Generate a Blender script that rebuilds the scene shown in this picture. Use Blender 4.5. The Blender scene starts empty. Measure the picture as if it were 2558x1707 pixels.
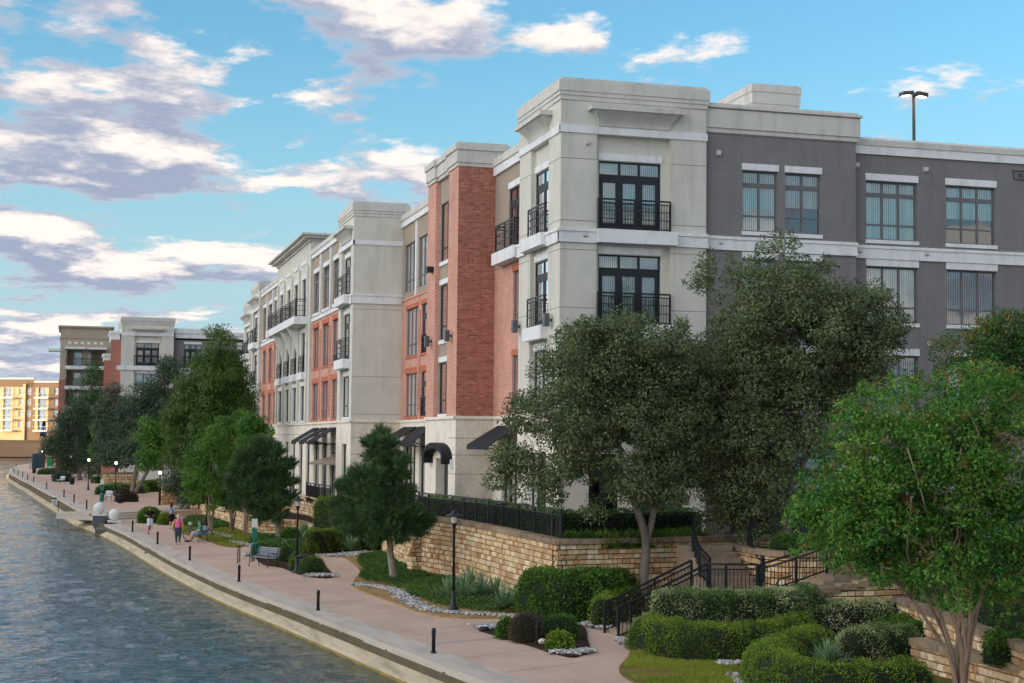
import bpy, math, random
import numpy as np
from mathutils import Vector, Matrix
random.seed(7); RNG = np.random.default_rng(11)
SC = bpy.context.scene; COL = SC.collection

# ------------------------------------------------------------------ camera
FPX = 3847.0; CXP, CYP = 1279.0, 853.5; CAMH = 6.2
YAW, PIT, ROL = (math.radians(a) for a in (15.73, 3.683, 0.558))
_f = Vector((math.sin(YAW)*math.cos(PIT), math.cos(YAW)*math.cos(PIT), math.sin(PIT)))
_r0 = Vector((math.cos(YAW), -math.sin(YAW), 0)); _u0 = _r0.cross(_f)
_r = _r0*math.cos(ROL)+_u0*math.sin(ROL); _u = -_r0*math.sin(ROL)+_u0*math.cos(ROL)
CAM = Vector((0, 0, CAMH))
cam = bpy.data.cameras.new('camera'); camo = bpy.data.objects.new('camera', cam); COL.objects.link(camo)
camo.matrix_world = Matrix(((_r.x, _u.x, -_f.x, CAM.x), (_r.y, _u.y, -_f.y, CAM.y), (_r.z, _u.z, -_f.z, CAM.z), (0, 0, 0, 1)))
cam.sensor_width = 36; cam.lens = 36*FPX/2558.0; cam.clip_start = .5; cam.clip_end = 6000
SC.camera = camo

# ------------------------------------------------------------------ sky and sun
SUN_EL, SUN_AZ = math.radians(3.6), math.radians(264)      # azimuth from +Y towards +X: low sun behind the camera, beyond the canal's other bank
W = bpy.data.worlds.new('World'); SC.world = W; W.use_nodes = True
def world_nodes():
    nt = W.node_tree; N = nt.nodes; L = nt.links; N.clear()
    def nd(t, **k):
        n = N.new(t)
        for a, b in k.items(): setattr(n, a, b)
        return n
    def math_(op, a, b=None, c=None):
        n = nd('ShaderNodeMath', operation=op)
        for i, v in enumerate((a, b, c)):
            if v is None: continue
            if isinstance(v, (int, float)): n.inputs[i].default_value = v
            else: L.new(v, n.inputs[i])
        return n.outputs[0]
    sky = nd('ShaderNodeTexSky', sky_type='NISHITA', sun_disc=False, sun_elevation=SUN_EL, sun_rotation=SUN_AZ,
             altitude=200, air_density=1.0, dust_density=0.4, ozone_density=2.2)
    tc = nd('ShaderNodeTexCoord'); sep = nd('ShaderNodeSeparateXYZ'); L.new(tc.outputs['Generated'], sep.inputs[0])
    x, y, z = sep.outputs
    zc = math_('ADD', math_('MAXIMUM', z, 0.0), .15)
    px = math_('DIVIDE', x, zc); py = math_('DIVIDE', y, zc)
    def density(k, detail=7.0):
        c = nd('ShaderNodeCombineXYZ'); L.new(math_('MULTIPLY', px, k), c.inputs[0]); L.new(math_('MULTIPLY', py, k), c.inputs[1])
        c.inputs[2].default_value = CLOUD_SEED
        a = nd('ShaderNodeTexNoise'); a.inputs['Scale'].default_value = 2.5; a.inputs['Detail'].default_value = detail
        a.inputs['Roughness'].default_value = .56; a.inputs['Lacunarity'].default_value = 2.2; a.inputs['Distortion'].default_value = .1
        L.new(c.outputs[0], a.inputs['Vector']); return a.outputs['Fac']
    d = density(1.0, 9.0); dz = density(.945, 6.0)
    # broken cloud everywhere but for a clear gap in the north-east
    side = math_('ADD', math_('MULTIPLY', x, .66), math_('MULTIPLY', y, .75))
    cov = nd('ShaderNodeMapRange', interpolation_type='SMOOTHSTEP'); L.new(side, cov.inputs['Value'])
    cov.inputs['From Min'].default_value = .80; cov.inputs['From Max'].default_value = .945
    cov.inputs['To Min'].default_value = .075; cov.inputs['To Max'].default_value = -.11
    dd = math_('ADD', d, cov.outputs[0])
    mask = nd('ShaderNodeMapRange', interpolation_type='SMOOTHSTEP'); L.new(dd, mask.inputs['Value'])
    mask.inputs['From Min'].default_value = .50; mask.inputs['From Max'].default_value = .58
    up = nd('ShaderNodeMapRange'); L.new(z, up.inputs['Value']); up.inputs['From Min'].default_value = -.01; up.inputs['From Max'].default_value = .03; up.inputs['To Min'].default_value = .2
    m = math_('MULTIPLY', mask.outputs[0], up.outputs[0])
    lit = nd('ShaderNodeMapRange', interpolation_type='SMOOTHSTEP'); L.new(math_('SUBTRACT', d, dz), lit.inputs['Value'])
    lit.inputs['From Min'].default_value = -.01; lit.inputs["From Max"].default_value = .15
    thin = nd('ShaderNodeMapRange'); L.new(dd, thin.inputs['Value']); thin.inputs['From Min'].default_value = .51; thin.inputs['From Max'].default_value = .60
    thin.inputs['To Min'].default_value = .38; thin.inputs['To Max'].default_value = 0
    lit2 = math_('MINIMUM', math_('ADD', lit.outputs[0], thin.outputs[0]), 1.0)
    cc = nd('ShaderNodeMix', data_type='RGBA'); L.new(lit2, cc.inputs['Factor'])
    cc.inputs['A'].default_value = CLOUD_DARK; cc.inputs['B'].default_value = CLOUD_LIT
    # the sunset side: clouds glow around the low sun
    gd = math_('POWER', math_('MAXIMUM', math_('ADD', math_('MULTIPLY', x, math.sin(SUN_AZ)), math_('MULTIPLY', y, math.cos(SUN_AZ))), 0.0), 1.8)
    gl = nd('ShaderNodeMix', data_type='RGBA'); L.new(gd, gl.inputs['Factor']); gl.inputs['A'].default_value = (1, 1, 1, 1); gl.inputs['B'].default_value = CLOUD_GLOW
    cg = nd('ShaderNodeMix', data_type='RGBA', blend_type='MULTIPLY'); cg.inputs['Factor'].default_value = 1; L.new(cc.outputs['Result'], cg.inputs['A']); L.new(gl.outputs['Result'], cg.inputs['B'])
    hz = nd('ShaderNodeMapRange', interpolation_type='SMOOTHSTEP'); L.new(z, hz.inputs['Value']); hz.inputs['From Min'].default_value = -.02; hz.inputs['From Max'].default_value = .27
    sk0 = nd('ShaderNodeMix', data_type='RGBA', blend_type='MULTIPLY'); sk0.inputs['Factor'].default_value = 1
    L.new(sky.outputs[0], sk0.inputs['A']); sk0.inputs['B'].default_value = SKY_TINT
    sk = nd('ShaderNodeMix', data_type='RGBA'); L.new(hz.outputs[0], sk.inputs['Factor']); hm = nd('ShaderNodeMix', data_type='RGBA', blend_type='MULTIPLY'); hm.inputs['Factor'].default_value = 1; hm.inputs['A'].default_value = SKY_HAZE; L.new(gl.outputs['Result'], hm.inputs['B']); L.new(hm.outputs['Result'], sk.inputs['A']); L.new(sk0.outputs['Result'], sk.inputs['B'])
    mx = nd('ShaderNodeMix', data_type='RGBA'); L.new(m, mx.inputs['Factor']); L.new(sk.outputs['Result'], mx.inputs['A']); L.new(cg.outputs['Result'], mx.inputs['B'])
    bg = nd('ShaderNodeBackground'); bg.inputs['Strength'].default_value = SKY_STRENGTH
    L.new(mx.outputs['Result'], bg.inputs['Color']); out = nd('ShaderNodeOutputWorld'); L.new(bg.outputs[0], out.inputs[0])
SKY_STRENGTH = .15; SKY_TINT = (.69, .98, 1.08, 1); SKY_HAZE = (1.0, 1.35, 1.68, 1); CLOUD_DARK = (.80, .93, 1.24, 1); CLOUD_LIT = (2.3, 2.08, 1.95, 1); CLOUD_GLOW = (7.6, 7.0, 6.1, 1); CLOUD_SEED = 44.7
world_nodes()
sl = bpy.data.lights.new('sun', 'SUN'); sl.energy = 2.1; sl.angle = math.radians(.6); sl.color = (1.0, .74, .42)
so = bpy.data.objects.new('sun', sl); COL.objects.link(so)
_sd = Vector((math.sin(SUN_AZ)*math.cos(SUN_EL), math.cos(SUN_AZ)*math.cos(SUN_EL), math.sin(SUN_EL)))
so.rotation_euler = (-_sd).to_track_quat('-Z', 'Y').to_euler(); so.location = (60, 0, 60)
SC.view_settings.view_transform = 'Standard'; SC.view_settings.look = 'None'; SC.view_settings.gamma = 1
SC.view_settings.use_curve_mapping = False; SC.view_settings.exposure = 1.66
SC.render.engine = 'CYCLES'
SC.cycles.max_bounces = 6; SC.cycles.transparent_max_bounces = 12

# ------------------------------------------------------------------ pixel (2558 x 1707) to place
def ray(x, y): return _f + _r*((x-CXP)/FPX) - _u*((y-CYP)/FPX)
def PZ(x, y, z=0.0):
    d = ray(x, y); p = CAM + d*((z-CAMH)/d.z); return Vector((p.x, p.y, z))
def PX(x, y, X): d = ray(x, y); return CAM + d*(X/d.x)
def PY(x, y, Y): d = ray(x, y); return CAM + d*(Y/d.y)
def PD(x, y, D): return CAM + ray(x, y)*D
def depth(p): return (Vector(p)-CAM).dot(_f)

# ------------------------------------------------------------------ mesh helpers
def tag(o, label=None, cat=None, group=None, kind=None):
    for k, v in (('label', label), ('category', cat), ('group', group), ('kind', kind)):
        if v: o[k] = v
    return o
def empty(name, loc=(0, 0, 0), rz=0, label=None, cat=None, group=None):
    o = bpy.data.objects.new(name, None); COL.objects.link(o); o.location = loc; o.rotation_euler = (0, 0, rz)
    o.empty_display_size = .2
    return tag(o, label, cat, group)
def link(name, me, parent=None, loc=None, rz=0):
    o = bpy.data.objects.new(name, me); COL.objects.link(o); o.parent = parent
    if loc is not None: o.location = loc
    if rz: o.rotation_euler = (0, 0, rz)
    return o
def dup(o, parent=None, loc=None, rz=None, label=None, group=None):
    c = o.copy(); COL.objects.link(c); c.parent = parent
    if loc is not None: c.location = loc
    if rz is not None: c.rotation_euler = (0, 0, rz)
    if label: c['label'] = label
    if group: c['group'] = group
    for ch in list(o.children): dup(ch, c)
    return c
class MB:
    def __init__(s): s.v = []; s.f = []; s.sm = []
    def add(s, vs, fs, smooth=False):
        b = len(s.v); s.v += [tuple(v) for v in vs]
        for f in fs: s.f.append(tuple(b+i for i in f)); s.sm.append(smooth)
        return s
    def box(s, x0, x1, y0, y1, z0, z1):
        return s.add([(x0, y0, z0), (x1, y0, z0), (x1, y1, z0), (x0, y1, z0), (x0, y0, z1), (x1, y0, z1), (x1, y1, z1), (x0, y1, z1)],
                     [(0, 3, 2, 1), (4, 5, 6, 7), (0, 1, 5, 4), (1, 2, 6, 5), (2, 3, 7, 6), (3, 0, 4, 7)])
    def bar(s, a, b, w, h=None, up=(0, 0, 1)):
        a, b = Vector(a), Vector(b); h = h or w; d = (b-a)
        if d.length < 1e-6: return s
        d.normalize(); up = Vector(up)
        if abs(d.dot(up)) > .98: up = Vector((0, 1, 0))
        r = d.cross(up).normalized(); u = r.cross(d)
        q = [a+r*sx*w/2+u*sz*h/2 for sx, sz in ((-1, -1), (1, -1), (1, 1), (-1, 1))] + [b+r*sx*w/2+u*sz*h/2 for sx, sz in ((-1, -1), (1, -1), (1, 1), (-1, 1))]
        return s.add(q, [(0, 1, 2, 3), (7, 6, 5, 4), (0, 4, 5, 1), (1, 5, 6, 2), (2, 6, 7, 3), (3, 7, 4, 0)])
    def tube(s, pts, rad, n=8, cap=True):
        pts = [Vector(p) for p in pts]; m = len(pts)
        if not hasattr(rad, '__len__'): rad = [rad]*m
        vs = []; ref = None
        for i, p in enumerate(pts):
            d = (pts[min(i+1, m-1)]-pts[max(i-1, 0)])
            d = d.normalized() if d.length > 1e-9 else Vector((0, 0, 1))
            if ref is None: ref = Vector((1, 0, 0)) if abs(d.x) < .8 else Vector((0, 1, 0))
            ref = (ref-d*ref.dot(d)).normalized(); b = d.cross(ref)
            for k in range(n):
                a = 2*math.pi*k/n; vs.append(p+(ref*math.cos(a)+b*math.sin(a))*rad[i])
        fs = [(i*n+k, i*n+(k+1) % n, (i+1)*n+(k+1) % n, (i+1)*n+k) for i in range(m-1) for k in range(n)]
        s.add(vs, fs, True)
        if cap:
            b = len(s.v)-len(vs); s.f.append(tuple(b+k for k in reversed(range(n)))); s.sm.append(False)
            s.f.append(tuple(b+(m-1)*n+k for k in range(n))); s.sm.append(False)
        return s
    def lathe(s, prof, n=16, c=(0, 0, 0), smooth=True):
        vs = []; m = len(prof)
        for r, z in prof:
            for k in range(n):
                a = 2*math.pi*k/n; vs.append((c[0]+r*math.cos(a), c[1]+r*math.sin(a), c[2]+z))
        fs = [(i*n+k, i*n+(k+1) % n, (i+1)*n+(k+1) % n, (i+1)*n+k) for i in range(m-1) for k in range(n)]
        s.add(vs, fs, smooth)
        b = len(s.v)-len(vs)
        if prof[0][0] > 1e-4: s.f.append(tuple(b+k for k in reversed(range(n)))); s.sm.append(False)
        if prof[-1][0] > 1e-4: s.f.append(tuple(b+(m-1)*n+k for k in range(n))); s.sm.append(False)
        return s
    def sphere(s, c, rx, ry=None, rz=None, n=14, m=9):
        ry = ry or rx; rz = rz or rx; vs = []; c = Vector(c)
        for i in range(m+1):
            t = math.pi*i/m
            for k in range(n):
                a = 2*math.pi*k/n; vs.append((c.x+rx*math.sin(t)*math.cos(a), c.y+ry*math.sin(t)*math.sin(a), c.z-rz*math.cos(t)))
        return s.add(vs, [(i*n+k, i*n+(k+1) % n, (i+1)*n+(k+1) % n, (i+1)*n+k) for i in range(m) for k in range(n)], True)
    def prism(s, poly, z0, z1):
        """poly: list of (x,y); z0/z1 numbers"""
        n = len(poly); a = sum(poly[i][0]*poly[(i+1) % n][1]-poly[(i+1) % n][0]*poly[i][1] for i in range(n))
        if a < 0: poly = list(reversed(poly))
        vs = [(p[0], p[1], z0) for p in poly]+[(p[0], p[1], z1) for p in poly]
        return s.add(vs, [tuple(range(n, 2*n)), tuple(reversed(range(n)))]+[(i, (i+1) % n, n+(i+1) % n, n+i) for i in range(n)])
    def mesh(s, mat=None, name='m'):
        me = bpy.data.meshes.new(name); me.from_pydata(s.v, [], s.f); me.update()
        me.polygons.foreach_set('use_smooth', s.sm)
        if mat:
            for mt in (mat if isinstance(mat, (list, tuple)) else [mat]): me.materials.append(mt)
        box_uv(me); return me
    def build(s, name, mat=None, parent=None, loc=None, rz=0): return link(name, s.mesh(mat, name), parent, loc, rz)
def box_uv(me):
    if not me.loops: return
    uv = me.uv_layers.new(name='UVMap'); nl = len(me.loops)
    vi = np.empty(nl, np.int32); me.loops.foreach_get('vertex_index', vi)
    co = np.empty(len(me.vertices)*3, np.float32); me.vertices.foreach_get('co', co); co = co.reshape(-1, 3)[vi]
    pn = np.empty(len(me.polygons)*3, np.float32); me.polygons.foreach_get('normal', pn); pn = np.abs(pn.reshape(-1, 3))
    tot = np.empty(len(me.polygons), np.int32); me.polygons.foreach_get('loop_total', tot); ax = np.repeat(np.argmax(pn, 1), tot)
    u = np.where(ax == 0, co[:, 1], co[:, 0]); v = np.where(ax == 2, co[:, 1], co[:, 2])
    uv.data.foreach_set('uv', np.stack([u, v], 1).astype(np.float32).ravel())
def np_mesh(name, verts, faces, mat, smooth=False):
    """verts (n,3) float, faces (m,k) int"""
    me = bpy.data.meshes.new(name); n = len(verts); m, k = faces.shape
    me.vertices.add(n); me.vertices.foreach_set('co', np.ascontiguousarray(verts, np.float32).ravel())
    me.loops.add(m*k); me.loops.foreach_set('vertex_index', np.ascontiguousarray(faces, np.int32).ravel())
    me.polygons.add(m); me.polygons.foreach_set('loop_start', np.arange(0, m*k, k, dtype=np.int32))
    try: me.polygons.foreach_set('loop_total', np.full(m, k, np.int32))
    except Exception: pass
    if smooth: me.polygons.foreach_set('use_smooth', np.ones(m, bool))
    me.update(calc_edges=True)
    if mat: me.materials.append(mat)
    return me
def smooth_path(pts, n=6, closed=False):
    pts = [Vector(p) for p in pts]; m = len(pts); out = []
    rng = range(m if closed else m-1)
    for i in rng:
        g = lambda j: pts[j % m] if closed else pts[min(max(j, 0), m-1)]
        a, b, c, d = g(i-1), g(i), g(i+1), g(i+2)
        for k in range(n):
            t = k/n; out.append(.5*((2*b)+(c-a)*t+(2*a-5*b+4*c-d)*t*t+(3*b-a-3*c+d)*t**3))
    if not closed: out.append(pts[-1])
    return out

# ------------------------------------------------------------------ materials
def lin(r, g, b): return tuple(((c/255)/12.92 if c/255 <= .04045 else ((c/255+.055)/1.055)**2.4) for c in (r, g, b))+(1,)
MATS = {}
def mat(name, col, rough=.8, var=.12, scale=3.0, bump=0.0, bscale=40.0, spec=.3, metal=0.0, col2=None, emit=None, estr=0, coord='Object', fine=0.0, stain=None, stretch=None):
    if name in MATS: return MATS[name]
    m = bpy.data.materials.new(name); m.use_nodes = True; nt = m.node_tree; N = nt.nodes; L = nt.links
    b = N['Principled BSDF']; b.inputs['Roughness'].default_value = rough; b.inputs['Specular IOR Level'].default_value = spec; b.inputs['Metallic'].default_value = metal
    col = tuple(col[:3])
    tc = N.new('ShaderNodeTexCoord'); vec = tc.outputs[coord]
    if coord == 'Object':
        gi = N.new('ShaderNodeNewGeometry'); vec = gi.outputs['Position']
    if stretch:
        mp = N.new('ShaderNodeMapping'); mp.inputs['Scale'].default_value = stretch; L.new(vec, mp.inputs['Vector']); vec = mp.outputs[0]
    no = N.new('ShaderNodeTexNoise'); no.inputs['Scale'].default_value = scale; no.inputs['Detail'].default_value = 6; no.inputs['Roughness'].default_value = .6
    L.new(vec, no.inputs['Vector'])
    cr = N.new('ShaderNodeValToRGB'); c2 = tuple(col2[:3]) if col2 else tuple(min(1, c*(1+var)) for c in col); c1 = tuple(c*(1-var) for c in col) if not col2 else col
    cr.color_ramp.elements[0].position = .32; cr.color_ramp.elements[1].position = .68
    cr.color_ramp.elements[0].color = (*c1, 1); cr.color_ramp.elements[1].color = (*c2, 1)
    L.new(no.outputs['Fac'], cr.inputs[0]); colr = cr.outputs[0]
    if fine:
        n3 = N.new('ShaderNodeTexNoise'); n3.inputs['Scale'].default_value = bscale; n3.inputs['Detail'].default_value = 3; L.new(vec, n3.inputs['Vector'])
        r3 = N.new('ShaderNodeMapRange'); r3.inputs['From Min'].default_value = .3; r3.inputs['From Max'].default_value = .7; r3.inputs['To Min'].default_value = 1-fine; r3.inputs['To Max'].default_value = 1+fine
        L.new(n3.outputs['Fac'], r3.inputs['Value']); mm = N.new('ShaderNodeMix'); mm.data_type = 'RGBA'; mm.blend_type = 'MULTIPLY'; mm.inputs['Factor'].default_value = 1
        L.new(colr, mm.inputs['A']); L.new(r3.outputs[0], mm.inputs['B']); colr = mm.outputs['Result']
    if stain:   # (colour, amount, scale vector): streaks and dirt with a shape of their own
        sc, amt, sv = stain; mp2 = N.new('ShaderNodeMapping'); mp2.inputs['Scale'].default_value = sv
        gi2 = N.new('ShaderNodeNewGeometry'); L.new(gi2.outputs['Position'], mp2.inputs['Vector'])
        n4 = N.new('ShaderNodeTexNoise'); n4.inputs['Scale'].default_value = 1; n4.inputs['Detail'].default_value = 8; n4.inputs['Roughness'].default_value = .65; L.new(mp2.outputs[0], n4.inputs['Vector'])
        r4 = N.new('ShaderNodeMapRange'); r4.inputs['From Min'].default_value = .48; r4.inputs['From Max'].default_value = .75; r4.inputs['To Max'].default_value = amt; L.new(n4.outputs['Fac'], r4.inputs['Value'])
        m4 = N.new('ShaderNodeMix'); m4.data_type = 'RGBA'; L.new(r4.outputs[0], m4.inputs['Factor']); L.new(colr, m4.inputs['A']); m4.inputs['B'].default_value = (*sc[:3], 1); colr = m4.outputs['Result']
    L.new(colr, b.inputs['Base Color'])
    if bump:
        n2 = N.new('ShaderNodeTexNoise'); n2.inputs['Scale'].default_value = bscale; n2.inputs['Detail'].default_value = 4; L.new(vec, n2.inputs['Vector'])
        bp = N.new('ShaderNodeBump'); bp.inputs['Strength'].default_value = min(1, bump); bp.inputs['Distance'].default_value = .02*max(1, bump); L.new(n2.outputs['Fac'], bp.inputs['Height']); L.new(bp.outputs[0], b.inputs['Normal'])
    if emit: b.inputs['Emission Color'].default_value = (*emit[:3], 1); b.inputs['Emission Strength'].default_value = estr
    MATS[name] = m; return m
def brick_mat(name, c1, c2, mortar, bw=.28, bh=.092, mo=.012):
    m = bpy.data.materials.new(name); m.use_nodes = True; nt = m.node_tree; N = nt.nodes; L = nt.links; b = N['Principled BSDF']
    b.inputs['Roughness'].default_value = .9; b.inputs['Specular IOR Level'].default_value = .15
    uv = N.new('ShaderNodeUVMap'); uv.uv_map = 'UVMap'
    br = N.new('ShaderNodeTexBrick'); br.inputs['Scale'].default_value = 1; br.inputs['Brick Width'].default_value = bw; br.inputs['Row Height'].default_value = bh
    br.inputs['Mortar Size'].default_value = mo; br.inputs['Mortar Smooth'].default_value = .2
    br.inputs['Color1'].default_value = c1; br.inputs['Color2'].default_value = c2; br.inputs['Mortar'].default_value = mortar; L.new(uv.outputs[0], br.inputs['Vector'])
    no = N.new('ShaderNodeTexNoise'); no.inputs['Scale'].default_value = .9; no.inputs['Detail'].default_value = 7; g = N.new('ShaderNodeNewGeometry'); L.new(g.outputs['Position'], no.inputs['Vector'])
    mr = N.new('ShaderNodeMapRange'); mr.inputs['To Min'].default_value = .75; mr.inputs['To Max'].default_value = 1.25; L.new(no.outputs['Fac'], mr.inputs['Value'])
    mm = N.new('ShaderNodeMix'); mm.data_type = 'RGBA'; mm.blend_type = 'MULTIPLY'; mm.inputs['Factor'].default_value = 1; L.new(br.outputs['Color'], mm.inputs['A']); L.new(mr.outputs[0], mm.inputs['B'])
    L.new(mm.outputs['Result'], b.inputs['Base Color'])
    bp = N.new('ShaderNodeBump'); bp.invert = True; bp.inputs['Strength'].default_value = .8; bp.inputs['Distance'].default_value = .012; L.new(br.outputs['Fac'], bp.inputs['Height']); L.new(bp.outputs[0], b.inputs['Normal'])
    MATS[name] = m; return m
def piece_mat(name, cols, rough=.9, bump=.5, bscale=25, noise=.25):
    """one material for many alike pieces: colour differs from piece to piece"""
    m = bpy.data.materials.new(name); m.use_nodes = True; nt = m.node_tree; N = nt.nodes; L = nt.links; b = N['Principled BSDF']
    b.inputs['Roughness'].default_value = rough; b.inputs['Specular IOR Level'].default_value = .2
    oi = N.new('ShaderNodeObjectInfo'); ge = N.new('ShaderNodeNewGeometry'); ad = N.new('ShaderNodeMath'); ad.operation = 'ADD'; L.new(oi.outputs['Random'], ad.inputs[0]); L.new(ge.outputs['Random Per Island'], ad.inputs[1])
    fr = N.new('ShaderNodeMath'); fr.operation = 'FRACT'; L.new(ad.outputs[0], fr.inputs[0])
    cr = N.new('ShaderNodeValToRGB'); e = cr.color_ramp.elements
    while len(e) < len(cols): e.new(.5)
    for i, c in enumerate(cols): e[i].position = i/max(1, len(cols)-1); e[i].color = (*c[:3], 1)
    L.new(fr.outputs[0], cr.inputs[0])
    no = N.new('ShaderNodeTexNoise'); no.inputs['Scale'].default_value = 4; no.inputs['Detail'].default_value = 8; no.inputs['Roughness'].default_value = .7; L.new(ge.outputs['Position'], no.inputs['Vector'])
    mr = N.new('ShaderNodeMapRange'); mr.inputs['From Min'].default_value = .3; mr.inputs['From Max'].default_value = .7; mr.inputs['To Min'].default_value = 1-noise; mr.inputs['To Max'].default_value = 1+noise; L.new(no.outputs['Fac'], mr.inputs['Value'])
    mm = N.new('ShaderNodeMix'); mm.data_type = 'RGBA'; mm.blend_type = 'MULTIPLY'; mm.inputs['Factor'].default_value = 1; L.new(cr.outputs[0], mm.inputs['A']); L.new(mr.outputs[0], mm.inputs['B']); L.new(mm.outputs['Result'], b.inputs['Base Color'])
    if bump:
        n2 = N.new('ShaderNodeTexNoise'); n2.inputs['Scale'].default_value = bscale; n2.inputs['Detail'].default_value = 5; L.new(ge.outputs['Position'], n2.inputs['Vector'])
        bp = N.new('ShaderNodeBump'); bp.inputs['Strength'].default_value = bump; bp.inputs['Distance'].default_value = .02; L.new(n2.outputs['Fac'], bp.inputs['Height']); L.new(bp.outputs[0], b.inputs['Normal'])
    MATS[name] = m; return m
def leaf_mat(name, cols, trans=.3, rough=.55, nscale=.6, spec=.25, ri=.55, rn=.45):
    """foliage: colour differs leaf by leaf and, gently, branch by branch"""
    m = bpy.data.materials.new(name); m.use_nodes = True; nt = m.node_tree; N = nt.nodes; L = nt.links; b = N['Principled BSDF']
    b.inputs['Roughness'].default_value = rough; b.inputs['Specular IOR Level'].default_value = spec
    ge = N.new('ShaderNodeNewGeometry'); no = N.new('ShaderNodeTexNoise'); no.inputs['Scale'].default_value = nscale; no.inputs['Detail'].default_value = 4; L.new(ge.outputs['Position'], no.inputs['Vector'])
    a = N.new('ShaderNodeMath'); a.operation = 'MULTIPLY_ADD'; L.new(ge.outputs['Random Per Island'], a.inputs[0]); a.inputs[1].default_value = ri
    mr = N.new('ShaderNodeMapRange'); mr.inputs['From Min'].default_value = .3; mr.inputs['From Max'].default_value = .7; mr.inputs['To Min'].default_value = 0; mr.inputs['To Max'].default_value = rn; L.new(no.outputs['Fac'], mr.inputs['Value']); L.new(mr.outputs[0], a.inputs[2])
    cr = N.new('ShaderNodeValToRGB'); e = cr.color_ramp.elements
    while len(e) < len(cols): e.new(.5)
    for i, c in enumerate(cols): e[i].position = i/max(1, len(cols)-1); e[i].color = (*c[:3], 1)
    L.new(a.outputs[0], cr.inputs[0]); L.new(cr.outputs[0], b.inputs['Base Color'])
    tr = N.new('ShaderNodeBsdfTranslucent'); L.new(cr.outputs[0], tr.inputs['Color']); mx = N.new('ShaderNodeMixShader'); mx.inputs[0].default_value = trans
    L.new(b.outputs[0], mx.inputs[1]); L.new(tr.outputs[0], mx.inputs[2]); L.new(mx.outputs[0], N['Material Output'].inputs['Surface'])
    MATS[name] = m; return m
def glass_mat(name, tint, refl=1.5, dark=None, mixf=None):
    m = bpy.data.materials.new(name); m.use_nodes = True; nt = m.node_tree; N = nt.nodes; L = nt.links; N.clear()
    fr = N.new('ShaderNodeFresnel'); fr.inputs['IOR'].default_value = refl
    ge = N.new('ShaderNodeNewGeometry'); no = N.new('ShaderNodeTexNoise'); no.inputs['Scale'].default_value = .55; no.inputs['Detail'].default_value = 1.5; L.new(ge.outputs['Position'], no.inputs['Vector'])
    bp = N.new('ShaderNodeBump'); bp.inputs['Strength'].default_value = .25; bp.inputs['Distance'].default_value = .03; L.new(no.outputs['Fac'], bp.inputs['Height'])
    gl = N.new('ShaderNodeBsdfGlossy'); gl.inputs['Roughness'].default_value = .02; gl.inputs['Color'].default_value = (.95, .97, 1, 1); L.new(bp.outputs[0], gl.inputs['Normal'])
    t = N.new('ShaderNodeBsdfTransparent'); t.inputs['Color'].default_value = (*tint[:3], 1)
    mx = N.new('ShaderNodeMixShader'); ml = N.new('ShaderNodeMath'); ml.operation = 'MULTIPLY_ADD'; ml.inputs[1].default_value = 1.0; ml.inputs[2].default_value = .14; L.new(fr.outputs[0], ml.inputs[0]); L.new(ml.outputs[0], mx.inputs[0])
    L.new(t.outputs[0], mx.inputs[1]); L.new(gl.outputs[0], mx.inputs[2]); o = N.new('ShaderNodeOutputMaterial'); L.new(mx.outputs[0], o.inputs[0]); MATS[name] = m; return m

M = {}
M['beige'] = mat('stucco_beige', lin(212, 208, 194), .9, .05, 1.2, .25, 60, .15, fine=.04, stain=(lin(150, 143, 128), .34, (1.6, 1.6, .16)))
M['grey'] = mat('stucco_grey', lin(131, 127, 125), .9, .06, 1.0, .25, 60, .15, fine=.05, stain=(lin(98, 94, 90), .4, (1.6, 1.6, .16)))
M['taupe'] = mat('stucco_taupe', lin(166, 152, 134), .9, .05, 1.0, .25, 60, .15, fine=.05)
M['trim'] = mat('painted_trim', lin(232, 231, 228), .8, .04, 1.0, .1, 60, .2, fine=.03, stain=(lin(150, 146, 138), .4, (1.8, 1.8, .5)))
M['cornice'] = mat('cornice_paint', lin(208, 204, 194), .8, .05, 1.0, .1, 60, .2, fine=.03, stain=(lin(135, 130, 120), .45, (1.8, 1.8, .3)))
M['brick'] = brick_mat('red_brick', lin(202, 134, 112), lin(214, 150, 128), lin(222, 196, 178))
M['brickd'] = brick_mat('dark_red_brick', lin(168, 92, 76), lin(186, 108, 90), lin(190, 160, 146))
M['bricks'] = piece_mat('brick_pieces', [lin(156, 94, 80), lin(180, 115, 98), lin(166, 103, 88), lin(192, 128, 110), lin(140, 86, 75)], bump=.4, bscale=60)
M['mortar'] = mat('mortar', lin(200, 172, 156), .95, .1, 6, .3, 80, .1)
M['soldier'] = brick_mat('soldier_brick', lin(204, 116, 84), lin(190, 102, 76), lin(190, 140, 116), .09, .34, .01)
M['base'] = mat('split_face_block', lin(226, 215, 196), .95, .10, 1.5, 1.0, 9, .1, fine=.10, stain=(lin(150, 136, 114), .4, (.7, .7, .3)))
M['base_s'] = mat('smooth_block', lin(236, 226, 207), .92, .07, 1.5, .25, 40, .1, fine=.05, stain=(lin(160, 146, 124), .35, (.7, .7, .3)))
M['black'] = mat('black_metal', (.012, .013, .016), .42, .15, 8, .05, 80, .45)
M['frame'] = mat('dark_window_frame', (.020, .024, .030), .5, .1, 5, 0, 40, .35)
M['frameg'] = mat('grey_window_frame', lin(112, 110, 110), .6, .1, 5, 0, 40, .3)
M['blind'] = mat('blind_slats', lin(226, 238, 232), .7, .06, 2, 0, 40, .3)
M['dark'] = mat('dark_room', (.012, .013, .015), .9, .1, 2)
M['glass'] = glass_mat('window_glass', (.88, .96, .96), 1.55)
M['roof'] = mat('roof_membrane', lin(150, 148, 142), .9, .1, .8)
M['joint'] = mat('joint', lin(120, 114, 102), .95, .05, 2)
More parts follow.
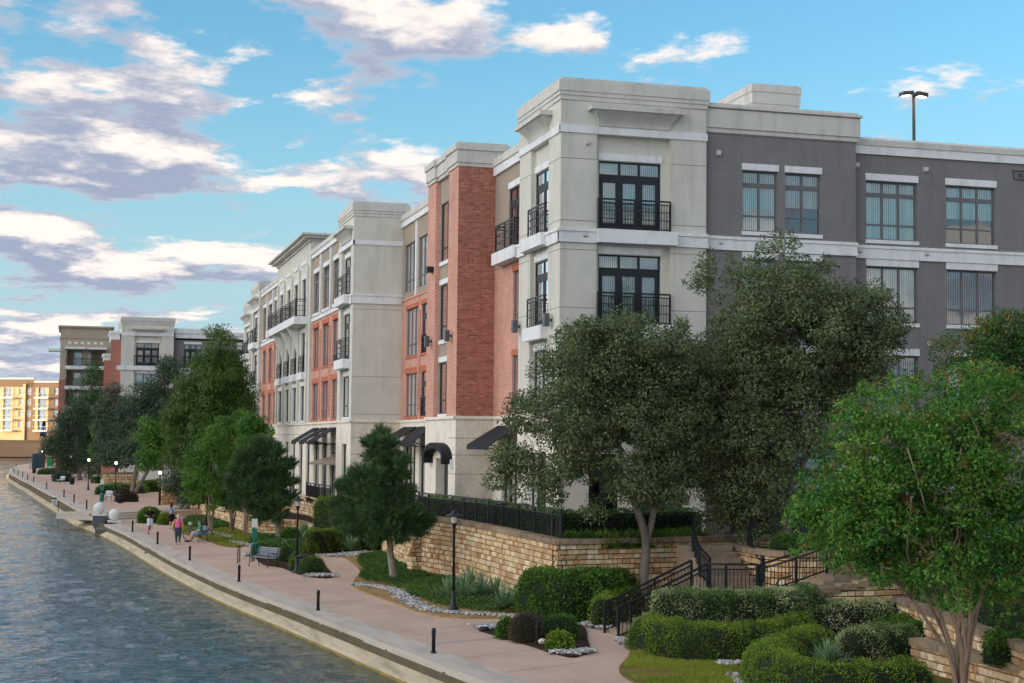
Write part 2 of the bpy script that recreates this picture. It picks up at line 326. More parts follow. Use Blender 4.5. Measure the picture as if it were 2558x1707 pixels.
M['sconce'] = mat('wall_lamp', lin(96, 98, 100), .45, .08, 5, 0, 40, .4, metal=.5)
M['awning'] = mat('awning_canvas', (.016, .017, .02), .7, .2, 5, .3, 60, .2)
M['stonew'] = piece_mat('limestone_blocks', [lin(222, 194, 150), lin(198, 156, 108), lin(228, 208, 168), lin(206, 170, 124), lin(178, 134, 92), lin(224, 198, 156), lin(236, 218, 182), lin(196, 170, 134)], bump=.9, bscale=14, noise=.3)
M['stoned'] = piece_mat('coping_stones', [lin(150, 132, 108), lin(128, 108, 88), lin(168, 146, 116), lin(116, 100, 84)], bump=.9, bscale=14, noise=.35)
M['stonem'] = mat('wall_mortar', lin(112, 92, 70), .95, .2, 5, .4, 30, .1)
M['prom'] = mat('exposed_aggregate', lin(198, 170, 148), .9, .08, .4, .35, 26, .2, fine=.15, stain=(lin(150, 124, 106), .4, (.5, .25, 1)))
M['band'] = mat('concrete_band', lin(176, 162, 152), .9, .08, .6, .2, 80, .2, fine=.08)
M['coping'] = mat('concrete_coping', lin(194, 182, 166), .9, .07, .5, .2, 80, .2, fine=.07, stain=(lin(120, 108, 94), .5, (1.6, .3, 6)))
M['seawall'] = mat('seawall_concrete', lin(196, 180, 150), .9, .14, .8, .5, 20, .15, fine=.10, stain=(lin(84, 76, 60), .6, (3.0, .16, 5.0)))
M['seastone'] = piece_mat('seawall_stones', [lin(84, 76, 64), lin(172, 154, 124), lin(118, 106, 86), lin(44, 40, 36), lin(150, 134, 108)], bump=.8, bscale=20, noise=.4)
M['algae'] = mat('algae_ledge', lin(142, 122, 62), .7, .25, 1.5, .4, 20, .3, fine=.15)
M['soil'] = mat('mulch', lin(58, 44, 36), .95, .35, 6, .9, 40, .1, fine=.3)
M['dirt'] = mat('bare_dirt', lin(140, 112, 74), .95, .25, 1.5, .6, 30, .1, col2=lin(176, 146, 96), fine=.2)
M['rock'] = piece_mat('river_rock', [lin(190, 188, 184), lin(140, 140, 140), lin(212, 208, 202), lin(164, 156, 148), lin(112, 114, 118)], bump=.2, bscale=30, noise=.15)
M['bark'] = mat('bark', lin(122, 114, 104), .95, .3, 3, 1.0, 14, .1, stretch=(1, 1, .25), fine=.2)
M['barkc'] = mat('crepe_bark', lin(118, 100, 86), .85, .2, 3, .5, 9, .15, col2=lin(172, 150, 128), stretch=(1, 1, .22))
M['barkp'] = mat('pale_bark', lin(150, 140, 128), .9, .25, 3, .9, 12, .1, stretch=(1, 1, .4), fine=.2)
G = lambda r, g, b: lin(min(255, r*1.13), min(255, g*1.13), min(255, b*1.13))
M['oak'] = leaf_mat('live_oak_leaves', [G(58, 70, 45), G(78, 92, 58), G(101, 112, 72), G(136, 141, 98)], .22, .5, 1.3, .25)
M['crepe'] = leaf_mat('crepe_leaves', [G(34, 60, 34), G(48, 84, 40), G(72, 108, 48), G(120, 112, 60)], .35, .5, .8)
M['crepeb'] = leaf_mat('crepe_bright_leaves', [G(36, 70, 34), G(58, 102, 42), G(92, 134, 50), G(144, 160, 72)], .35, .5, .8)
M['seed'] = leaf_mat('crepe_seed_heads', [G(92, 84, 46), G(116, 100, 56), G(140, 120, 74)], .2, .8, 1)
M['pine'] = leaf_mat('pine_needles', [G(38, 60, 42), G(56, 84, 52), G(78, 106, 60), G(106, 128, 70)], .2, .6, 1.1)
M['cyp'] = leaf_mat('cypress_leaves', [G(46, 70, 36), G(66, 94, 44), G(88, 112, 52), G(116, 126, 62)], .25, .6, .5)
M['dkev'] = leaf_mat('dark_evergreen_leaves', [G(42, 58, 46), G(60, 78, 58), G(82, 98, 72), G(100, 112, 84)], .2, .6, .6)
M['hedge'] = leaf_mat('hedge_leaves', [G(36, 62, 28), G(58, 92, 36), G(86, 122, 44), G(124, 148, 60)], .2, .5, 1.2)
M['hedgey'] = leaf_mat('yellow_hedge_leaves', [G(50, 76, 26), G(80, 106, 34), G(114, 138, 44), G(152, 166, 68)], .25, .5, 1.2)
M['varieg'] = leaf_mat('variegated_leaves', [G(50, 82, 40), G(66, 100, 48), G(146, 154, 104), G(214, 210, 166)], .2, .6, .9, .25, .4, .75)
M['gcover'] = leaf_mat('ground_cover_leaves', [G(34, 60, 28), G(52, 84, 36), G(74, 104, 46), G(98, 118, 58)], .2, .6, .8)
M['purple'] = leaf_mat('purple_shrub_leaves', [G(52, 44, 38), G(74, 60, 48), G(96, 72, 58), G(70, 80, 50)], .2, .6, 1.5)
M['yucca'] = leaf_mat('yucca_blades', [G(70, 100, 74), G(96, 126, 92), G(120, 146, 104), G(150, 164, 116)], .15, .5, 2)
M['grass'] = leaf_mat('lawn_blades', [G(84, 104, 34), G(112, 130, 40), G(140, 146, 54), G(164, 150, 78)], .2, .7, .5)
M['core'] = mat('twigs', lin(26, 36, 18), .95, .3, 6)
M['lawn'] = mat('lawn_ground', lin(92, 96, 42), .95, .2, 1.6, .6, 40, .1, col2=lin(136, 108, 66), fine=.35)
M['white'] = mat('white_paint', lin(226, 224, 218), .7, .04, 2, .1, 60, .3)
# ================================================================== ground, canal, promenade
WZ = -.75                                  # water level
STEP_Y = 120.5; UPZ = .45                  # beyond the ball steps the walk lies higher
BOL = [(13.6, 18.0), (11.85, 32.0), (10.16, 44.17), (8.57, 55.93), (6.92, 67.68), (5.67, 79.76), (4.69, 92.12), (3.7, 104.32), (2.35, 116.5)]
BOLF = [(.93, 127.4), (-.05, 139.8), (-.98, 151.7), (-2.97, 175.7), (-4.98, 201.5), (-6.0, 212.5), (-7.06, 225.7), (-8.1, 238.3), (-9.1, 251), (-9.85, 265.3), (-10.5, 297.5), (-9.77, 324.8)]
EDGE = smooth_path([Vector((15.9, 0, 0))]+[Vector((*p, 0)) for p in BOL+BOLF]+[Vector((-6, 350, 0)), Vector((6, 372, 0)), Vector((40, 380, 0))], 5)
def offs(path, d):
    out = []
    for i, p in enumerate(path):
        t = (path[min(i+1, len(path)-1)]-path[max(i-1, 0)]); t.z = 0; t.normalize()
        out.append(p+Vector((t.y, -t.x, 0))*d)   # positive = landwards
    return out
def zlev(p): return UPZ if (p.y > STEP_Y and p.x < 39) else 0.0
OUTER = offs(EDGE, -.62); INNER = offs(EDGE, .45)
NEAR = [i for i, p in enumerate(EDGE) if p.y <= STEP_Y]; FAR = [i for i, p in enumerate(EDGE) if p.y >= STEP_Y]

# water and beds of earth
def water_mat():
    m = bpy.data.materials.new('canal_water'); m.use_nodes = True; nt = m.node_tree; N = nt.nodes; L = nt.links; b = N['Principled BSDF']
    b.inputs['Base Color'].default_value = (.018, .062, .078, 1); b.inputs['Roughness'].default_value = .06; b.inputs['IOR'].default_value = 1.33; b.inputs['Specular IOR Level'].default_value = .6
    at = N.new('ShaderNodeAttribute'); at.attribute_name = 'shallow_reflection'; mc = N.new('ShaderNodeMix'); mc.data_type = 'RGBA'; L.new(at.outputs['Fac'], mc.inputs['Factor'])
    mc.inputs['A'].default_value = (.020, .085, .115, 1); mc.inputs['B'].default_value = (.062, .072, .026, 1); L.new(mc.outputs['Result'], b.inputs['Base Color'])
    g = N.new('ShaderNodeNewGeometry'); prev = None
    for sc, st, ro, di in (((2.2, 4.5, 1), 1.0, .2, .10), ((6.0, 10.0, 1), 1.0, .15, .03)):
        mp = N.new('ShaderNodeMapping'); mp.inputs['Scale'].default_value = sc; mp.inputs['Rotation'].default_value = (0, 0, ro); L.new(g.outputs['Position'], mp.inputs['Vector'])
        n = N.new('ShaderNodeTexNoise'); n.inputs['Scale'].default_value = 1; n.inputs['Detail'].default_value = 3; n.inputs['Distortion'].default_value = .4; L.new(mp.outputs[0], n.inputs['Vector'])
        bp = N.new('ShaderNodeBump'); bp.inputs['Strength'].default_value = st; bp.inputs['Distance'].default_value = di; L.new(n.outputs['Fac'], bp.inputs['Height'])
        if prev: L.new(prev, bp.inputs['Normal'])
        prev = bp.outputs[0]
    L.new(prev, b.inputs['Normal']); return m
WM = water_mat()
tag(MB().add([(-900, -120, WZ-.09), (700, -120, WZ-.09), (700, 1500, WZ-.09), (-900, 1500, WZ-.09)], [(0, 1, 2, 3)]).build('water', WM), kind='structure')
def wave_sheet():
    """wind ripples as real relief: a grid that gets coarser with distance"""
    ys = [18.0]
    while ys[-1] < 456: ys.append(ys[-1]+max(.15, ys[-1]*.0046))
    ys = np.array(ys); nc = 230; ex = np.interp(ys, [p.y for p in OUTER if p.x < 20], [p.x for p in OUTER if p.x < 20])-.3
    ex = np.where(ys > 345, 60, ex); u = np.linspace(0, 1, nc)[None, :]; lo = np.where(ys < 150, ex-26, -46)[:, None]; X = lo+(ex[:, None]-lo)*u**.9; Y = np.repeat(ys[:, None], nc, 1); Z = np.zeros_like(X); r = np.random.default_rng(5)
    for k in range(46):
        wl = 2**r.uniform(-.9, 1.5); a = math.radians(100+r.normal(0, 30)); kx, ky = math.cos(a)*2*math.pi/wl, math.sin(a)*2*math.pi/wl; ph = r.uniform(0, 6.3)
        mod = .55+.45*np.sin(X*r.uniform(.05, .25)+Y*r.uniform(.03, .15)+r.uniform(0, 6)); t = np.sin(kx*X+ky*Y+ph); Z += (.0054*wl**.75)*mod*(t+.35*t*t)
    fade = np.clip((460-Y)/160, .25, 1)*np.clip((ex[:, None]-X)/3.0, .45, 1); V = np.stack([X, Y, WZ+Z*fade], -1).reshape(-1, 3); m = len(ys); i = np.arange((m-1)*(nc-1)); rr, cc_ = i//(nc-1), i % (nc-1); q = rr*nc+cc_
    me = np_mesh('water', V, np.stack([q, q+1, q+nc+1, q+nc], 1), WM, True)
    at = me.attributes.new('shallow_reflection', 'FLOAT', 'POINT'); at.data.foreach_set('value', np.exp(-np.maximum(ex[:, None]-X, 0)/3.2).astype(np.float32).ravel())   # olive shallows by the wall; reflected wall and trees painted into the colour
    return link('water', me)
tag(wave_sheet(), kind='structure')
poly = [(p.x, p.y) for p in OUTER]+[(900, 380), (900, -100), (17.5, -100)]
mb = MB(); n = len(poly); vs = [(p[0], p[1], -.16) for p in poly]
mb.add(vs+[(p[0], p[1], -2.5) for p in poly], [tuple(range(n-1, -1, -1)) if False else tuple(range(n))]+[(i, (i+1) % n, n+(i+1) % n, n+i) for i in range(n)])
tag(mb.build('ground', mat('earth', lin(96, 88, 66), .95, .2, .5, .4, 20)), kind='structure')

def strip(path_a, path_b, za, zb, idx):
    m = MB(); a = [Vector((path_a[i].x, path_a[i].y, za(path_a[i]) if callable(za) else za)) for i in idx]; b = [Vector((path_b[i].x, path_b[i].y, zb(path_b[i]) if callable(zb) else zb)) for i in idx]
    k = len(idx); m.add(a+b, [(j, k+j, k+j+1, j+1) for j in range(k-1)]); return m
# promenade paving (near level, far level)
def pave(idx, z, right, name):
    pts = [(INNER[i].x, INNER[i].y) for i in idx]
    m = MB(); m.prism(pts+right, z-.12-z*1.1, z); return tag(m.build(name, M['prom']), kind='structure')
near_right = [(2.2, STEP_Y+1.6), (15.5, STEP_Y+2.5), (15.6, 108), (17, 96), (17.5, 84), (17.9, 70), (18.5, 57), (24.5, 54), (26, 45), (25.6, 30), (25, -20), (17.9, -20)]
pv = pave(NEAR, 0.0, near_right, 'promenade')
pf = pave([i for i in FAR if EDGE[i].y >= STEP_Y and EDGE[i].y < 345], UPZ, [(9, 352), (12, 300), (12, 240), (12.5, 190), (13, 150), (13.5, STEP_Y+6), (5.2, STEP_Y+3.2), (2.3, STEP_Y+1.2)], 'promenade_upper')
# cross bands of plain concrete let into the walk, every two bollards or so
mb = MB()
def edge_at(Y, path):
    for i in range(len(path)-1):
        if path[i].y <= Y <= path[i+1].y: return path[i].lerp(path[i+1], (Y-path[i].y)/max(1e-6, path[i+1].y-path[i].y))
for Y, w, l in ((46.0, .32, 2.7), (58.2, .32, 2.3), (70.2, .32, 3.0), (82.2, .32, 3.4), (94.4, .32, 3.6), (106.5, .32, 3.2)):
    p = edge_at(Y, INNER); mb.add([(p.x, p.y-w/2, .004), (p.x+l, p.y-w/2+l*.52, .004), (p.x+l, p.y+w/2+l*.52, .004), (p.x, p.y+w/2, .004)], [(0, 1, 2, 3)])
band = mb.build('paving_band', M['band'], pv); tag(band, kind='stuff')
mb = MB()
for Y in (34, 37.1, 40.2, 43.1, 49.1, 52.1, 55.2, 61.2, 64.2, 67.2, 73.2, 76.2, 79.2, 85.3, 88.3, 91.3, 97.4, 100.4, 103.4): 
    p = edge_at(Y, INNER); mb.add([(p.x, p.y-.012, .003), (p.x+3.2, p.y-.012+1.6, .003), (p.x+3.2, p.y+.012+1.6, .003), (p.x, p.y+.012, .003)], [(0, 1, 2, 3)])
tag(mb.build('paving_joint', mat('joint_dark', lin(120, 98, 86), .9), pv), kind='stuff')
# coping slabs along the water, one object each
cnt = 0; cop = empty('coping', (0, 0, 0)); tag(cop, kind='structure')
seglen = 3.0; acc = 0; start = 0
dens = smooth_path([Vector((15.9, 0, 0))]+[Vector((*p, 0)) for p in BOL+BOLF]+[Vector((-6, 350, 0)), Vector((6, 372, 0)), Vector((40, 380, 0))], 12)
DO = offs(dens, -.62); DI = offs(dens, .45)
cur = [0]
for i in range(1, len(dens)):
    acc += (dens[i]-dens[i-1]).length; cur.append(i)
    lim = 3.05 if dens[i].y < 120 else 6.1
    if acc >= lim or i == len(dens)-1:
        if dens[i].y > 14 and not (113.6 < dens[i].y < 117.6):
            m = MB(); z = zlev(dens[cur[len(cur)//2]]); k = len(cur); o = [DO[j] for j in cur]; q = [DI[j] for j in cur]
            t = (o[-1]-o[0]).normalized()*.006; o[0] = o[0]+t; q[0] = q[0]+t
            top = [(p.x, p.y, z+.012) for p in o]+[(p.x, p.y, z+.012) for p in q]; bot = [(p.x, p.y, z-.2) for p in o]+[(p.x, p.y, z-.2) for p in q]
            f = [(j, k+j, k+j+1, j+1) for j in range(k-1)]+[(2*k+j, 2*k+j+1, j+1, j) for j in range(k-1)]+[(k+j, 3*k+j, 3*k+j+1, k+j+1) for j in range(k-1)]
            f += [(0, 2*k, 3*k, k), (k-1, 2*k-1, 4*k-1, 3*k-1)]
            m.add(top+bot, f).build('slab', M['coping'], cop)
        acc = 0; cur = [i]
# seawall below the coping: recessed stone course, then a sloping concrete ledge with algae at the waterline
sw = empty('seawall', (0, 0, 0)); tag(sw, kind='structure')
def prof(d0, z0, d1, z1, name, mt):
    a = offs(EDGE, -.62-d0); b = offs(EDGE, -.62-d1); idx = [i for i in range(len(EDGE)) if EDGE[i].y > 5]
    strip(b, a, lambda p: zlev(p)*0+z1, lambda p: zlev(p)*.0+z0, idx).build(name, mt, sw)
m = strip(offs(EDGE, -.56), offs(EDGE, -.52), -.42, lambda p: zlev(p)-.05, [i for i in range(len(EDGE)) if EDGE[i].y > 5]); m.build('backing', M['stonem'], sw)
prof(-.08, -.405, .40, -.60, 'ledge', M['seawall']); prof(.40, -.60, .47, -.66, 'ledge_edge', M['seawall']); prof(.47, -.66, .60, -1.3, 'algae_foot', M['algae'])
# small stones of the recessed course: too many and too small to pick apart
mb = MB(); path = dens; run = 0.0
i = 0; st = []
for j in range(len(dens)-1):
    a, b = DO[j], DO[j+1]; L_ = (b-a).length; t = (b-a)/max(L_, 1e-6); nrm = Vector((t.y, -t.x, 0))
    if a.y < 25 or a.y > 290: continue
    s = 0
    while s < L_:
        w = random.uniform(.22, .5)
        for r_ in range(2 if zlev(a) == 0 else 4):
            z0 = (-.405 if zlev(a) == 0 else -.405)+r_*.104; x0 = a+t*(s+random.uniform(0, .05))+nrm*(.035+random.uniform(0, .03)); x1 = x0+t*min(w-.015, L_-s)
            y0 = x0+nrm*.1; y1 = x1+nrm*.1
            mb.add([(x0.x, x0.y, z0), (x1.x, x1.y, z0), (x1.x, x1.y, z0+.094), (x0.x, x0.y, z0+.094), (y0.x, y0.y, z0+.094), (y1.x, y1.y, z0+.094)], [(0, 3, 2, 1), (3, 4, 5, 2)])
        s += w
tag(mb.build('course_stones', M['seastone'], sw), kind='stuff')

# far bank: stone edge, dry grass slope, a field on top
mb = MB(); xs = np.linspace(-500, 700, 61)
rows = [(455, -1.5), (455, -.1), (458, .1), (468, 1.6), (480, 3.6), (492, 5.0), (700, 5.2), (1500, 5.2)]
vs = []
for yy, zz in rows:
    for x in xs: vs.append((x, yy+4*math.sin(x*.013)+random.uniform(-.6, .6), zz+(.12*random.uniform(-1, 1) if zz > .5 else 0)))
k = len(xs); mb.add(vs, [(r_*k+j, r_*k+j+1, (r_+1)*k+j+1, (r_+1)*k+j) for r_ in range(len(rows)-1) for j in range(k-1)], True)
tag(mb.build('far_bank', mat('dry_grass_bank', lin(128, 100, 76), .95, .2, .06, .5, 3, .1, col2=lin(158, 126, 96), fine=.15, stain=(lin(96, 98, 52), .9, (.03, .2, .5)))), kind='structure')
mb = MB(); mb.add([(x, 454.8+4*math.sin(x*.013), z) for z in (-1.5, .35) for x in xs]+[(x, 456.2+4*math.sin(x*.013), .35) for x in xs], [(r_*k+j, r_*k+j+1, (r_+1)*k+j+1, (r_+1)*k+j) for r_ in range(2) for j in range(k-1)])
tag(mb.build('far_shore_edge', mat('dark_shore', lin(58, 54, 50), .9, .2, .3)), kind='structure')
mb = MB(); mb.add([(-900, -120, .6), (-46, -120, .6), (-50, 300, .6), (-70, 452, .6), (-900, 452, .6), (-46, -120, -2), (-50, 300, -2), (-70, 452, -2)], [(0, 1, 2, 3, 4), (1, 5, 6, 2), (2, 6, 7, 3)])
tag(mb.build('opposite_bank', mat('opposite_grass', lin(96, 100, 58), .95, .2, .2)), kind='structure')

# ------------------------------------------------------------------ the ball steps
st_ = empty('walk_steps', (0, 0, 0), label='broad pale concrete steps across the canal walk beside the stone balls', cat='steps')
a = PZ(265, 1300, 0); b = PZ(349, 1296, 0); d = (b-a); d.z = 0; W_ = d.length+1.2; d.normalize(); nrm = Vector((-d.y, d.x, 0))
for k_ in range(3):
    m = MB(); p0 = a+nrm*(k_*.7)-d*.4; p1 = p0+d*(W_+1.5); q0 = p0+nrm*.7; q1 = p1+nrm*.7
    if k_ == 2: q0 += nrm*3; q1 += nrm*3
    m.prism([(p0.x, p0.y), (p1.x, p1.y), (q1.x, q1.y), (q0.x, q0.y)], -.05, .15*(k_+1)+.006*(k_ == 2)); m.build('step', M['coping'], st_)
def ball(px, py, zb, lab, plinth):
    p = PZ(px, py, 0); r = .43
    e = empty('stone_ball', (p.x, p.y, zb), label=lab, cat='stone ball', group='stone balls at the canal steps')
    MB().sphere((0, 0, plinth+r*.96), r, n=28, m=18).build('ball', M['white'], e)
    m = MB(); m.box(-.5, .5, -.5, .5, plinth-.12, plinth).build('cap', M['white'], e)
    if plinth > .2: MB().box(-.44, .44, -.44, .44, -.3, plinth-.12).build('plinth', mat('grey_plinth', lin(96, 98, 102), .8, .12, 2, .3, 20), e)
ball(247, 1303, 0, 'white stone ball raised on a grey plinth beside the canal steps', .55)
ball(286, 1305, 0, 'white stone ball on a low white base before the canal steps', .13)
# mooring landing cut into the edge between the balls
lp = PZ(250, 1308, 0)
tag(MB().box(lp.x-.35, lp.x+1.0, lp.y-2.4, lp.y+1.2, -.6, -.3).build('boat_landing', mat('landing', lin(104, 100, 94), .9, .1, 1, .2, 40), None), 'grey concrete boat landing cut into the canal edge between the stone balls', 'landing')
# ================================================================== main building
TZ = 2.05                      # terrace level round the building
FL = [2.05, 7.16, 11.04, 14.92]
BB = empty('apartment_building', (19, 60, TZ), label='four-storey apartment building with beige stucco corner tower, grey wing and red brick bays', cat='apartment building')
def place(o, B=None):          # children keep world coordinates
    o.parent = B or BB; o.matrix_parent_inverse = Matrix.Translation(-(B or BB).location); return o
class Face:
    """a vertical facade; s runs along it, t is depth into the building"""
    def __init__(s, p, d, inn, B=None): s.p = Vector((*p, 0)); s.d = Vector((*d, 0)); s.n = Vector((*inn, 0)); s.B = B or BB
    def w(s, a, z, t=0.0): q = s.p+s.d*a+s.n*t; return Vector((q.x, q.y, z))
    def quadbox(s, mb, a0, a1, z0, z1, t0, t1):
        c = [s.w(a, z, t) for t in (t0, t1) for a, z in ((a0, z0), (a1, z0), (a1, z1), (a0, z1))]
        f = [(0, 1, 2, 3), (7, 6, 5, 4), (4, 5, 1, 0), (6, 7, 3, 2), (5, 6, 2, 1), (7, 4, 0, 3)]
        if s.d.cross(Vector((0, 0, 1))).dot(s.n) > 0: f = [tuple(reversed(q)) for q in f]
        mb.add(c, f); return mb
    def box(s, name, a0, a1, z0, z1, t0, t1, mt, parent=None):
        o = s.quadbox(MB(), a0, a1, z0, z1, t0, t1).build(name, mt)
        return place(o, s.B) if parent is None else sub(o, parent)
    def wall(s, name, a0, a1, z0, z1, holes, mt, depth=.28, t0=0.0):
        A = sorted({a0, a1, *[h for q in holes for h in q[:2] if a0 < h < a1]}); Z = sorted({z0, z1, *[h for q in holes for h in q[2:4] if z0 < h < z1]})
        mb = MB(); flip = s.d.cross(Vector((0, 0, 1))).dot(s.n) > 0
        def q(c): mb.add(c, [(3, 2, 1, 0) if flip else (0, 1, 2, 3)])
        for i in range(len(A)-1):
            for j in range(len(Z)-1):
                ca, cz = (A[i]+A[i+1])/2, (Z[j]+Z[j+1])/2
                if any(h[0] < ca < h[1] and h[2] < cz < h[3] for h in holes): continue
                q([s.w(A[i], Z[j], t0), s.w(A[i+1], Z[j], t0), s.w(A[i+1], Z[j+1], t0), s.w(A[i], Z[j+1], t0)])
        for h in holes:
            b0, b1, c0, c1 = max(h[0], a0), min(h[1], a1), max(h[2], z0), min(h[3], z1)
            for (pa, pz), (qa, qz) in (((b0, c0), (b0, c1)), ((b0, c1), (b1, c1)), ((b1, c1), (b1, c0)), ((b1, c0), (b0, c0))):
                q([s.w(pa, pz, t0), s.w(qa, qz, t0), s.w(qa, qz, t0+depth), s.w(pa, pz, t0+depth)])
        o = mb.build(name, mt); return place(o, s.B)
def sub(o, part):
    # parts hold world coordinates, so a sub-part needs no further shift
    o.parent = part; return o
def window(F, a0, a1, z0, z1, cols=2, transom=True, lower=True, kind='win', frame='frameg', t=.16, blind='slats', lintel=None, sill=None, fw=.06, big=True):
    """frame (part) > pane, blind, lintel, sill (sub-parts)"""
    mb = MB(); fm = M[frame]; Q = lambda *a: F.quadbox(mb, *a)
    Q(a0, a0+fw, z0, z1, t, t+.08); Q(a1-fw, a1, z0, z1, t, t+.08); Q(a0+fw, a1-fw, z1-fw, z1, t, t+.08); Q(a0+fw, a1-fw, z0, z0+fw, t, t+.08)
    panes = []; zt = z1-fw
    if transom:
        zt = z1-.66 if kind != 'win' else z1-.62
        Q(a0+fw, a1-fw, zt-.06, zt+.12, t+.004, t+.076)
    ww = (a1-a0-2*fw)/cols; zl = z0+fw
    if lower: zl = z0+.68 if z1-z0 > 2 else z0+.55; Q(a0+fw, a1-fw, zl-.035, zl+.035, t+.004, t+.076)
    for i in range(cols):
        b0 = a0+fw+i*ww; b1 = b0+ww
        if i: Q(b0-.045, b0+.045, z0+fw, z1-fw, t+.002, t+.078)
        if transom: panes.append((b0+.03, b1-.03, zt+.12, z1-fw))
        if kind == 'door':
            dz = zt-.06; st = .15
            Q(b0+.03, b0+st, z0+fw, dz, t+.006, t+.06); Q(b1-st, b1-.03, z0+fw, dz, t+.006, t+.06); Q(b0+st, b1-st, dz-.16, dz, t+.006, t+.06); Q(b0+st, b1-st, z0+fw, z0+.26, t+.006, t+.06)
            panes.append((b0+st, b1-st, z0+.26, dz-.16))
        else:
            panes.append((b0+.03, b1-.03, zl+.03, (zt-.06) if transom else z1-fw))
            if lower: panes.append((b0+.03, b1-.03, z0+fw, zl-.03))
    wn = mb.build('window' if kind == 'win' else 'french_door', fm); place(wn, F.B)
    for p in panes:
        m = MB(); c = [F.w(p[0], p[2], t+.04), F.w(p[1], p[2], t+.04), F.w(p[1], p[3], t+.04), F.w(p[0], p[3], t+.04)]
        m.add(c, [(0, 1, 2, 3)]); sub(m.build('pane', M['glass']), wn)
    if blind:
        m = MB(); x = a0+fw; dz0 = z0+.05
        gap = {'slats': 1.0, 'open': .55, 'half': .9}.get(blind, 1.0)
        while x < a1-fw-.02:
            w = .09; g = .006
            if blind == 'open': aa = F.w(x+.012, dz0, t+.085); bb = F.w(x+.012+.05, dz0, t+.12)
            else: aa = F.w(x, dz0, t+.085); bb = F.w(x+w-g, dz0, t+.105)
            if not (blind == 'part' and (x-a0) > (a1-a0)*.72):
                zb_ = z1-.03-(z1-z0)*.55 if blind == 'half' else dz0; tw_ = random.uniform(-.012, .012) if blind != 'open' else 0
                aa = aa+F.n*tw_; m.add([Vector((aa.x, aa.y, zb_)), Vector((bb.x, bb.y, zb_)), Vector((bb.x, bb.y, z1-.03)), Vector((aa.x, aa.y, z1-.03))], [(0, 1, 2, 3)])
            x += w
        if m.v: sub(m.build('blind', M['blind']), wn)
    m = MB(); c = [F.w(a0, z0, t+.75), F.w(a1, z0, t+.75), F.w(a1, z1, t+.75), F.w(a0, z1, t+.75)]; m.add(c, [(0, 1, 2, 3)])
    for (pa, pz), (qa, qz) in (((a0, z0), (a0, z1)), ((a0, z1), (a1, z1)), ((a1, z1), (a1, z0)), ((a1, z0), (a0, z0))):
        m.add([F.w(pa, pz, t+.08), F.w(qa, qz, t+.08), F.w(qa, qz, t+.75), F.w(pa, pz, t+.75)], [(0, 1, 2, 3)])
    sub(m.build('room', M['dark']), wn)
    if lintel: sub(F.box('lintel', a0-.04, a1+.04, z1+.03, z1+.03+lintel, -.05, t-.01, M['trim'], wn), wn)
    if sill: sub(F.box('sill', a0-.05, a1+.05, z0-sill-.01, z0-.01, -.07, t-.01, M['trim'], wn), wn)
    return wn
def railing(F, a0, a1, z0, z1, t=-.28, pick=.115, returns=True, posts=2):
    m = MB(); q = lambda A, B_, w, h: m.bar(A, B_, w, h)
    for z, h in ((z1, .07), (z1-.14, .045), (z0+.06, .045), (z1-.46, .03), (z1-.80, .03)):
        q(F.w(a0, z, t), F.w(a1, z, t), .05, h)
        if returns:
            for a in (a0, a1): q(F.w(a, z, t), F.w(a, z, 0), .04, h*.9)
    for i in range(posts+1):
        a = a0+(a1-a0)*i/posts; q(F.w(a, z0, t), F.w(a, z1, t), .06, .06)
    a = a0+pick
    while a < a1-.03: q(F.w(a, z0+.06, t), F.w(a, z1-.14, t), .02, .02); a += pick
    return place(m.build('railing', M['black']), F.B)
def cornice(name, x0, x1, y0, y1, levels, mt, B=None):
    """levels: (z0, z1, outset) boxes stacked round a block"""
    m = MB()
    for z0, z1, o in levels: m.box(x0-o, x1+o, y0-o, y1+o, z0, z1)
    return place(m.build(name, mt), B)
def hood(F, a0, a1, z0, z1, lip=.3):
    """coved hood: flared moulding with a slab on top"""
    m = MB(); n = 8; prof = []
    for i in range(n+1):
        u = i/n; prof.append((-.06-.42*(1-math.cos(u*math.pi/2)), z0+(z1-.2-z0)*u))
    for i in range(n):
        (t0, c0), (t1, c1) = prof[i], prof[i+1]
        e0, e1 = -t0*.75, -t1*.75
        m.add([F.w(a0-e0+.1, c0, t0), F.w(a1+e0-.1, c0, t0), F.w(a1+e1-.1, c1, t1), F.w(a0-e1+.1, c1, t1), F.w(a0-e0+.1, c0, .02), F.w(a0-e1+.1, c1, .02), F.w(a1+e0-.1, c0, .02), F.w(a1+e1-.1, c1, .02)],
              [(0, 1, 2, 3), (4, 0, 3, 5), (1, 6, 7, 2)])
    F.quadbox(m, a0-.42, a1+.42, z1-.2, z1, -.56, .02)
    return place(m.build('hood', M['cornice']), F.B)
def sconce(F, a, z):
    o = MB(); F.quadbox(o, a-.14, a+.14, z-.27, z+.27, -.36, -.14); F.quadbox(o, a-.04, a+.04, z-.06, z+.06, -.14, 0)
    return place(o.build('wall_lamp', M['sconce']), F.B)
def vent(F, a, z, s=.16):
    o = MB(); F.quadbox(o, a-s/2, a+s/2, z-.02, z+s*.75, -.14, 0); F.quadbox(o, a-s*.35, a+s*.35, z-.06, z-.02, -.10, 0)
    return place(o.build('vent_cap', M['cornice']), F.B)
def jline(F, a0, a1, z): return F.box('control_joint', a0, a1, z-.012, z+.012, -.003, .02, M['joint'])
def vline(F, a, z0, z1): return F.box('control_joint', a-.010, a+.010, z0, z1, -.003, .02, M['joint'])

X1, Y1 = 18.82, 59.7
X1R = 25.25; Y1L = 65.8
ZT = 7.35                                     # top of stone base
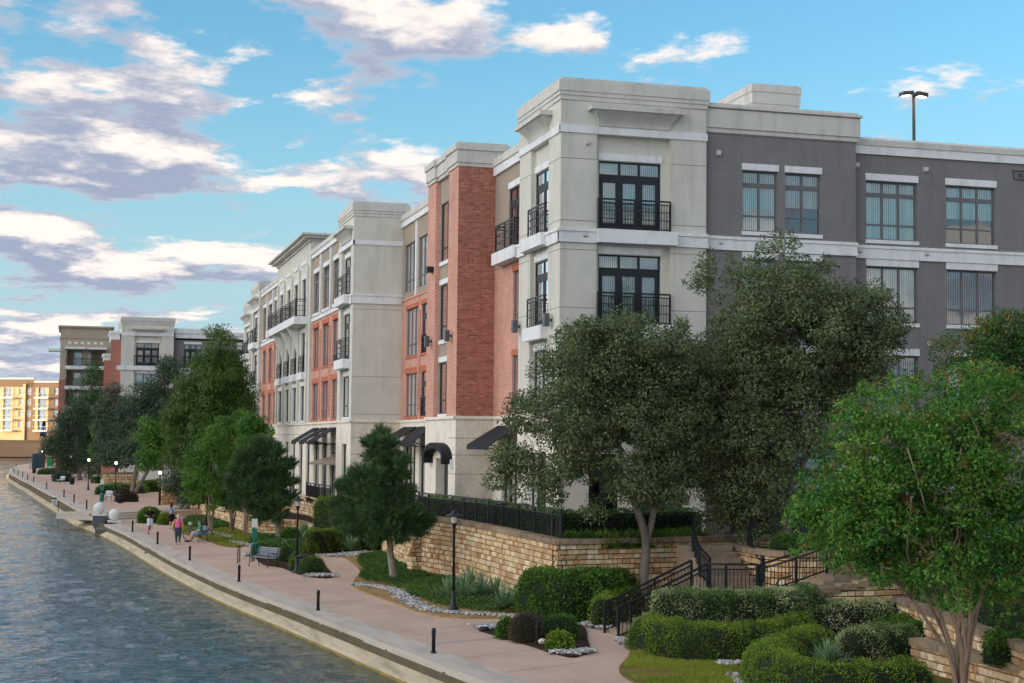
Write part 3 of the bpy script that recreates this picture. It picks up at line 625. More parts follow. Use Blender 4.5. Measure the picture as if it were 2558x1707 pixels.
# ---- corner tower, right face (facing the garden)
FR = Face((X1, Y1), (1, 0), (0, 1)); FL_ = Face((X1, Y1), (0, 1), (1, 0))
rec = (1.57, 4.82)                            # recessed bay
door = (1.75, 4.50)
hr = [(rec[0], rec[1], ZT, 18.95)]
FR.wall('tower_wall', 0, X1R-X1, ZT, 20.3, hr, M['beige'], .3)
inner = [(door[0], door[1], z, z+h) for z, h in ((15.0, 2.84), (11.1, 2.84), (7.45, 2.6))]
FR.wall('bay_wall', rec[0], rec[1], ZT, 18.95, inner, M['beige'], .3, .3)
FI = Face((X1, Y1+.3), (1, 0), (0, 1))
window(FI, door[0], door[1], 15.0, 17.84, 3, True, False, 'door', 'frame', .08, 'slats', .28)
window(FI, door[0], door[1], 11.1, 13.94, 3, True, False, 'door', 'frame', .08, 'slats', .28)
window(FI, door[0], door[1], 7.45, 10.05, 3, False, True, 'win', 'frame', .08, 'slats', .28)
for zz in (14.93, 11.05): railing(FR, 1.60, 4.75, zz, zz+1.25, -.16, .115, True, 2)
FR.box('balcony_slab', rec[0]-.02, 5.03, 14.36, 14.92, -.34, .1, M['trim']); FR.box('balcony_slab', rec[0]-.02, 5.03, 10.48, 11.04, -.30, .1, M['trim'])
def belts(F, a0, a1, zt=14.92, zb=14.34, o=.10):
    F.box('belt_course', a0, a1, zb, zt-.13, -o, .05, M['trim']); F.box('belt_course', a0, a1, zt-.127, zt, -o-.05, .05, M['trim'])
belts(FR, -.1, rec[0]-.03); belts(FR, 5.035, X1R-X1+.05); 
FR.box('band_course', -.06, rec[0]-.003, 18.88, 19.2, -.06, .05, M['trim']); FR.box('band_course', rec[1]+.003, X1R-X1+.04, 18.88, 19.2, -.06, .05, M['trim'])
FR.box('band_course', rec[0], rec[1], 18.88, 19.18, -.085, .28, M['trim'])
hood(FR, rec[0]-.0, rec[1]+.0, 19.22, 20.02)
for z in (17.82, 15.25, 14.05, 11.66): 
    jline(FR, 0.0, rec[0]-.003, z); jline(FR, rec[1]+.003, X1R-X1, z)
vent(FR, 1.12, 18.45); vent(FR, 1.05, 14.62, .2)
# ---- corner tower, left face (facing the canal)
lr = (1.70, 4.32); ld = (1.80, 4.24)
FL_.wall('tower_wall', 0, Y1L-Y1, ZT, 20.3, [(lr[0], lr[1], ZT, 18.9)], M['beige'], .2)
FL_.wall('bay_wall', lr[0], lr[1], ZT, 18.9, [(ld[0]+.03, ld[1], z, z+h) for z, h in ((15.0, 2.8), (11.1, 2.8), (7.45, 2.6))], M['beige'], .12, .2)
FLI = Face((X1+.2, Y1), (0, 1), (1, 0))
window(FLI, ld[0]+.03, ld[1], 15.0, 17.80, 2, True, False, 'door', 'frame', .03, None, .28)
window(FLI, ld[0]+.03, ld[1], 11.1, 13.90, 2, True, False, 'door', 'frame', .03, None, .28)
window(FLI, ld[0]+.03, ld[1], 7.45, 10.05, 2, False, True, 'win', 'frame', .03, 'slats', .28)
for zz in (14.95, 11.05): railing(FL_, 1.80, 4.28, zz, zz+1.25, -.12, .3, True, 2)
FL_.box('balcony_slab', 1.72, 5.0, 14.42, 14.95, -.32, .1, M['trim']); FL_.box('balcony_slab', 1.68, 4.45, 10.48, 11.04, -.30, .1, M['trim'])
belts(FL_, -.1+.001, 1.715); belts(FL_, 5.005, Y1L-Y1)
FL_.box('band_course', -.059, lr[0]-.003, 18.88, 19.2, -.06, .05, M['trim']); FL_.box('band_course', lr[1]+.003, Y1L-Y1, 18.88, 19.2, -.06, .05, M['trim']); FL_.box('band_course', lr[0], lr[1], 18.88, 19.18, -.085, .18, M['trim'])
hood(FL_, lr[0]-.1, lr[1]+.35, 19.22, 20.02)
for z in (17.82, 15.25, 14.05, 11.66): jline(FL_, 0.0, lr[0]-.003, z); jline(FL_, lr[1]+.003, Y1L-Y1, z)
sconce(FL_, 1.05, 11.2); sconce(FL_, 5.85, 11.25)
cornice('cornice', X1, X1R, Y1, Y1L, [(20.24, 20.43, .05), (20.433, 20.6, .09), (20.603, 21.04, .13), (21.043, 21.17, .02)], M['cornice'])
place(MB().box(X1+.3, X1R-.1, Y1+.3, Y1L-.2, 20.0, 20.2).build('roof', M['roof']))
# other two sides of the tower above the wings
place(MB().box(X1R-.02, X1R, Y1+.4, Y1L, 18, 20.3).build('tower_side', M['beige'])); place(MB().box(X1, X1R, Y1L-.02, Y1L, 18, 20.3).build('tower_side', M['beige']))
# stone base
FR.wall('stone_base', 0, X1R-X1, TZ-.6, ZT-.15, [(1.3, 2.6, TZ, 5.7), (3.2, 5.4, TZ+.3, 5.7)], M['base_s'], .3); FR.box('base_cap', -.08, X1R-X1, ZT-.147, ZT+.0, -.08, .05, M['base_s'])
window(FR, 1.3, 2.6, TZ, 5.7, 2, True, False, 'door', 'frame', .15, None); window(FR, 3.2, 5.4, TZ+.3, 5.7, 3, False, True, 'win', 'frame', .15, 'slats')
FL_.wall('stone_base', 0, Y1L-Y1, TZ-.6, ZT-.15, [(1.7, 4.2, TZ+.3, 5.7)], M['base_s'], .3); FL_.box('base_cap', -.08+.001, Y1L-Y1, ZT-.147, ZT, -.08, .05, M['base_s'])
window(FL_, 1.7, 4.2, TZ+.3, 5.7, 3, False, True, 'win', 'frame', .15, 'slats')

# ---- grey wing to the right
FW = Face((X1R, Y1+.3), (1, 0), (0, 1)); wa = 32.4-X1R
w1 = [(1.80, 3.43), (3.79, 5.47)]
FW.wall('wing_wall', 0, wa, ZT-5.3, 19.6, [(a, b, z, z2) for a, b in w1 for z, z2 in ((15.2, 17.8), (11.45, 14.0), (7.6, 10.05))]+[(1.2, 5.8, TZ, 5.6)], M['grey'], .24)
window(FW, 1.2, 5.8, TZ, 5.6, 4, True, False, 'door', 'frame', .2, None)
bl = ['slats', 'part', 'slats', 'half', 'open', 'slats', 'part', 'slats']
k_ = 0
for a, b in w1:
    for z, z2 in ((15.2, 17.8), (11.45, 14.0), (7.6, 10.05)):
        window(FW, a, b, z, z2, 2, z > 15, True, 'win', 'frameg', .14, bl[k_], .28, .16); k_ = (k_+1) % 8
belts(FW, .06, wa+.02); cornice('cornice', X1R+.14, 32.45, Y1+.3, Y1+9, [(19.36, 19.55, .05), (19.553, 20.34, .12), (20.343, 20.62, .04), (20.40, 20.5, .2)], M['cornice'])
FW.box('frieze', 0.02, wa, 19.30, 19.36, -.03, .05, M['grey'])
jline(FW, .02, 1.74, 17.83); jline(FW, 5.55, wa, 17.83); jline(FW, .02, 1.74, 15.1); jline(FW, 5.55, wa, 15.1); jline(FW, .02, 1.74, 14.02); jline(FW, 5.55, wa, 14.02); jline(FW, .02, wa, 10.95)
for a in (1.72, 5.56): vline(FW, a, 18.14, 19.3)
vent(FW, .65, 18.42, .2); vent(FW, .75, 14.62, .2)
FX = Face((32.4, Y1+.9), (1, 0), (0, 1)); wx = 22.0
w2 = [(.82, 3.35), (4.80, 7.33), (9.9, 12.4), (14.0, 16.5)]
FX.wall('wing_wall', 0, wx, ZT-5.3, 19.0, [(a, b, z, z2) for a, b in w2 for z, z2 in ((15.2, 17.8), (11.55, 14.0), (7.65, 10.08))]+[(.9, 3.4, TZ+.4, 5.4), (4.8, 7.3, TZ+.4, 5.4)], M['grey'], .24)
for a in (.9, 4.8): window(FX, a, a+2.5, TZ+.4, 5.4, 3, False, True, 'win', 'frameg', .14, 'slats', .3)
bs = {(.82, 15.2): 'slats', (.82, 11.55): 'slats', (.82, 7.65): 'open', (4.80, 15.2): 'half', (4.80, 11.55): 'open', (9.9, 15.2): 'part'}
for a, b in w2:
    for z, z2 in ((15.2, 17.8), (11.55, 14.0), (7.65, 10.08)):
        window(FX, a, b, z, z2, 3, z > 15, True, 'win', 'frameg', .14, bs.get((a, z), 'slats'), .3, .16)
belts(FX, .08, wx); FX.box('parapet', -.02, wx, 18.98, 19.36, -.10, .3, M['trim']); FX.box('parapet', -.02, wx, 19.363, 19.62, -.15, .3, M['cornice']); FX.box('parapet', -.02, wx, 19.623, 19.72, -.06, .3, M['trim'])
for z in (17.83, 15.1, 14.05, 10.9):
    for a, b in ((.02, .76), (3.42, 4.74), (7.4, 9.84)): jline(FX, a, b, z)
for a in (.78, 3.40, 4.76, 7.38): 
    for z0, z1 in ((18.16, 18.95), (10.42, 11.36)): vline(FX, a, z0, z1)
for a, z in ((.35, 18.4), (3.75, 18.4), (.45, 14.62), (3.75, 14.62), (3.9, 10.6)): vent(FX, a, z, .2)
o = MB(); c = [(8.22, 18.68), (9.0, 18.68), (8.92, 18.28), (8.30, 18.28)]
for i in range(4): o.bar(FX.w(*c[i], -.03), FX.w(*c[(i+1) % 4], -.03), .05, .05)
FX.quadbox(o, 8.55, 8.68, 18.4, 18.55, -.16, 0); place(o.build('trapezoid_vent', M['sconce']))
ph = PY(1881, 208, 66.0); pr = PY(1994, 215, 66.0); zt = ph.z
cornice('roof_house', ph.x, pr.x, 66.0, 70.3, [(18.8, zt-1.5, 0), (zt-1.497, zt-.95, .04), (zt-.947, zt-.4, .08), (zt-.397, zt-.06, .12), (zt-.057, zt, .04)], M['cornice'])
place(MB().box(X1R, 55, Y1+1.3, 92, 18.6, 18.9).build('roof', M['roof']))
place(MB().box(54.3, 54.5, Y1+.9, 150, 1.5, 19).build('end_wall', M['grey']))

# ---- bay between corner tower and brick tower (stucco over brick)
XS1 = 19.1; Y2 = 71.0; X2 = 17.27; Y2L = 77.6
FS1 = Face((XS1, Y1L), (0, 1), (1, 0)); sa = Y2-Y1L
d1 = (.72, 2.72); b1 = (.45, 1.95)
FS1.wall('bay_stucco', 0, sa, 14.3, 18.9, [(d1[0], d1[1], 15.0, 17.83)], M['taupe'], .24); FS1.wall('bay_brick', 0, sa, ZT, 14.3, [(b1[0], b1[1], z, z2) for z, z2 in ((11.35, 13.95), (7.75, 10.06))], M['brick'], .24)
window(FS1, d1[0], d1[1], 15.0, 17.83, 2, True, False, 'door', 'frame', .06, None, .3)
for z, z2 in ((11.35, 13.95), (7.75, 10.06)):
    w_ = window(FS1, b1[0], b1[1], z, z2, 2, False, True, 'win', 'frameg', .08, 'slats'); sub(FS1.box('soldier_course', b1[0]-.15, b1[1]+.15, z2, z2+.30, -.015, .1, M['soldier'], w_), w_); sub(FS1.box('brick_sill', b1[0]-.1, b1[1]+.1, z-.12, z, -.06, .12, M['soldier'], w_), w_)
railing(FS1, .35, 3.5, 14.97, 16.2, -.42, .25, True, 2); FS1.box('balcony_slab', .05, 3.9, 14.40, 14.95, -.52, .1, M['trim'])
FS1.box('parapet', .0, sa+3, 18.88, 19.3, -.12, .3, M['trim']); FS1.box('parapet', .0, sa+3, 19.303, 19.66, -.18, .3, M['cornice'])
FS1.wall('stone_base', 0, sa, TZ-.6, ZT-.15, [(.8, 3.6, TZ, 5.6)], M['base_s'], .3); window(FS1, .8, 3.6, TZ, 5.6, 3, False, False, 'door', 'frame', .15, None); FS1.box('base_cap', 0, sa, ZT-.147, ZT, -.06, .05, M['base_s'])
# ---- brick tower
FB = Face((X2, Y2), (1, 0), (0, 1)); FBL = Face((X2, Y2), (0, 1), (1, 0)); bw = XS1-X2+.2; bl_ = Y2L-Y2
FB.wall('brick_backing', 0, bw, ZT, 19.35, [], M['mortar'], .1)
brm = {}
bricks = []; L0, HH = .272, .0905
z = ZT+.004; r_ = 0
while z < 19.3:
    if 14.55 < z+HH/2 < 14.88:
        if not brm.get('sd'):
            brm['sd'] = True; x = 0
            while x < bw-.02: bricks.append((x, min(x+.088, bw), z, z+.335)); x += .096
        z += .345; continue
    x = -(L0/2)*(r_ % 2)
    while x < bw-.01:
        a0, a1 = max(0.0, x), min(bw, x+L0-.014)
        if a1-a0 > .03: bricks.append((a0, a1, z, z+HH-.013))
        x += L0
    z += HH; r_ += 1
cache = {}
def brick_obj(b, parent):
    key = (round(b[1]-b[0], 3), round(b[3]-b[2], 3))
    if key not in cache: cache[key] = MB().box(0, key[0], -.012, .02, 0, key[1]).mesh(M['bricks'], 'brick')
    o = link('brick', cache[key], None, (X2+b[0]-BB.location.x, Y2-BB.location.y, b[2]-BB.location.z)); o.parent = parent; return o
order = sorted(bricks, key=lambda b: -((b[1]-b[0])*(b[3]-b[2])-.0004*abs(b[2]-15.2)))
for b in order[:296]: brick_obj(b, BB)
mb = MB()
for b in order[296:]:
    dx = random.uniform(-.002, .003); mb.add([(X2+b[0], Y2-.012-dx, b[2]), (X2+b[1], Y2-.012-dx, b[2]), (X2+b[1], Y2-.012-dx, b[3]), (X2+b[0], Y2-.012-dx, b[3]), (X2+b[0], Y2, b[2]), (X2+b[1], Y2, b[2]), (X2+b[1], Y2, b[3]), (X2+b[0], Y2, b[3])],
                                        [(0, 1, 2, 3), (4, 5, 1, 0), (3, 2, 6, 7), (4, 0, 3, 7), (1, 5, 6, 2)])
tag(place(mb.build('bricks', M['bricks'])), kind='stuff')
# left face of brick tower: two piers and a recessed window strip
s0, s1 = 2.0, 4.78
FBL.wall('brick_pier', 0, s0, ZT, 19.35, [], M['brick'], .1); FBL.wall('brick_pier', s1, bl_, ZT, 19.35, [], M['brick'], .1)
FB2 = Face((X2+.24, Y2), (0, 1), (1, 0))
mb = MB(); FBL.quadbox(mb, s1, s1+.01, ZT, 19.35, 0, .24); FBL.quadbox(mb, s0-.01, s0, ZT, 19.35, 0, .24); place(mb.build('pier_return', M['brick']))
Face((X2, Y2L), (1, 0), (0, -1)).wall('brick_side', 0, 2, ZT, 19.35, [], M['brick'], .1)
wz = ((15.15, 18.1), (11.2, 13.95), (7.5, 10.05))
FB2.wall('strip_stucco', s0, s1, ZT, 19.35, [(s0+.15, s1-.15, *q) for q in wz], M['taupe'], .2)
for q in wz: window(FB2, s0+.15, s1-.15, q[0], q[1], 2, False, True, 'win', 'frame', .05, None, .26 if q[1] < 15 else None, .2)
mb = MB(); m2 = [(19.30, 19.48, .06), (19.483, 20.08, .12), (20.083, 20.36, .20), (20.363, 20.46, .1)]
cornice('cornice', X2, XS1+.5, Y2, Y2+s0, m2, M['cornice']); cornice('cornice', X2+.12, XS1+.5, Y2+s0+.25, Y2+s1-.25, [(a+.003, b-.004, o) for a, b, o in m2], M['cornice']); cornice('cornice', X2, XS1+.5, Y2+s1, Y2L, m2, M['cornice'])
sconce(FBL, 1.0, 11.2); sconce(FBL, 5.4, 11.2)
o = MB(); FBL.quadbox(o, 5.1, 5.5, 14.7, 15.0, -.35, 0); place(o.build('flood_lamp', M['black']))
da, db = PX(1119, 1200, X2).y-Y2, PX(1088, 1200, X2).y-Y2; hb = [(da, db, TZ, 5.3)]
FB.wall('stone_base', 0, bw, TZ-.6, ZT-.15, [], M['base'], .2); FBL.wall('stone_base', 0, bl_, TZ-.6, ZT-.15, hb, M['base_s'], .5)
FB.box('base_cap', -.09, bw, ZT-.147, ZT, -.09, .04, M['base_s']); FBL.box('base_cap', -.089, bl_, ZT-.1475, ZT-.0005, -.09, .04, M['base_s'])
for z in (3.4, 4.6, 5.5, 6.3): FB.box('course_joint', 0, bw, z-.012, z+.012, -.004, .01, M['joint']); FBL.box('course_joint', 0, da, z-.012, z+.012, -.004, .01, M['joint'])
FBL.box('door', da, db, TZ, 5.3, .45, .55, M['frame'])
for px_, py_ in ((1075.6, 1157), (1127, 1160)):
    q_ = PX(px_, py_, X2-.08); a = q_.y-Y2; FBL.box('door_lamp', a-.14, a+.14, q_.z-.2, q_.z+.22, -.12, 0, M['white'])
# arched awning over the door
m = MB(); n = 14; dep = .5; af, an_ = PX(1054, 1145, X2-dep).y-Y2, PX(1104, 1145, X2-dep).y-Y2; c = (af+an_)/2; R = (af-an_)/2; zs_ = 5.35; rise = .72
def arc(i, r, t, th=0): u = math.pi*i/n; return FBL.w(c-(R-th)*math.cos(u), zs_+(rise-th)*math.sin(u), t)
for i in range(n):
    m.add([arc(i, R, 0), arc(i+1, R, 0), arc(i+1, R, -dep), arc(i, R, -dep)], [(0, 1, 2, 3)], True); m.add([arc(i, R, 0, .28), arc(i+1, R, 0, .28), arc(i+1, R, -dep, .28), arc(i, R, -dep, .28)], [(3, 2, 1, 0)], True)
    for t in (-dep, 0): m.add([arc(i, R, t), arc(i+1, R, t), arc(i+1, R, t, .28), arc(i, R, t, .28)], [(0, 1, 2, 3)])
for sgn in (-1, 1): FBL.quadbox(m, c+sgn*(R-.15)-.15, c+sgn*(R-.15)+.15, zs_-.3, zs_+.01, -dep, 0)
place(m.build('arched_awning', M['awning']))
def awning(F, a0, a1, zt, zb, out=1.4):
    m = MB(); m.add([F.w(a0, zt, -.02), F.w(a1, zt, -.02), F.w(a1, zb, -out), F.w(a0, zb, -out), F.w(a0, zt-.06, -.02), F.w(a1, zt-.06, -.02), F.w(a1, zb-.06, -out), F.w(a0, zb-.06, -out)], [(0, 1, 2, 3), (7, 6, 5, 4), (3, 2, 6, 7), (0, 3, 7, 4), (1, 5, 6, 2)])
    m.add([F.w(a0, zb, -out), F.w(a1, zb, -out), F.w(a1, zb-.22, -out-.02), F.w(a0, zb-.22, -out-.02)], [(0, 1, 2, 3)])
    for a in (a0+.08, a1-.08): m.bar(F.w(a, zb, -out+.05), F.w(a, zb-.25, 0), .04, .04)
    return place(m.build('awning', M['awning']), F.B)
awning(FS1, .3, 4.3, 6.9, 6.0, 1.5)
# ---- bay between brick tower and grey block
XS2 = 18.75; Y3 = 91.2; X3 = 15.75; Y3L = 96.6
FS2 = Face((XS2, Y2L), (0, 1), (1, 0)); sb = Y3-Y2L
up = [(1.6, 4.8), (5.6, 9.0), (9.8, 12.9)]
FS2.wall('bay_stucco', 0, sb, 14.5, 19.0, [(a, b, 14.95, 17.83) for a, b in up], M['taupe'], .25); FS2.wall('bay_brick', 0, sb, ZT, 14.5, [(a, b, z, z2) for (a, b) in ((5.5, 8.0), (8.9, 12.2), (2, 4.5)) for z, z2 in ((11.1, 13.9), (7.55, 10.06))], M['brick'], .25)
for a, b in up: window(FS2, a, b, 14.95, 17.83, 3, False, True, 'win', 'frameg', .08, 'slats')
for a in (5.2, 9.4, 1.2): FS2.box('pilaster', a-.16, a+.16, 14.55, 18.9, -.10, .05, M['trim'])
for a, b, kd in ((5.5, 8.0, 'door'), (8.9, 12.2, 'win'), (2, 4.5, 'win')):
    for z, z2 in ((11.1, 13.9), (7.55, 10.06)):
        w_ = window(FS2, a, b, z, z2, 2 if kd == 'door' else 3, kd == 'door', kd == 'win', kd, 'frame' if kd == 'door' else 'frameg', .08, None if kd == 'door' else 'slats')
        sub(FS2.box('soldier_course', a-.2, b+.2, z2, z2+.34, -.02, .1, M['soldier'], w_), w_); sub(FS2.box('brick_sill', a-.1, b+.1, z-.14, z, -.06, .12, M['soldier'], w_), w_)
        if kd == 'door': railing(FS2, a+.02, b-.02, z-.1, z+1.05, .02, .4, False, 3)
    FS2.box('frieze_brick', a-.3, b+.3, 14.15, 14.45, -.03, .03, M['brick'])
for a in (8.3, 8.65): FS2.box('brick_rib', a-.09, a+.09, 7.7, 13.6, -.07, .02, M['brick'])
FS2.box('parapet', -.1, sb, 18.98, 19.35, -.12, .3, M['trim']); FS2.box('parapet', -.1, sb, 19.353, 19.7, -.18, .3, M['cornice']); FS2.box('belt_course', 0, sb, 14.46, 14.6, -.08, .03, M['brick'])
FS2.wall('stone_base', 0, sb, TZ-.6, ZT-.15, [(5.6, 8.2, TZ, 5.9), (9.2, 12.4, TZ, 5.9)], M['base_s'], .3); FS2.box('base_cap', 0, sb, ZT-.147, ZT, -.06, .05, M['base_s'])
window(FS2, 5.6, 8.2, TZ, 5.9, 2, False, False, 'door', 'frame', .15, None); window(FS2, 9.2, 12.4, TZ, 5.9, 3, False, True, 'win', 'frame', .15, 'slats')
awning(FS2, 8.8, 12.6, 6.95, 6.05, 1.5); awning(FS2, 5.0, 8.4, 6.95, 6.05, 1.1)
# ---- grey-beige block with blank side
FC = Face((X3, Y3), (1, 0), (0, 1)); FCL = Face((X3, Y3), (0, 1), (1, 0)); cw = XS2-X3+.2; cl = Y3L-Y3
FC.wall('block_wall', 0, cw, ZT, 19.7, [], M['beige'], .1)
def tower_left(F, L_, a0=1.0, a1=None, side=True):
    a1 = a1 or L_-1.1
    F.wall('block_wall', 0, L_, ZT, 19.7, [(a0, a1, ZT, 17.9)], M['beige'], .2)
    G_ = Face((F.p.x+F.n.x*.2, F.p.y+F.n.y*.2), F.d[:2], F.n[:2], F.B); c0, c1 = a0+.12, a1-.12
    G_.wall('bay_wall', a0, a1, ZT, 17.9, [(c0, c1, z, z2) for z, z2 in ((15.0, 17.4), (11.1, 13.9), (7.55, 10.05))], M['beige'], .2)
    for z, z2 in ((15.0, 17.4), (11.1, 13.9)): window(G_, c0, c1, z, z2, 2, True, False, 'door', 'frame', .03, None, .25); railing(F, a0+.1, a1-.1, z-.05, z+1.2, -.25, .5, True, 2)
    window(G_, c0, c1, 7.55, 10.05, 2, False, True, 'win', 'frame', .03, 'slats', .25, .14)
    F.box('balcony_slab', a0-.05, a1+.2, 14.42, 14.95, -.42, .1, M['trim']); F.box('balcony_slab', a0-.05, a1+.05, 10.48, 11.04, -.42, .1, M['trim'])
    F.box('band_course', -.06, L_, 17.9, 18.18, -.06, .05, M['trim']); belts(F, -.099, a0-.06); belts(F, a1+.21, L_); hood(F, a0-.1, a1+.2, 18.3, 19.1)
tower_left(FCL, cl)
belts(FC, -.1, cw); FC.box('band_course', -.0585, cw, 17.9005, 18.1795, -.06, .05, M['trim'])
cornice('cornice', X3, XS2+.3, Y3, Y3L, [(19.62, 19.8, .05), (19.803, 19.96, .09), (19.963, 20.38, .13), (20.383, 20.52, .03)], M['cornice'])
jline(FC, 0, cw, 9.95); jline(FC, 0, cw, 14.0); jline(FC, 0, cw, 7.7)
FC.wall('stone_base', 0, cw, TZ-.6, ZT-.15, [], M['base'], .2); FCL.wall('stone_base', 0, cl, TZ-.6, ZT-.15, [(1.5, 3.2, TZ, 5.9)], M['base_s'], .3); FC.box('base_cap', -.09, cw, ZT-.147, ZT, -.09, .04, M['base_s']); FCL.box('base_cap', -.0895, cl, ZT-.1475, ZT-.0005, -.09, .04, M['base_s'])
window(FCL, 1.5, 3.2, TZ, 5.9, 1, False, False, 'door', 'frame', .15, None)
for z in (5.3, 6.3, 4.2, 3.2): FC.box('course_joint', 0, cw, z-.012, z+.012, -.004, .01, M['joint'])
sconce(FCL, 4.9, 11.2); sconce(FCL, .2, 11.2) if False else None
# ---- long canal front beyond: brick bays, balcony bay, brick bays, tower, end bay
def brick_bay(Ya, Yb, X, wins):
    F = Face((X, Ya), (0, 1), (1, 0)); L_ = Yb-Ya
    F.wall('bay_stucco', 0, L_, 14.45, 19.0, [(a, b, 15.0, 17.83) for a, b in wins], M['taupe'], .3)
    F.wall('bay_brick', 0, L_, ZT, 14.45, [(a, b, z, z2) for a, b in wins for z, z2 in ((11.1, 13.95), (7.5, 10.05))], M['brick'], .3)
    for a, b in wins:
        window(F, a, b, 15.0, 17.83, 2, True, True, 'win', 'frameg', .12, None, .3, .18)
        for z, z2 in ((11.1, 13.95), (7.5, 10.05)):
            w_ = window(F, a, b, z, z2, 2, False, True, 'win', 'frameg', .12, None); sub(F.box('soldier_course', a-.2, b+.2, z2, z2+.34, -.02, .1, M['soldier'], w_), w_); sub(F.box('brick_sill', a-.1, b+.1, z-.14, z, -.06, .12, M['soldier'], w_), w_)
    g = [(wins[i][1]+wins[i+1][0])/2 for i in range(len(wins)-1)]
    for a in g:
        F.box('pilaster', a-.17, a+.17, 14.75, 18.9, -.12, .05, M['trim']); F.box('brick_rib', a-.28, a-.12, 7.6, 13.7, -.07, .02, M['brick']); F.box('brick_rib', a+.12, a+.28, 7.6, 13.7, -.07, .02, M['brick'])
    F.box('belt_course', 0, L_, 14.47, 14.72, -.09, .03, M['trim'])
    F.box('parapet', -.1, L_, 18.98, 19.3, -.12, .3, M['trim']); F.box('parapet', -.1, L_, 19.303, 19.62, -.18, .3, M['cornice'])
    return F
XF = 15.98
S3e = 109.3
brick_bay(Y3L, S3e, XF, [(1.0, 3.6), (5.2, 7.9), (9.6, 12.2)])
S4e = 128.2
FD = Face((15.8, S3e), (0, 1), (1, 0)); dl = S4e-S3e
cols_ = [2.1, 6.4, 10.6, 15.0]
dw = [(c, c+2.1) for c in cols_]
FD.wall('balcony_front', 0, dl, ZT, 20.6, [(a, b, z, z2) for a, b in dw for z, z2 in ((15.0, 17.83), (11.1, 13.9), (7.5, 10.0))], M['beige'], .35)
for a, b in dw:
    window(FD, a, b, 15.0, 17.83, 2, True, False, 'door', 'frame', .14, None, .3); window(FD, a, b, 11.1, 13.9, 2, True, False, 'door', 'frame', .14, None, .3); window(FD, a, b, 7.5, 10.0, 2, False, True, 'win', 'frame', .14, 'slats', .25, .15)
    railing(FD, a-.05, b+.05, 11.0, 12.2, -.16, .4, True, 1); FD.box('balcony_slab', a-.3, b+.3, 10.48, 11.0, -.3, .1, M['trim']); FD.box('panel_frame', a-.35, b+.35, 18.9, 19.2, -.06, .03, M['trim'])
for a in [c-1.1 for c in cols_]+[17.9]: FD.box('pilaster', a-.28, a+.28, ZT+.1, 18.7, -.14, .03, M['beige'])
railing(FD, 1.0, 9.2, 14.97, 16.2, -.9, .35, True, 3); railing(FD, 9.5, 17.6, 14.97, 16.2, -.9, .35, True, 3)
FD.box('balcony_slab', .7, 9.3, 14.40, 14.95, -1.05, .1, M['trim']); FD.box('balcony_slab', 9.35, 17.9, 14.40, 14.95, -1.05, .1, M['trim'])
for a in (5.2, 9.35, 13.9):
    m = MB(); n = 6
    for i in range(n):
        u0, u1 = i/n, (i+1)/n; f_ = lambda u: (-.8*(1-u)**1.7-.15, 14.38-2.3*u)
        (t0, z0), (t1, z1) = f_(u0), f_(u1); c = [FD.w(a+s, z, t) for s in (-.10, .10) for z, t in ((z0, t0), (z1, t1), (z1, -.1), (z0, -.1))]
        m.add(c, [(0, 1, 2, 3), (7, 6, 5, 4), (0, 4, 5, 1), (1, 5, 6, 2)])
    place(m.build('bracket', M['trim']))
cornice('cornice', 15.8, 20, S3e, S4e, [(20.3, 20.5, .12), (20.503, 20.68, .5), (20.683, 20.82, .75)], M['cornice'])
place(MB().box(15.805, 20, S3e-.02, S3e-.004, ZT, 20.4).build('block_side', M['beige']))
S5e = 140.6
brick_bay(S4e, S5e, XF, [(.8, 3.1), (4.7, 7.2), (9.0, 11.4)])
T4e = 146.8
FE = Face((15.7, S5e), (0, 1), (1, 0)); tower_left(FE, T4e-S5e); FEs = Face((15.7, S5e), (1, 0), (0, 1)); FEs.wall('block_wall', 0, 3.5, ZT, 19.7, [], M['beige'], .1)
cornice('cornice', 15.7, 19.5, S5e, T4e, [(19.62, 19.8, .05), (19.803, 19.96, .09), (19.963, 20.38, .13), (20.383, 20.52, .03)], M['cornice'])
brick_bay(T4e, 160.0, 17.4, [(1.0, 3.4), (5.2, 7.6), (9.4, 11.6)])
FG = Face((17.0, 160.0), (0, 1), (1, 0)); tower_left(FG, 6.5); Face((17.0, 160), (1, 0), (0, 1)).wall('block_wall', 0, 3, ZT, 19.7, [], M['beige'], .1)
cornice('cornice', 17.0, 20, 160, 166.5, [(19.62, 19.8, .05), (19.803, 19.96, .09), (19.963, 20.38, .13), (20.383, 20.52, .03)], M['cornice'])
# stone base of the long front with doors, windows and three awnings
FH = Face((15.9, Y3L), (0, 1), (1, 0)); hs = []
for k_, (a, b) in enumerate([(1.0, 3.2), (4.6, 6.6), (8.0, 10.4), (12.2, 14.2), (16.0, 17.8), (20.0, 21.8), (24.0, 25.8), (28, 30), (33, 35), (38, 40)]): hs.append((a, b, TZ, 5.95))
FH.wall('stone_base', 0, 166.5-Y3L, TZ-.6, ZT-.15, hs, M['base_s'], .3); FH.box('base_cap', 0, 166.5-Y3L, ZT-.147, ZT, -.1, .05, M['base_s'])
for k_, h in enumerate(hs): window(FH, *h, 2, False, k_ % 3 != 1, 'win' if k_ % 3 != 1 else 'door', 'frame', .15, 'slats' if k_ % 2 else None)
for a in (.6, 4.4, 8.2): awning(FH, a, a+2.7, 6.95, 6.05, 1.5)
for z in (6.5,): FH.box('course_joint', 0, 40, z-.012, z+.012, -.004, .01, M['joint'])
place(MB().box(16.2, 55, 92, 150, 18.6, 18.9).build('roof', M['roof'])); place(MB().box(19.3, 55, 149.8, 150, 1.5, 19).build('end_wall', M['grey']))
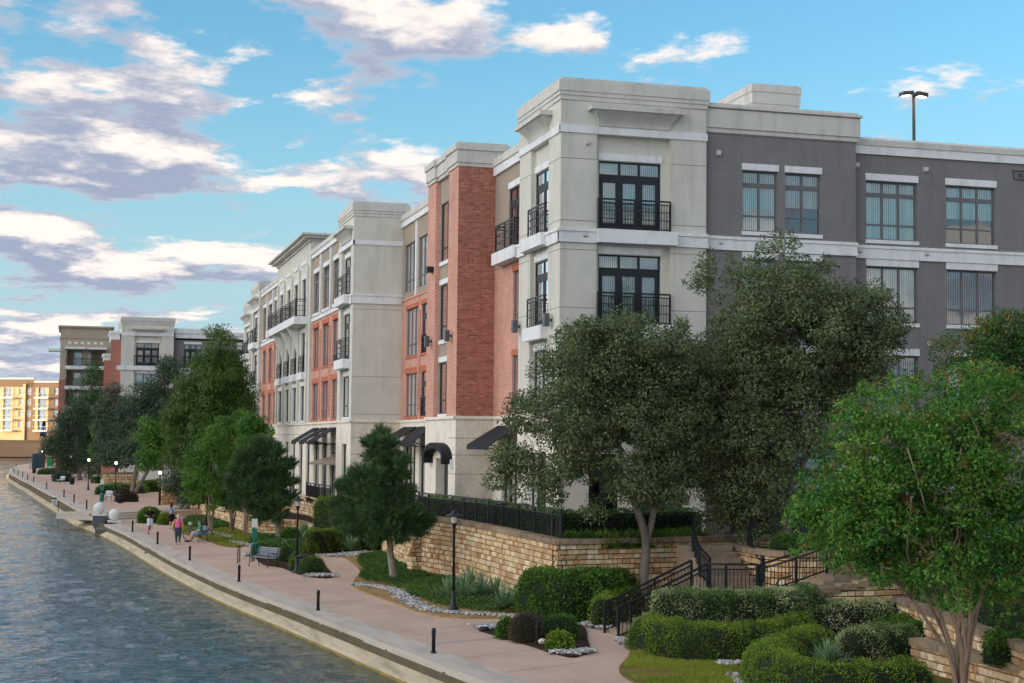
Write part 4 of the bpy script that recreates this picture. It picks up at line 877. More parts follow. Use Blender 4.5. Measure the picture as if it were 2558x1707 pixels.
place(MB().box(19.6, 26, Y1L-.1, 92, 18.6, 18.9).build('roof', M['roof'])); place(MB().box(17.6, 19.0, Y2+.2, Y2L-.2, 19.2, 19.3).build('roof', M['roof']))
# ================================================================== other buildings
def bld(name, x, y, z, label): return empty(name, (x, y, z), label=label, cat='apartment building')
# grey block beyond the trees, same family as the main building
gD = 184.0; g0 = PD(302.6, 900, gD); GY = g0.y; GX0 = g0.x; gz0 = 1.0
G2 = bld('apartment_building', GX0, GY, gz0, 'distant pale grey apartment block with flat hooded cornice behind the tall cypress')
def gx_(px): return PY(px, 900, GY).x
def gz_(py, px=370): return PY(px, py, GY).z
FQ = Face((GX0, GY), (1, 0), (0, 1), G2); qw = gx_(433)-GX0
ztop = gz_(793); a0, a1 = gx_(340)-GX0, gx_(397)-GX0
zs = [(gz_(913), gz_(857.5)), (gz_(977), gz_(934)), (gz_(1040), gz_(997))]
zs = [(zs[0][0], zs[0][1]), (zs[1][0], zs[1][1]), (zs[2][0], zs[2][1])]
r0, r1 = gx_(335)-GX0, gx_(402)-GX0
FQ.wall('tower_wall', 0, qw, gz0, ztop-.8, [(r0, r1, gz0+3, gz_(837))], M['beige'], .3)
FQi = Face((GX0, GY+.3), (1, 0), (0, 1), G2); FQi.wall('bay_wall', r0, r1, gz0+3, gz_(837), [(a0, a1, *q) for q in zs], M['beige'], .2)
window(FQi, a0, a1, zs[0][0], zs[0][1], 3, True, False, 'door', 'frame', .06, None, .3); window(FQi, a0, a1, zs[1][0], zs[1][1], 3, False, True, 'win', 'frame', .06, 'slats', .3); window(FQi, a0, a1, zs[2][0], zs[2][1], 3, False, True, 'win', 'frame', .06, 'slats', .3)
railing(FQ, a0-.2, a1+.2, zs[0][0]-.05, zs[0][0]+1.15, -.2, .2, True, 3)
def gcorn(x0, x1, z, o=0): return cornice('cornice', x0, x1, GY+o, GY+10, [(z-.95, z-.75, .05), (z-.747, z-.5, .1), (z-.497, z-.12, .16), (z-.117, z, .05)], M['cornice'], G2)
gcorn(GX0, GX0+qw, ztop)
FQ.box('band_course', 0, qw, gz_(840), gz_(832), -.08, .04, M['trim']); FQ.box('belt_course', -.5, qw, gz_(925.5), gz_(915), -.18, .04, M['trim']); hood(FQ, r0, r1, gz_(831), gz_(820))
FQ2 = Face((GX0+qw, GY+.8), (1, 0), (0, 1), G2); q2 = 26
ww = [gx_(461)-GX0-qw, gx_(504)-GX0-qw]; w3 = [gx_(592)-GX0-qw, gx_(640)-GX0-qw]
FQ2.wall('wing_wall', 0, q2, gz0, ztop-2.6, [(*w, *q) for w in (ww, w3) for q in zs], M['grey'], .2)
for w in (ww, w3):
    for k_, q in enumerate(zs): window(FQ2, *w, *q, 3, k_ == 0, k_ > 0, 'door' if k_ == 0 else 'win', 'frame', .1, 'slats', .3)
    railing(FQ2, w[0]-.2, w[1]+.2, zs[0][0]-.05, zs[0][0]+1.15, -.2, .2, True, 3)
cornice('cornice', GX0+qw+.2, gx_(574), GY+.6, GY+10, [(gz_(842), gz_(830), .02), (gz_(830)+.003, gz_(820), .15), (gz_(820)+.003, gz_(817.5), .05)], M['trim'], G2); cornice('cornice', gx_(574)+.2, GX0+qw+q2, GY+.6, GY+10, [(gz_(842), gz_(833), .02), (gz_(833)+.003, gz_(824), .12)], M['trim'], G2)
FQ2.box('belt_course', 0, q2, gz_(927), gz_(917), -.12, .04, M['trim'])
place(MB().box(GX0+.3, GX0+qw+q2, GY+1.2, GY+14, ztop-3.2, ztop-3).build('roof', M['roof']), G2)
place(MB().box(GX0, GX0+.2, GY+.25, GY+14, gz0, ztop-1).build('side_wall', M['beige']), G2)
# its brick flank
bx0 = gx_(277); FQb = Face((bx0, GY+1.5), (1, 0), (0, 1), G2)
FQb.wall('brick_wall', 0, GX0-bx0, gz0, gz_(849), [], M['brickd'], .1); cornice('cornice', bx0, GX0-.2, GY+1.5, GY+10, [(gz_(849), gz_(834), .05), (gz_(834)+.003, gz_(827), .2)], M['trim'], G2)
bx1 = gx_(261); FQc = Face((bx1, GY+3.0), (1, 0), (0, 1), G2); FQc.wall('brick_wall', 0, bx0-bx1+.5, gz0, gz_(900), [], M['brickd'], .1); cornice('cornice', bx1, bx0+.3, GY+3, GY+8, [(gz_(900), gz_(890), .05), (gz_(890)+.003, gz_(883), .2)], M['trim'], G2)
# tan block with balconies
tD = 214.0; t0 = PD(149, 900, tD); TY = t0.y; tz0 = 1.0
T2 = bld('apartment_building', t0.x, TY, tz0, 'distant tan apartment block with long balconies and small square vents under the roof')
tx = lambda px: PY(px, 900, TY).x; tz = lambda py: PY(210, py, TY).z
FT = Face((tx(150), TY), (1, 0), (0, 1), T2); tw = tx(277)-tx(150)
o0, o1 = tx(167)-tx(150), tx(262)-tx(150)
lv = [(tz(915), tz(874)), (tz(965), tz(926)), (tz(1015), tz(976)), (tz(1065), tz(1026))]
M['tan'] = mat('tan_stucco', lin(178, 162, 140), .9, .06, .6, .2, 40, .15, fine=.05)
FT.wall('front_wall', 0, tw, tz0, tz(819), [(o0, o1, *q) for q in lv], M['tan'], 2.2)
FTi = Face((tx(150), TY+2.2), (1, 0), (0, 1), T2); FTi.wall('loggia_wall', o0, o1, tz0, tz(870), [(o0+.8, o0+3.4, q[0], q[0]+2.2) for q in lv], M['tan'], .1)
for q in lv:
    window(FTi, o0+.8, o0+3.4, q[0], q[0]+2.2, 2, False, False, 'door', 'white', .02, 'slats'); FT.box('balcony_slab', o0-.2, o1, q[0]-.5, q[0]-.02, -1.2, 1.8, M['trim'])
    railing(FT, o0-.1, o1, q[0], q[0]+1.05, -1.15, .16, True, 4)
    FT.box('loggia_pier', (o0+o1)/2-.35, (o0+o1)/2+.35, q[0], q[1], .3, .9, M['tan'])
for a, b in ((o0-.3, (o0+o1)/2-.1), ((o0+o1)/2+.1, o1+.2)): FT.box('canopy', a, b, tz(874), tz(869), -1.6, 0, M['trim'])
FT.box('canopy', -1.6, 0, tz(879), tz(873), 0, 3, M['trim'])
for k_ in range(6): FT.box('square_vent', .15*tw+k_*tw*.125, .15*tw+k_*tw*.125+.42, tz(860), tz(854.5), -.06, 0, M['white'])
cornice('cornice', tx(150), tx(277), TY, TY+12, [(tz(846), tz(843), .12), (tz(822), tz(819), .1), (tz(819)+.003, tz(815), .35)], M['tan'], T2)
FT.box('brick_skirt', -.1, o0-.15, tz0, tz(950), -.12, .0, M['brickd']); place(MB().box(tx(150), tx(150)+.2, TY+.3, TY+14, tz0, tz(820)).build('side_wall', M['tan']), T2); place(MB().box(tx(150)+.3, tx(277), TY+2.5, TY+14, tz(824), tz(822)).build('roof', M['roof']), T2)
# sunlit block across the water; its front is turned towards the low sun
ya = 500.0; yp = PY(-12, 1090, ya); turn = math.radians(-28)
YB = bld('apartment_building', yp.x, ya, 5.0, 'far sunlit yellow apartment block with rows of white balconies above the dry bank')
FY = Face((yp.x, ya), (math.cos(turn), math.sin(turn)), (-math.sin(turn), math.cos(turn)), YB)
def ys(px):      # along the facade where the ray meets it
    d = ray(px, 1000); den = d.x*FY.n.x+d.y*FY.n.y; k = ((FY.p.x-CAM.x)*FY.n.x+(FY.p.y-CAM.y)*FY.n.y)/den; q = CAM+d*k; return (q-FY.p).xy.dot(FY.d.xy), k
def yz(px, py): k = ys(px)[1]; return CAM.z+ray(px, py).z*k
M['ytan'] = mat('yellow_siding', lin(216, 192, 150), .85, .06, .3, 0, 40); M['ybrown'] = mat('brown_siding', lin(142, 118, 96), .85, .06, .3, 0, 40)
s0 = -14; s1, s2 = ys(63)[0], ys(85)[0]; s3 = ys(175)[0]
zb = 4.6; st = [yz(40, y) for y in (992, 1019, 1047, 1074, 1096)]
zt1, zt2 = yz(40, 948), yz(110, 956)
hol = []; bal = []; sq = []
for k_ in range(4):
    z0, z1 = st[k_], st[k_]+2.9
    for px in (10, 97): a = ys(px)[0]; b = ys(px+17)[0]; hol.append((a, b, z0, z1)); bal.append((ys(px-6)[0], ys(px+30)[0], z0))
    for px in (47, 67, 135): a = ys(px)[0]; b = ys(px+10)[0]; sq.append((a, b, z0+.7, z1-.2))
FY.wall('front_wall', s0, s1, zb, yz(40, 967), [h for h in hol+sq if h[1] < s1], M['ytan'], .5); FY.wall('brown_wall', s1, s3, zb, zt2, [h for h in hol+sq if h[0] > s1], M['ybrown'], .5); FY.wall('brown_wall', s0, s2, yz(40, 967), zt1, [], M['ybrown'], .2)
FY.box('coping', s0-.2, s2, zt1, zt1+.5, -.3, .6, M['white']); FY.box('coping', s2, s3, zt2, zt2+.45, -.3, .6, M['white']); FY.box('downpipe', s1-.6, s1+.3, zb, yz(62, 960), -.5, .1, M['ytan'])
for a, b, z0, z1 in hol: window(FY, a, b, z0, z1, 2, False, False, 'win', 'white', .3, None, fw=.2); FY.box('window_surround', a-1.1, a-.1, z0, z1, -.1, .1, M['ytan']); FY.box('window_surround', b+.1, b+1.1, z0, z1, -.1, .1, M['ytan'])
for a, b, z0, z1 in sq: window(FY, a, b, z0, z1, 2, False, False, 'win', 'white', .2, None, fw=.25)
for a, b, z0 in bal:
    FY.box('balcony', a, b, z0-.55, z0-.05, -1.8, 0, M['white']); m = MB(); m.bar(FY.w(a, z0+1.05, -1.7), FY.w(b, z0+1.05, -1.7), .09); x = a
    while x <= b: m.bar(FY.w(x, z0-.1, -1.7), FY.w(x, z0+1.05, -1.7), .07); x += .8
    place(m.build('balcony_rail', M['white']), YB)
place(MB().add([FY.w(s0, zt2-2, 1), FY.w(s3, zt2-2, 1), FY.w(s3, zt2-2, 18), FY.w(s0, zt2-2, 18)], [(0, 1, 2, 3)]).build('roof', M['roof']), YB)
FY.wall('back_wall', s0, s3, zb, zt2, [], M['ybrown'], .1, 18)
bn = empty('banner', (0, 0, 0), label='tilted dark banner with a blue panel standing before the yellow block', cat='banner'); p = PY(98, 1095, 492); bn.location = (p.x, p.y, 5)
m = MB(); m.bar((0, 0, 0), (.9, 0, 2.6), .15); m.build('pole', M['black'], bn); m = MB(); m.add([(.1, -.05, 1.2), (2.4, -.05, 1.0), (3.1, -.05, 5.8), (.9, -.05, 6.0), (.1, .05, 1.2), (2.4, .05, 1.0), (3.1, .05, 5.8), (.9, .05, 6.0)], [(0, 1, 2, 3), (7, 6, 5, 4), (0, 4, 5, 1), (1, 5, 6, 2), (2, 6, 7, 3), (3, 7, 4, 0)]); m.build('cloth', mat('banner_navy', lin(24, 30, 48), .8), bn)
m = MB(); m.add([(.55, -.08, 1.9), (2.2, -.08, 1.8), (2.6, -.08, 4.0), (.95, -.08, 4.1)], [(0, 1, 2, 3)]); m.build('panel', mat('banner_blue', lin(40, 110, 200), .8), bn)

# ================================================================== terrace, retaining walls, stairs
TOPZ = 2.75
c0 = PZ(1391, 1347, TOPZ); c1 = PZ(1790, 1339, TOPZ)
wl = [PZ(988, 1405, .15), PZ(1045, 1427, .15), PZ(1156, 1452, .15)]
WA = [Vector((16.4, 84.5, 0)), Vector((15.6, 77.5, 0)), Vector((wl[1].x, wl[1].y, 0)), Vector((wl[2].x, wl[2].y, 0)), Vector((c0.x, c0.y, 0))]
stone_cache = {}
def stone_mesh(w, h, v, mt, d=.12):
    key = (w, h, v, mt.name)
    if key not in stone_cache:
        r = random.Random(hash((round(w*100), round(h*100), v))); b = .018
        j = lambda s=.012: r.uniform(-s, s)
        f = [(b+j(), -.0+j(.02), b+j()), (w-b+j(), j(.02), b+j()), (w-b+j(), j(.02), h-b+j()), (b+j(), j(.02), h-b+j())]
        g = [(0, .035, 0), (w, .035, 0), (w, .035, h), (0, .035, h)]; k = [(0, d, 0), (w, d, 0), (w, d, h), (0, d, h)]
        m = MB(); m.add(f+g+k, [(0, 1, 2, 3)]+[(4+i, 4+(i+1) % 4, (i+1) % 4, i) for i in range(4)]+[(8+i, 8+(i+1) % 4, 4+(i+1) % 4, 4+i) for i in range(4)])
        stone_cache[key] = m.mesh(mt, 'stone')
    return stone_cache[key]
def stone_wall(path, z0, ztop, label, ch=.21, cap=.2, capmat='stoned', thick=.35, limit=290, name='retaining_wall', capw=.06, step=None, group=None):
    """coursed rubble: each block is an object; path is the outer face seen from its right-hand side (camera side)"""
    path = [Vector((p[0], p[1], 0)) for p in path]
    e = empty(name, (path[0].x, path[0].y, z0), label=label, cat='stone wall', group=group); O = e.location
    zf = ztop if callable(ztop) else (lambda u: ztop)
    L = [0]
    for i in range(1, len(path)): L.append(L[-1]+(path[i]-path[i-1]).length)
    tot = L[-1]
    def at(u):
        u = min(max(u, 0), tot-1e-6)
        for i in range(len(path)-1):
            if u <= L[i+1]:
                t = (path[i+1]-path[i]).normalized(); return path[i]+t*(u-L[i]), t
    m = MB(); n = max(2, int(tot/.6)); A = []; 
    for i in range(n+1):
        u = tot*i/n; p, t = at(u); nn = Vector((-t.y, t.x, 0)); zt = zf(u)-cap
        for q, z in ((p+nn*.06, z0-.3), (p+nn*.06, zt), (p+nn*thick, zt), (p+nn*thick, z0-.3)): A.append((q.x-O.x, q.y-O.y, z-O.z))
    m.add(A, [(4*i+k, 4*i+4+k, 4*i+4+k+1, 4*i+k+1) for i in range(n) for k in range(3)]); m.build('backing', M['stonem'], e)
    # caps
    u = 0
    while u < tot-.05:
        w = min(random.uniform(.4, .75), tot-u); p, t = at(u+w/2); h = cap-.01; me = MB().box(-w/2+.006, w/2-.006, -capw, thick+.03, 0, h).mesh(M[capmat], 'cap_stone')
        link('cap_stone', me, e, (p.x-O.x, p.y-O.y, zf(u+w/2)-cap-O.z+random.uniform(-.006, .006)), math.atan2(t.y, t.x)); u += w
    items = []; z = z0; row = 0
    while z < 12:
        h = ch+random.choice((-.03, 0, 0, .03)); u = -random.uniform(0, .3); any_ = False
        while u < tot:
            w = random.choice((.2, .26, .32, .38, .46)); a = max(u, 0); b = min(u+w, tot); um = (a+b)/2
            top = min(z+h, zf(um)-cap)
            if b-a > .08 and top-z > .07:
                items.append((um, b-a, z, top-z)); any_ = True
            u += w
        z += h; row += 1
        if not any_: break
    if len(items) > limit:
        items.sort(key=lambda i: -i[1]*i[3]/(depth((*at(i[0])[0].xy, i[2]))**2))
    rest = MB()
    for k, (um, w, z, h) in enumerate(items):
        p, t = at(um); q = p-t*(w/2); w2 = round(w-.032, 2); h2 = round(h-.03, 2); me = stone_mesh(w2, max(h2, .04), random.randrange(3), M['stonew'])
        if k < limit: link('stone', me, e, (q.x-O.x, q.y-O.y, z-O.z), math.atan2(t.y, t.x))
        else:
            ca, sa = t.x, t.y; vs = [(q.x-O.x+v.co.x*ca-v.co.y*sa, q.y-O.y+v.co.x*sa+v.co.y*ca, z-O.z+v.co.z) for v in me.vertices]; rest.add(vs, [tuple(pl.vertices) for pl in me.polygons])
    if rest.v: tag(rest.build('stones', M['stonew'], e), kind='stuff')
    return e
# the tall garden wall: long curved side, pilaster, short side towards the stairs
WAs = smooth_path([p for p in WA], 5)
def ramp_top(u): return TOPZ if u > 8.2 else (TOPZ-.25*math.ceil((8.2-u)/1.1) if u > 0 else .4)
stone_wall(WAs, .0, lambda u: max(.35, ramp_top(u)), 'tall tan limestone garden wall curving beside the ground cover bed', limit=295)
pp = WA[2]; stone_wall([(pp.x-.45, pp.y+.5), (pp.x-.42, pp.y-.4), (pp.x+.3, pp.y-.5)], 0, TOPZ+.02, 'limestone pilaster standing proud of the tall curved garden wall', limit=60, thick=.2, name='stone_pilaster')
stone_wall([(c0.x, c0.y), (c1.x, c1.y), (c1.x+2.5, c1.y+.6)], .0, TOPZ, 'shaded limestone garden wall behind the forked live oak trunk', limit=280)
# terrace earth
ter = [(p.x+.25, p.y+.02) for p in WAs]+[(c0.x+.05, c0.y+.3), (c1.x, c1.y+.3), (c1.x+2.4, c1.y+.9), (60, 56), (60, 175), (15, 175), (15.5, 120), (16.5, 108), (17.2, 97), (17.0, 86)]
tag(MB().prism(ter, -.1, TZ+.02).build('terrace', mat('terrace_soil', lin(74, 66, 50), .95, .25, 2, .5, 30)), kind='structure')
# walkway paving along the building
tag(MB().prism([(16.9, 83), (16.6, 70), (17.2, 60), (18.6, 56.8), (60, 58), (60, 59.3), (18.9, 59.3), (17.3, 70.5), (17.2, 83)], TZ+.02, TZ+.06).build('terrace_walk', M['band']), kind='structure')

def fence(pts, zb, h, label, gap=1.9, pick=.12, tops=(.0, -.16), name='fence', group=None, seg=True, zfun=None):
    """posts, rails and pickets along a path; zb may be list"""
    P = [Vector(p) for p in pts]; e = empty(name, P[0], label=label, cat='railing', group=group); O = P[0]
    zz = zb if hasattr(zb, '__len__') else [zb]*len(P)
    for i in range(len(P)-1):
        a, b = Vector((P[i].x, P[i].y, zz[i])), Vector((P[i+1].x, P[i+1].y, zz[i+1])); Ls = (b-a).xy.length; n = max(1, round(Ls/gap))
        for k in range(n+(1 if i == len(P)-2 else 0)):
            q = a.lerp(b, k/n)-O; MB().bar(q+Vector((0, 0, -.02)), q+Vector((0, 0, h)), .075, .075).build('post', M['black'], e)
        m = MB()
        for dz, w in ((h, .065), (h-.16, .045), (.09, .045)): m.bar(a-O+Vector((0, 0, dz)), b-O+Vector((0, 0, dz)), w, w)
        m.build('rail', M['black'], e); m = MB(); n = int(Ls/pick)
        for k in range(1, n): q = a.lerp(b, k/n)-O; m.bar(q+Vector((0, 0, .09)), q+Vector((0, 0, h-.16)), .018, .018)
        if n > 1: tag(m.build('pickets', M['black'], e), kind='stuff')
    return e
fw_ = [WAs[i] for i in range(7, len(WAs), 3)]+[Vector((c0.x, c0.y, 0))]
fp = [(p.x+.45, p.y+.05) for p in fw_[:-1]]+[(c0.x+.3, c0.y+.45)]
fence([(x, y, TZ) for x, y in fp], TOPZ-.35, 1.3, 'black picket fence along the top of the curved limestone wall', 1.9)
fence([(c0.x+.35, c0.y+1.6, TZ), (c1.x-.5, c1.y+1.7, TZ), (c1.x+2.0, c1.y+2.0, TZ)], TZ, 1.35, 'black picket fence behind the forked oak above the shaded wall', 2.2)
# patio screens
fence([(16.9, 62.2, TZ), (18.3, 62.2, TZ)], TZ, 1.5, 'short black patio fence at the corner tower', 1.4)
# staircase
S0 = PZ(1528, 1590, 0); sx, sy = 16.65, 47.05; lz = 1.32; nst = 8
sc = empty('garden_stairs', (sx, sy, 0), label='sandstone garden stairs climbing from the walk between black handrails', cat='stairs')
M['tread'] = piece_mat('tread_stone', [lin(150, 132, 110), lin(128, 112, 94), lin(168, 148, 120)], bump=.5)
for k_ in range(nst):
    x0 = .15+k_*.37; MB().box(x0, x0+(.37 if k_ < nst-1 else .4), -.62, .62, -.1+(0 if k_ == 0 else .1), lz*(k_+1)/nst).build('step', M['tread'], sc)
MB().prism([(3.1, -1.3), (5.9, -1.3), (6.2, .4), (5.4, 1.6), (3.1, 1.1)], 0, lz-.003).build('landing', M['tread'], sc)
for k_ in range(7):
    MB().box(3.9, 5.6, 1.0+k_*.36, 1.36+k_*.36+(.6 if k_ == 6 else 0), .3, lz+(TZ+.55-lz)*(k_+1)/7).build('step', M['tread'], sc)
for k_ in range(7):
    MB().box(5.95+k_*.4, 6.35+k_*.4+(3 if k_ == 6 else 0), -1.4, .2, .3, lz+1.05*(k_+1)/7).build('step', M['tread'], sc)
def handrail(pts, label, group='stair railings', top=.98):
    return fence([(x, y, z) for x, y, z in pts], [p[2] for p in pts], top, label, 1.3, .115, name='stair_railing', group=group)
handrail([(16.68, 47.78, 0), (17.1, 47.78, .15), (19.7, 47.78, lz)], 'black stair railing on the tree side of the lower garden flight')
handrail([(16.63, 46.33, 0), (17.05, 46.33, .15), (19.65, 46.33, lz), (20.2, 46.1, lz), (21.2, 45.9, lz)], 'black stair railing between the lower flight and the variegated hedge')
cr = [(20.45, 48.0, lz+.05), (20.5, 49.0, lz+.35), (20.75, 50.2, lz+.9), (21.2, 51.2, 2.6)]
handrail(cr, 'curved black railing rising on the left of the upper flight'); handrail([(22.35, 47.9, lz+.05), (22.4, 48.9, lz+.35), (22.8, 50.1, lz+.9), (23.6, 51.4, 2.7)], 'curved black railing rising beside the planter wall')
handrail([(21.3, 45.9, lz), (22.5, 45.75, lz+.35), (24.6, 45.6, lz+1.05)], 'black railing of the flight climbing to the right behind the hedges'); 
# hooked hand rail end
hk = MB(); q0 = Vector((21.9, 45.8, lz)); pts = [q0+Vector((.5, 0, .62)), q0+Vector((.2, 0, .55))]+[q0+Vector((.2-.28*math.sin(t), 0, .27+.28*math.cos(t))) for t in np.linspace(.2, 2.9, 9)]
tag(hk.tube(pts, .028, 6).build('handrail_hook', M['black']), 'looped black handrail end before the curved planter wall', 'railing')
stone_wall(smooth_path([Vector((22.5, 51.0, 0)), Vector((22.35, 48.6, 0)), Vector((22.7, 47.2, 0)), Vector((24.2, 46.9, 0)), Vector((27, 47.4, 0))], 4), .9, 2.62, 'curved limestone planter wall between the two upper flights', limit=150)
tag(MB().prism([(22.7, 51), (22.6, 48.7), (22.9, 47.5), (24.2, 47.2), (27, 47.7), (27, 52)], 1, 2.5).build('planter_soil', M['soil']), kind='structure')
stone_wall([(21.9, 44.2), (24.3, 44.1), (27.5, 44.6)], .4, lambda u: 1.55+.5*min(1, u/3), 'low stepped limestone wall beside the right-hand flight', limit=90)
# walls at right
ra, rb = PZ(2217, 1482, 1.4), PZ(2558, 1610, 1.4)
stone_wall([(ra.x, ra.y), (rb.x, rb.y), (rb.x-.8, rb.y-3)], -.1, 1.4, 'sunken limestone wall behind the multi-stemmed crepe myrtle', limit=200)
la, lb = PZ(2274, 1592, .85), PZ(2558, 1664, .85)
stone_wall([(la.x, la.y), (lb.x, lb.y), (lb.x, lb.y-3)], -.1, .85, 'lower limestone wall in front of the multi-stemmed crepe myrtle bed', limit=150)
tag(MB().prism([(ra.x+.3, ra.y), (rb.x+.3, rb.y), (rb.x-.4, rb.y-3), (40, rb.y-3), (40, ra.y)], -.1, 1.25).build('upper_bed', M['soil']), kind='structure')
# long low wall and upper wall behind the mid-ground trees
lw = smooth_path([PZ(*p, .1) for p in ((455, 1265), (490, 1278), (519, 1293.5), (583, 1316), (639, 1335), (675, 1339), (739, 1342), (795, 1366))], 4)
stone_wall(lw, .0, 1.15, 'long wavy limestone wall behind the crepe myrtle trunks on the lawn', ch=.22, limit=290, cap=.12, capmat='stonew')
uw = smooth_path([PZ(*p, 2.3) for p in ((640, 1225), (690, 1232), (735, 1234), (775, 1240), (800, 1250), (830, 1262))], 4)
stone_wall(uw, .4, 2.3, 'upper curved limestone wall below the patio fence and umbrella', limit=220, cap=.12, capmat='stonew')
tag(MB().prism([(p.x+.2, p.y+.2) for p in lw]+[(17, 88), (17, 160), (10.5, 160)], 0, .95).build('garden_bank', M['soil']), kind='structure')
for k_, (px0, px1, lab) in enumerate(((405, 450, 'far limestone wall in the shade beyond the lawn hedges'), (255, 345, 'distant limestone wall behind the pale crepe myrtle stems'))):
    a, b = PZ(px0, 1262-30*k_, UPZ), PZ(px1, 1258-26*k_, UPZ); stone_wall([(a.x, a.y), (b.x, b.y)], .3, 2.6, lab, ch=.3, limit=100)
fence([(15.6, 97.5, TZ), (15.4, 101, TZ), (15.3, 106, TZ)], TZ-.2, 1.35, 'black patio fence below the tan umbrella', 1.7)

# unseen towers added beyond the other bank to block the low sun
M['office'] = mat('blocker_panels', lin(150, 140, 128), .8, .08, .3); M['blockerg'] = mat('blocker_glass', (.05, .06, .07), .15, .2, .5, 0, 40, .5)
for k_, (ox, oy, ow, oh, lab) in enumerate(((-330, -190, 130, 54, 'broad unseen tower added to block the low sun, southern end of the row'), (-350, -65, 125, 57, 'tallest unseen tower added to block the low sun'), (-330, 55, 120, 53, 'unseen sun-blocking tower added opposite the garden'), (-350, 170, 110, 52, 'unseen sun-blocking tower added at the northern end of the row'))):
    e = empty('blocker_tower', (ox, oy, .6), label=lab, cat='office tower', group='unseen towers added to block the low sun'); MB().box(-20, 0, -ow/2-4, ow/2+4, 0, oh).build('shell', M['office'], e); m = MB()
    for j in range(int(oh/4)-1): m.box(-.2, .15, -ow/2, ow/2, 3+j*4, 5.2+j*4)
    m.build('window_bands', M['blockerg'], e); MB().box(-16, -4, -ow/4, ow/4, oh, oh+4).build('plant_room', M['office'], e)
# ================================================================== planting
def unit(v): return v/np.maximum(np.linalg.norm(v, axis=1, keepdims=True), 1e-9)
def leaf_quads(P, A, Lg, Wd, rng=RNG, fold=.15, nrm=None):
    """P (n,3) bases, A (n,3) unit axes: one diamond-shaped leaf each"""
    n = len(P); r = unit(rng.normal(size=(n, 3))) if nrm is None else nrm; B = unit(np.cross(A, r)); N_ = np.cross(A, B)
    Lg = np.broadcast_to(Lg, n)[:, None]; Wd = np.broadcast_to(Wd, n)[:, None]
    mid = P+A*Lg*.45+N_*Lg*fold*.0
    V = np.stack([P, mid+B*Wd*.5, P+A*Lg+N_*Lg*fold, mid-B*Wd*.5], 1).reshape(-1, 3)
    return V, np.arange(4*n).reshape(n, 4)
def in_ball(n, rng=RNG, shell=.5):
    d = unit(rng.normal(size=(n, 3))); r = rng.random(n)**(1/3); r = r*(1-shell)+shell*np.maximum(r, rng.random(n)**.3); return d*r[:, None], d
def foliage(name, lobes, n, L, Wd, mt, parent, clump=.55, up=.25, out=.6, droop=0.0, per=60, flat=.75, loc=Vector((0, 0, 0)), jit=.5, sprig=.12, cshell=.6):
    """lobes (c, r): each lobe is broken up into clumps of leaves with gaps between them; a few sprigs stick out"""
    vol = np.array([r**2.2 for _, r in lobes]); cnt = np.maximum(2, np.round(vol/vol.sum()*n/per).astype(int)); VV = []; off = np.array(loc)
    for (c, r), k in zip(lobes, cnt):
        p, d = in_ball(k, shell=.75); C_ = np.array(c)+p*r*np.array([1, 1, .9]); cr = clump*RNG.uniform(.5, 1.2, k)*min(1, .55+r*.4)
        sp_ = RNG.random(k) < sprig; C_[sp_] += d[sp_]*r*.22; cr[sp_] *= .55
        m = (per*RNG.uniform(.6, 1.4, k)*(cr/clump)**1.8).astype(int)+4; idx = np.repeat(np.arange(k), m); tot = len(idx)
        q, dq = in_ball(tot, shell=cshell); q = q*cr[idx][:, None]*np.array([1, 1, flat]); q[:, 2] += np.abs(q[:, 2])*.25
        P = C_[idx]+q; outv = unit(P-np.array(c)); A = unit(dq*.8+outv*out+np.array([0, 0, up-droop])+RNG.normal(size=(tot, 3))*jit)
        VV.append((P, A, unit(dq*.9+outv*.4+np.array([0, 0, .45])+RNG.normal(size=(tot, 3))*.45)))
    P = np.concatenate([a[0] for a in VV])-off; A = np.concatenate([a[1] for a in VV]); m = len(P); NN = np.concatenate([a[2] for a in VV])
    A = unit(A-NN*np.einsum('ij,ij->i', A, NN)[:, None]*.8+RNG.normal(size=(m, 3))*.15)      # leaves lie across the clump's surface
    V, F_ = leaf_quads(P, A, L*RNG.uniform(.6, 1.3, m), Wd*RNG.uniform(.7, 1.25, m), nrm=NN)
    return link(name, np_mesh(name, V, F_, mt), parent)
def needles(name, lobes, n, L, Wd, mt, parent, loc, per=26, clump=.32):
    """pine: bottle-brush tufts of thin needles"""
    vol = np.array([r**2.0 for _, r in lobes]); cnt = np.maximum(2, (vol/vol.sum()*n/per).astype(int)); PP = []; AA = []; off = np.array(loc)
    for (c, r), k in zip(lobes, cnt):
        p, d = in_ball(k, shell=.6); C_ = np.array(c)+p*r*np.array([.95, .95, .5]); ax = unit(d+np.array([0, 0, .7])+RNG.normal(size=(k, 3))*.25); idx = np.repeat(np.arange(k), per); t = RNG.random(len(idx))
        AA.append(unit(ax[idx]*(.25+.9*t[:, None])+RNG.normal(size=(len(idx), 3))*.62)); PP.append(C_[idx]+ax[idx]*(t[:, None]-.5)*clump)
    P = np.concatenate(PP)-off; A = np.concatenate(AA); m = len(P); r = unit(RNG.normal(size=(m, 3))); B = unit(np.cross(A, r)); Lg = L*RNG.uniform(.6, 1.2, m)[:, None]
    V = np.stack([P-B*Wd*.5, P+B*Wd*.5, P+A*Lg], 1).reshape(-1, 3); return link(name, np_mesh(name, V, np.arange(3*m).reshape(m, 3), mt), parent)
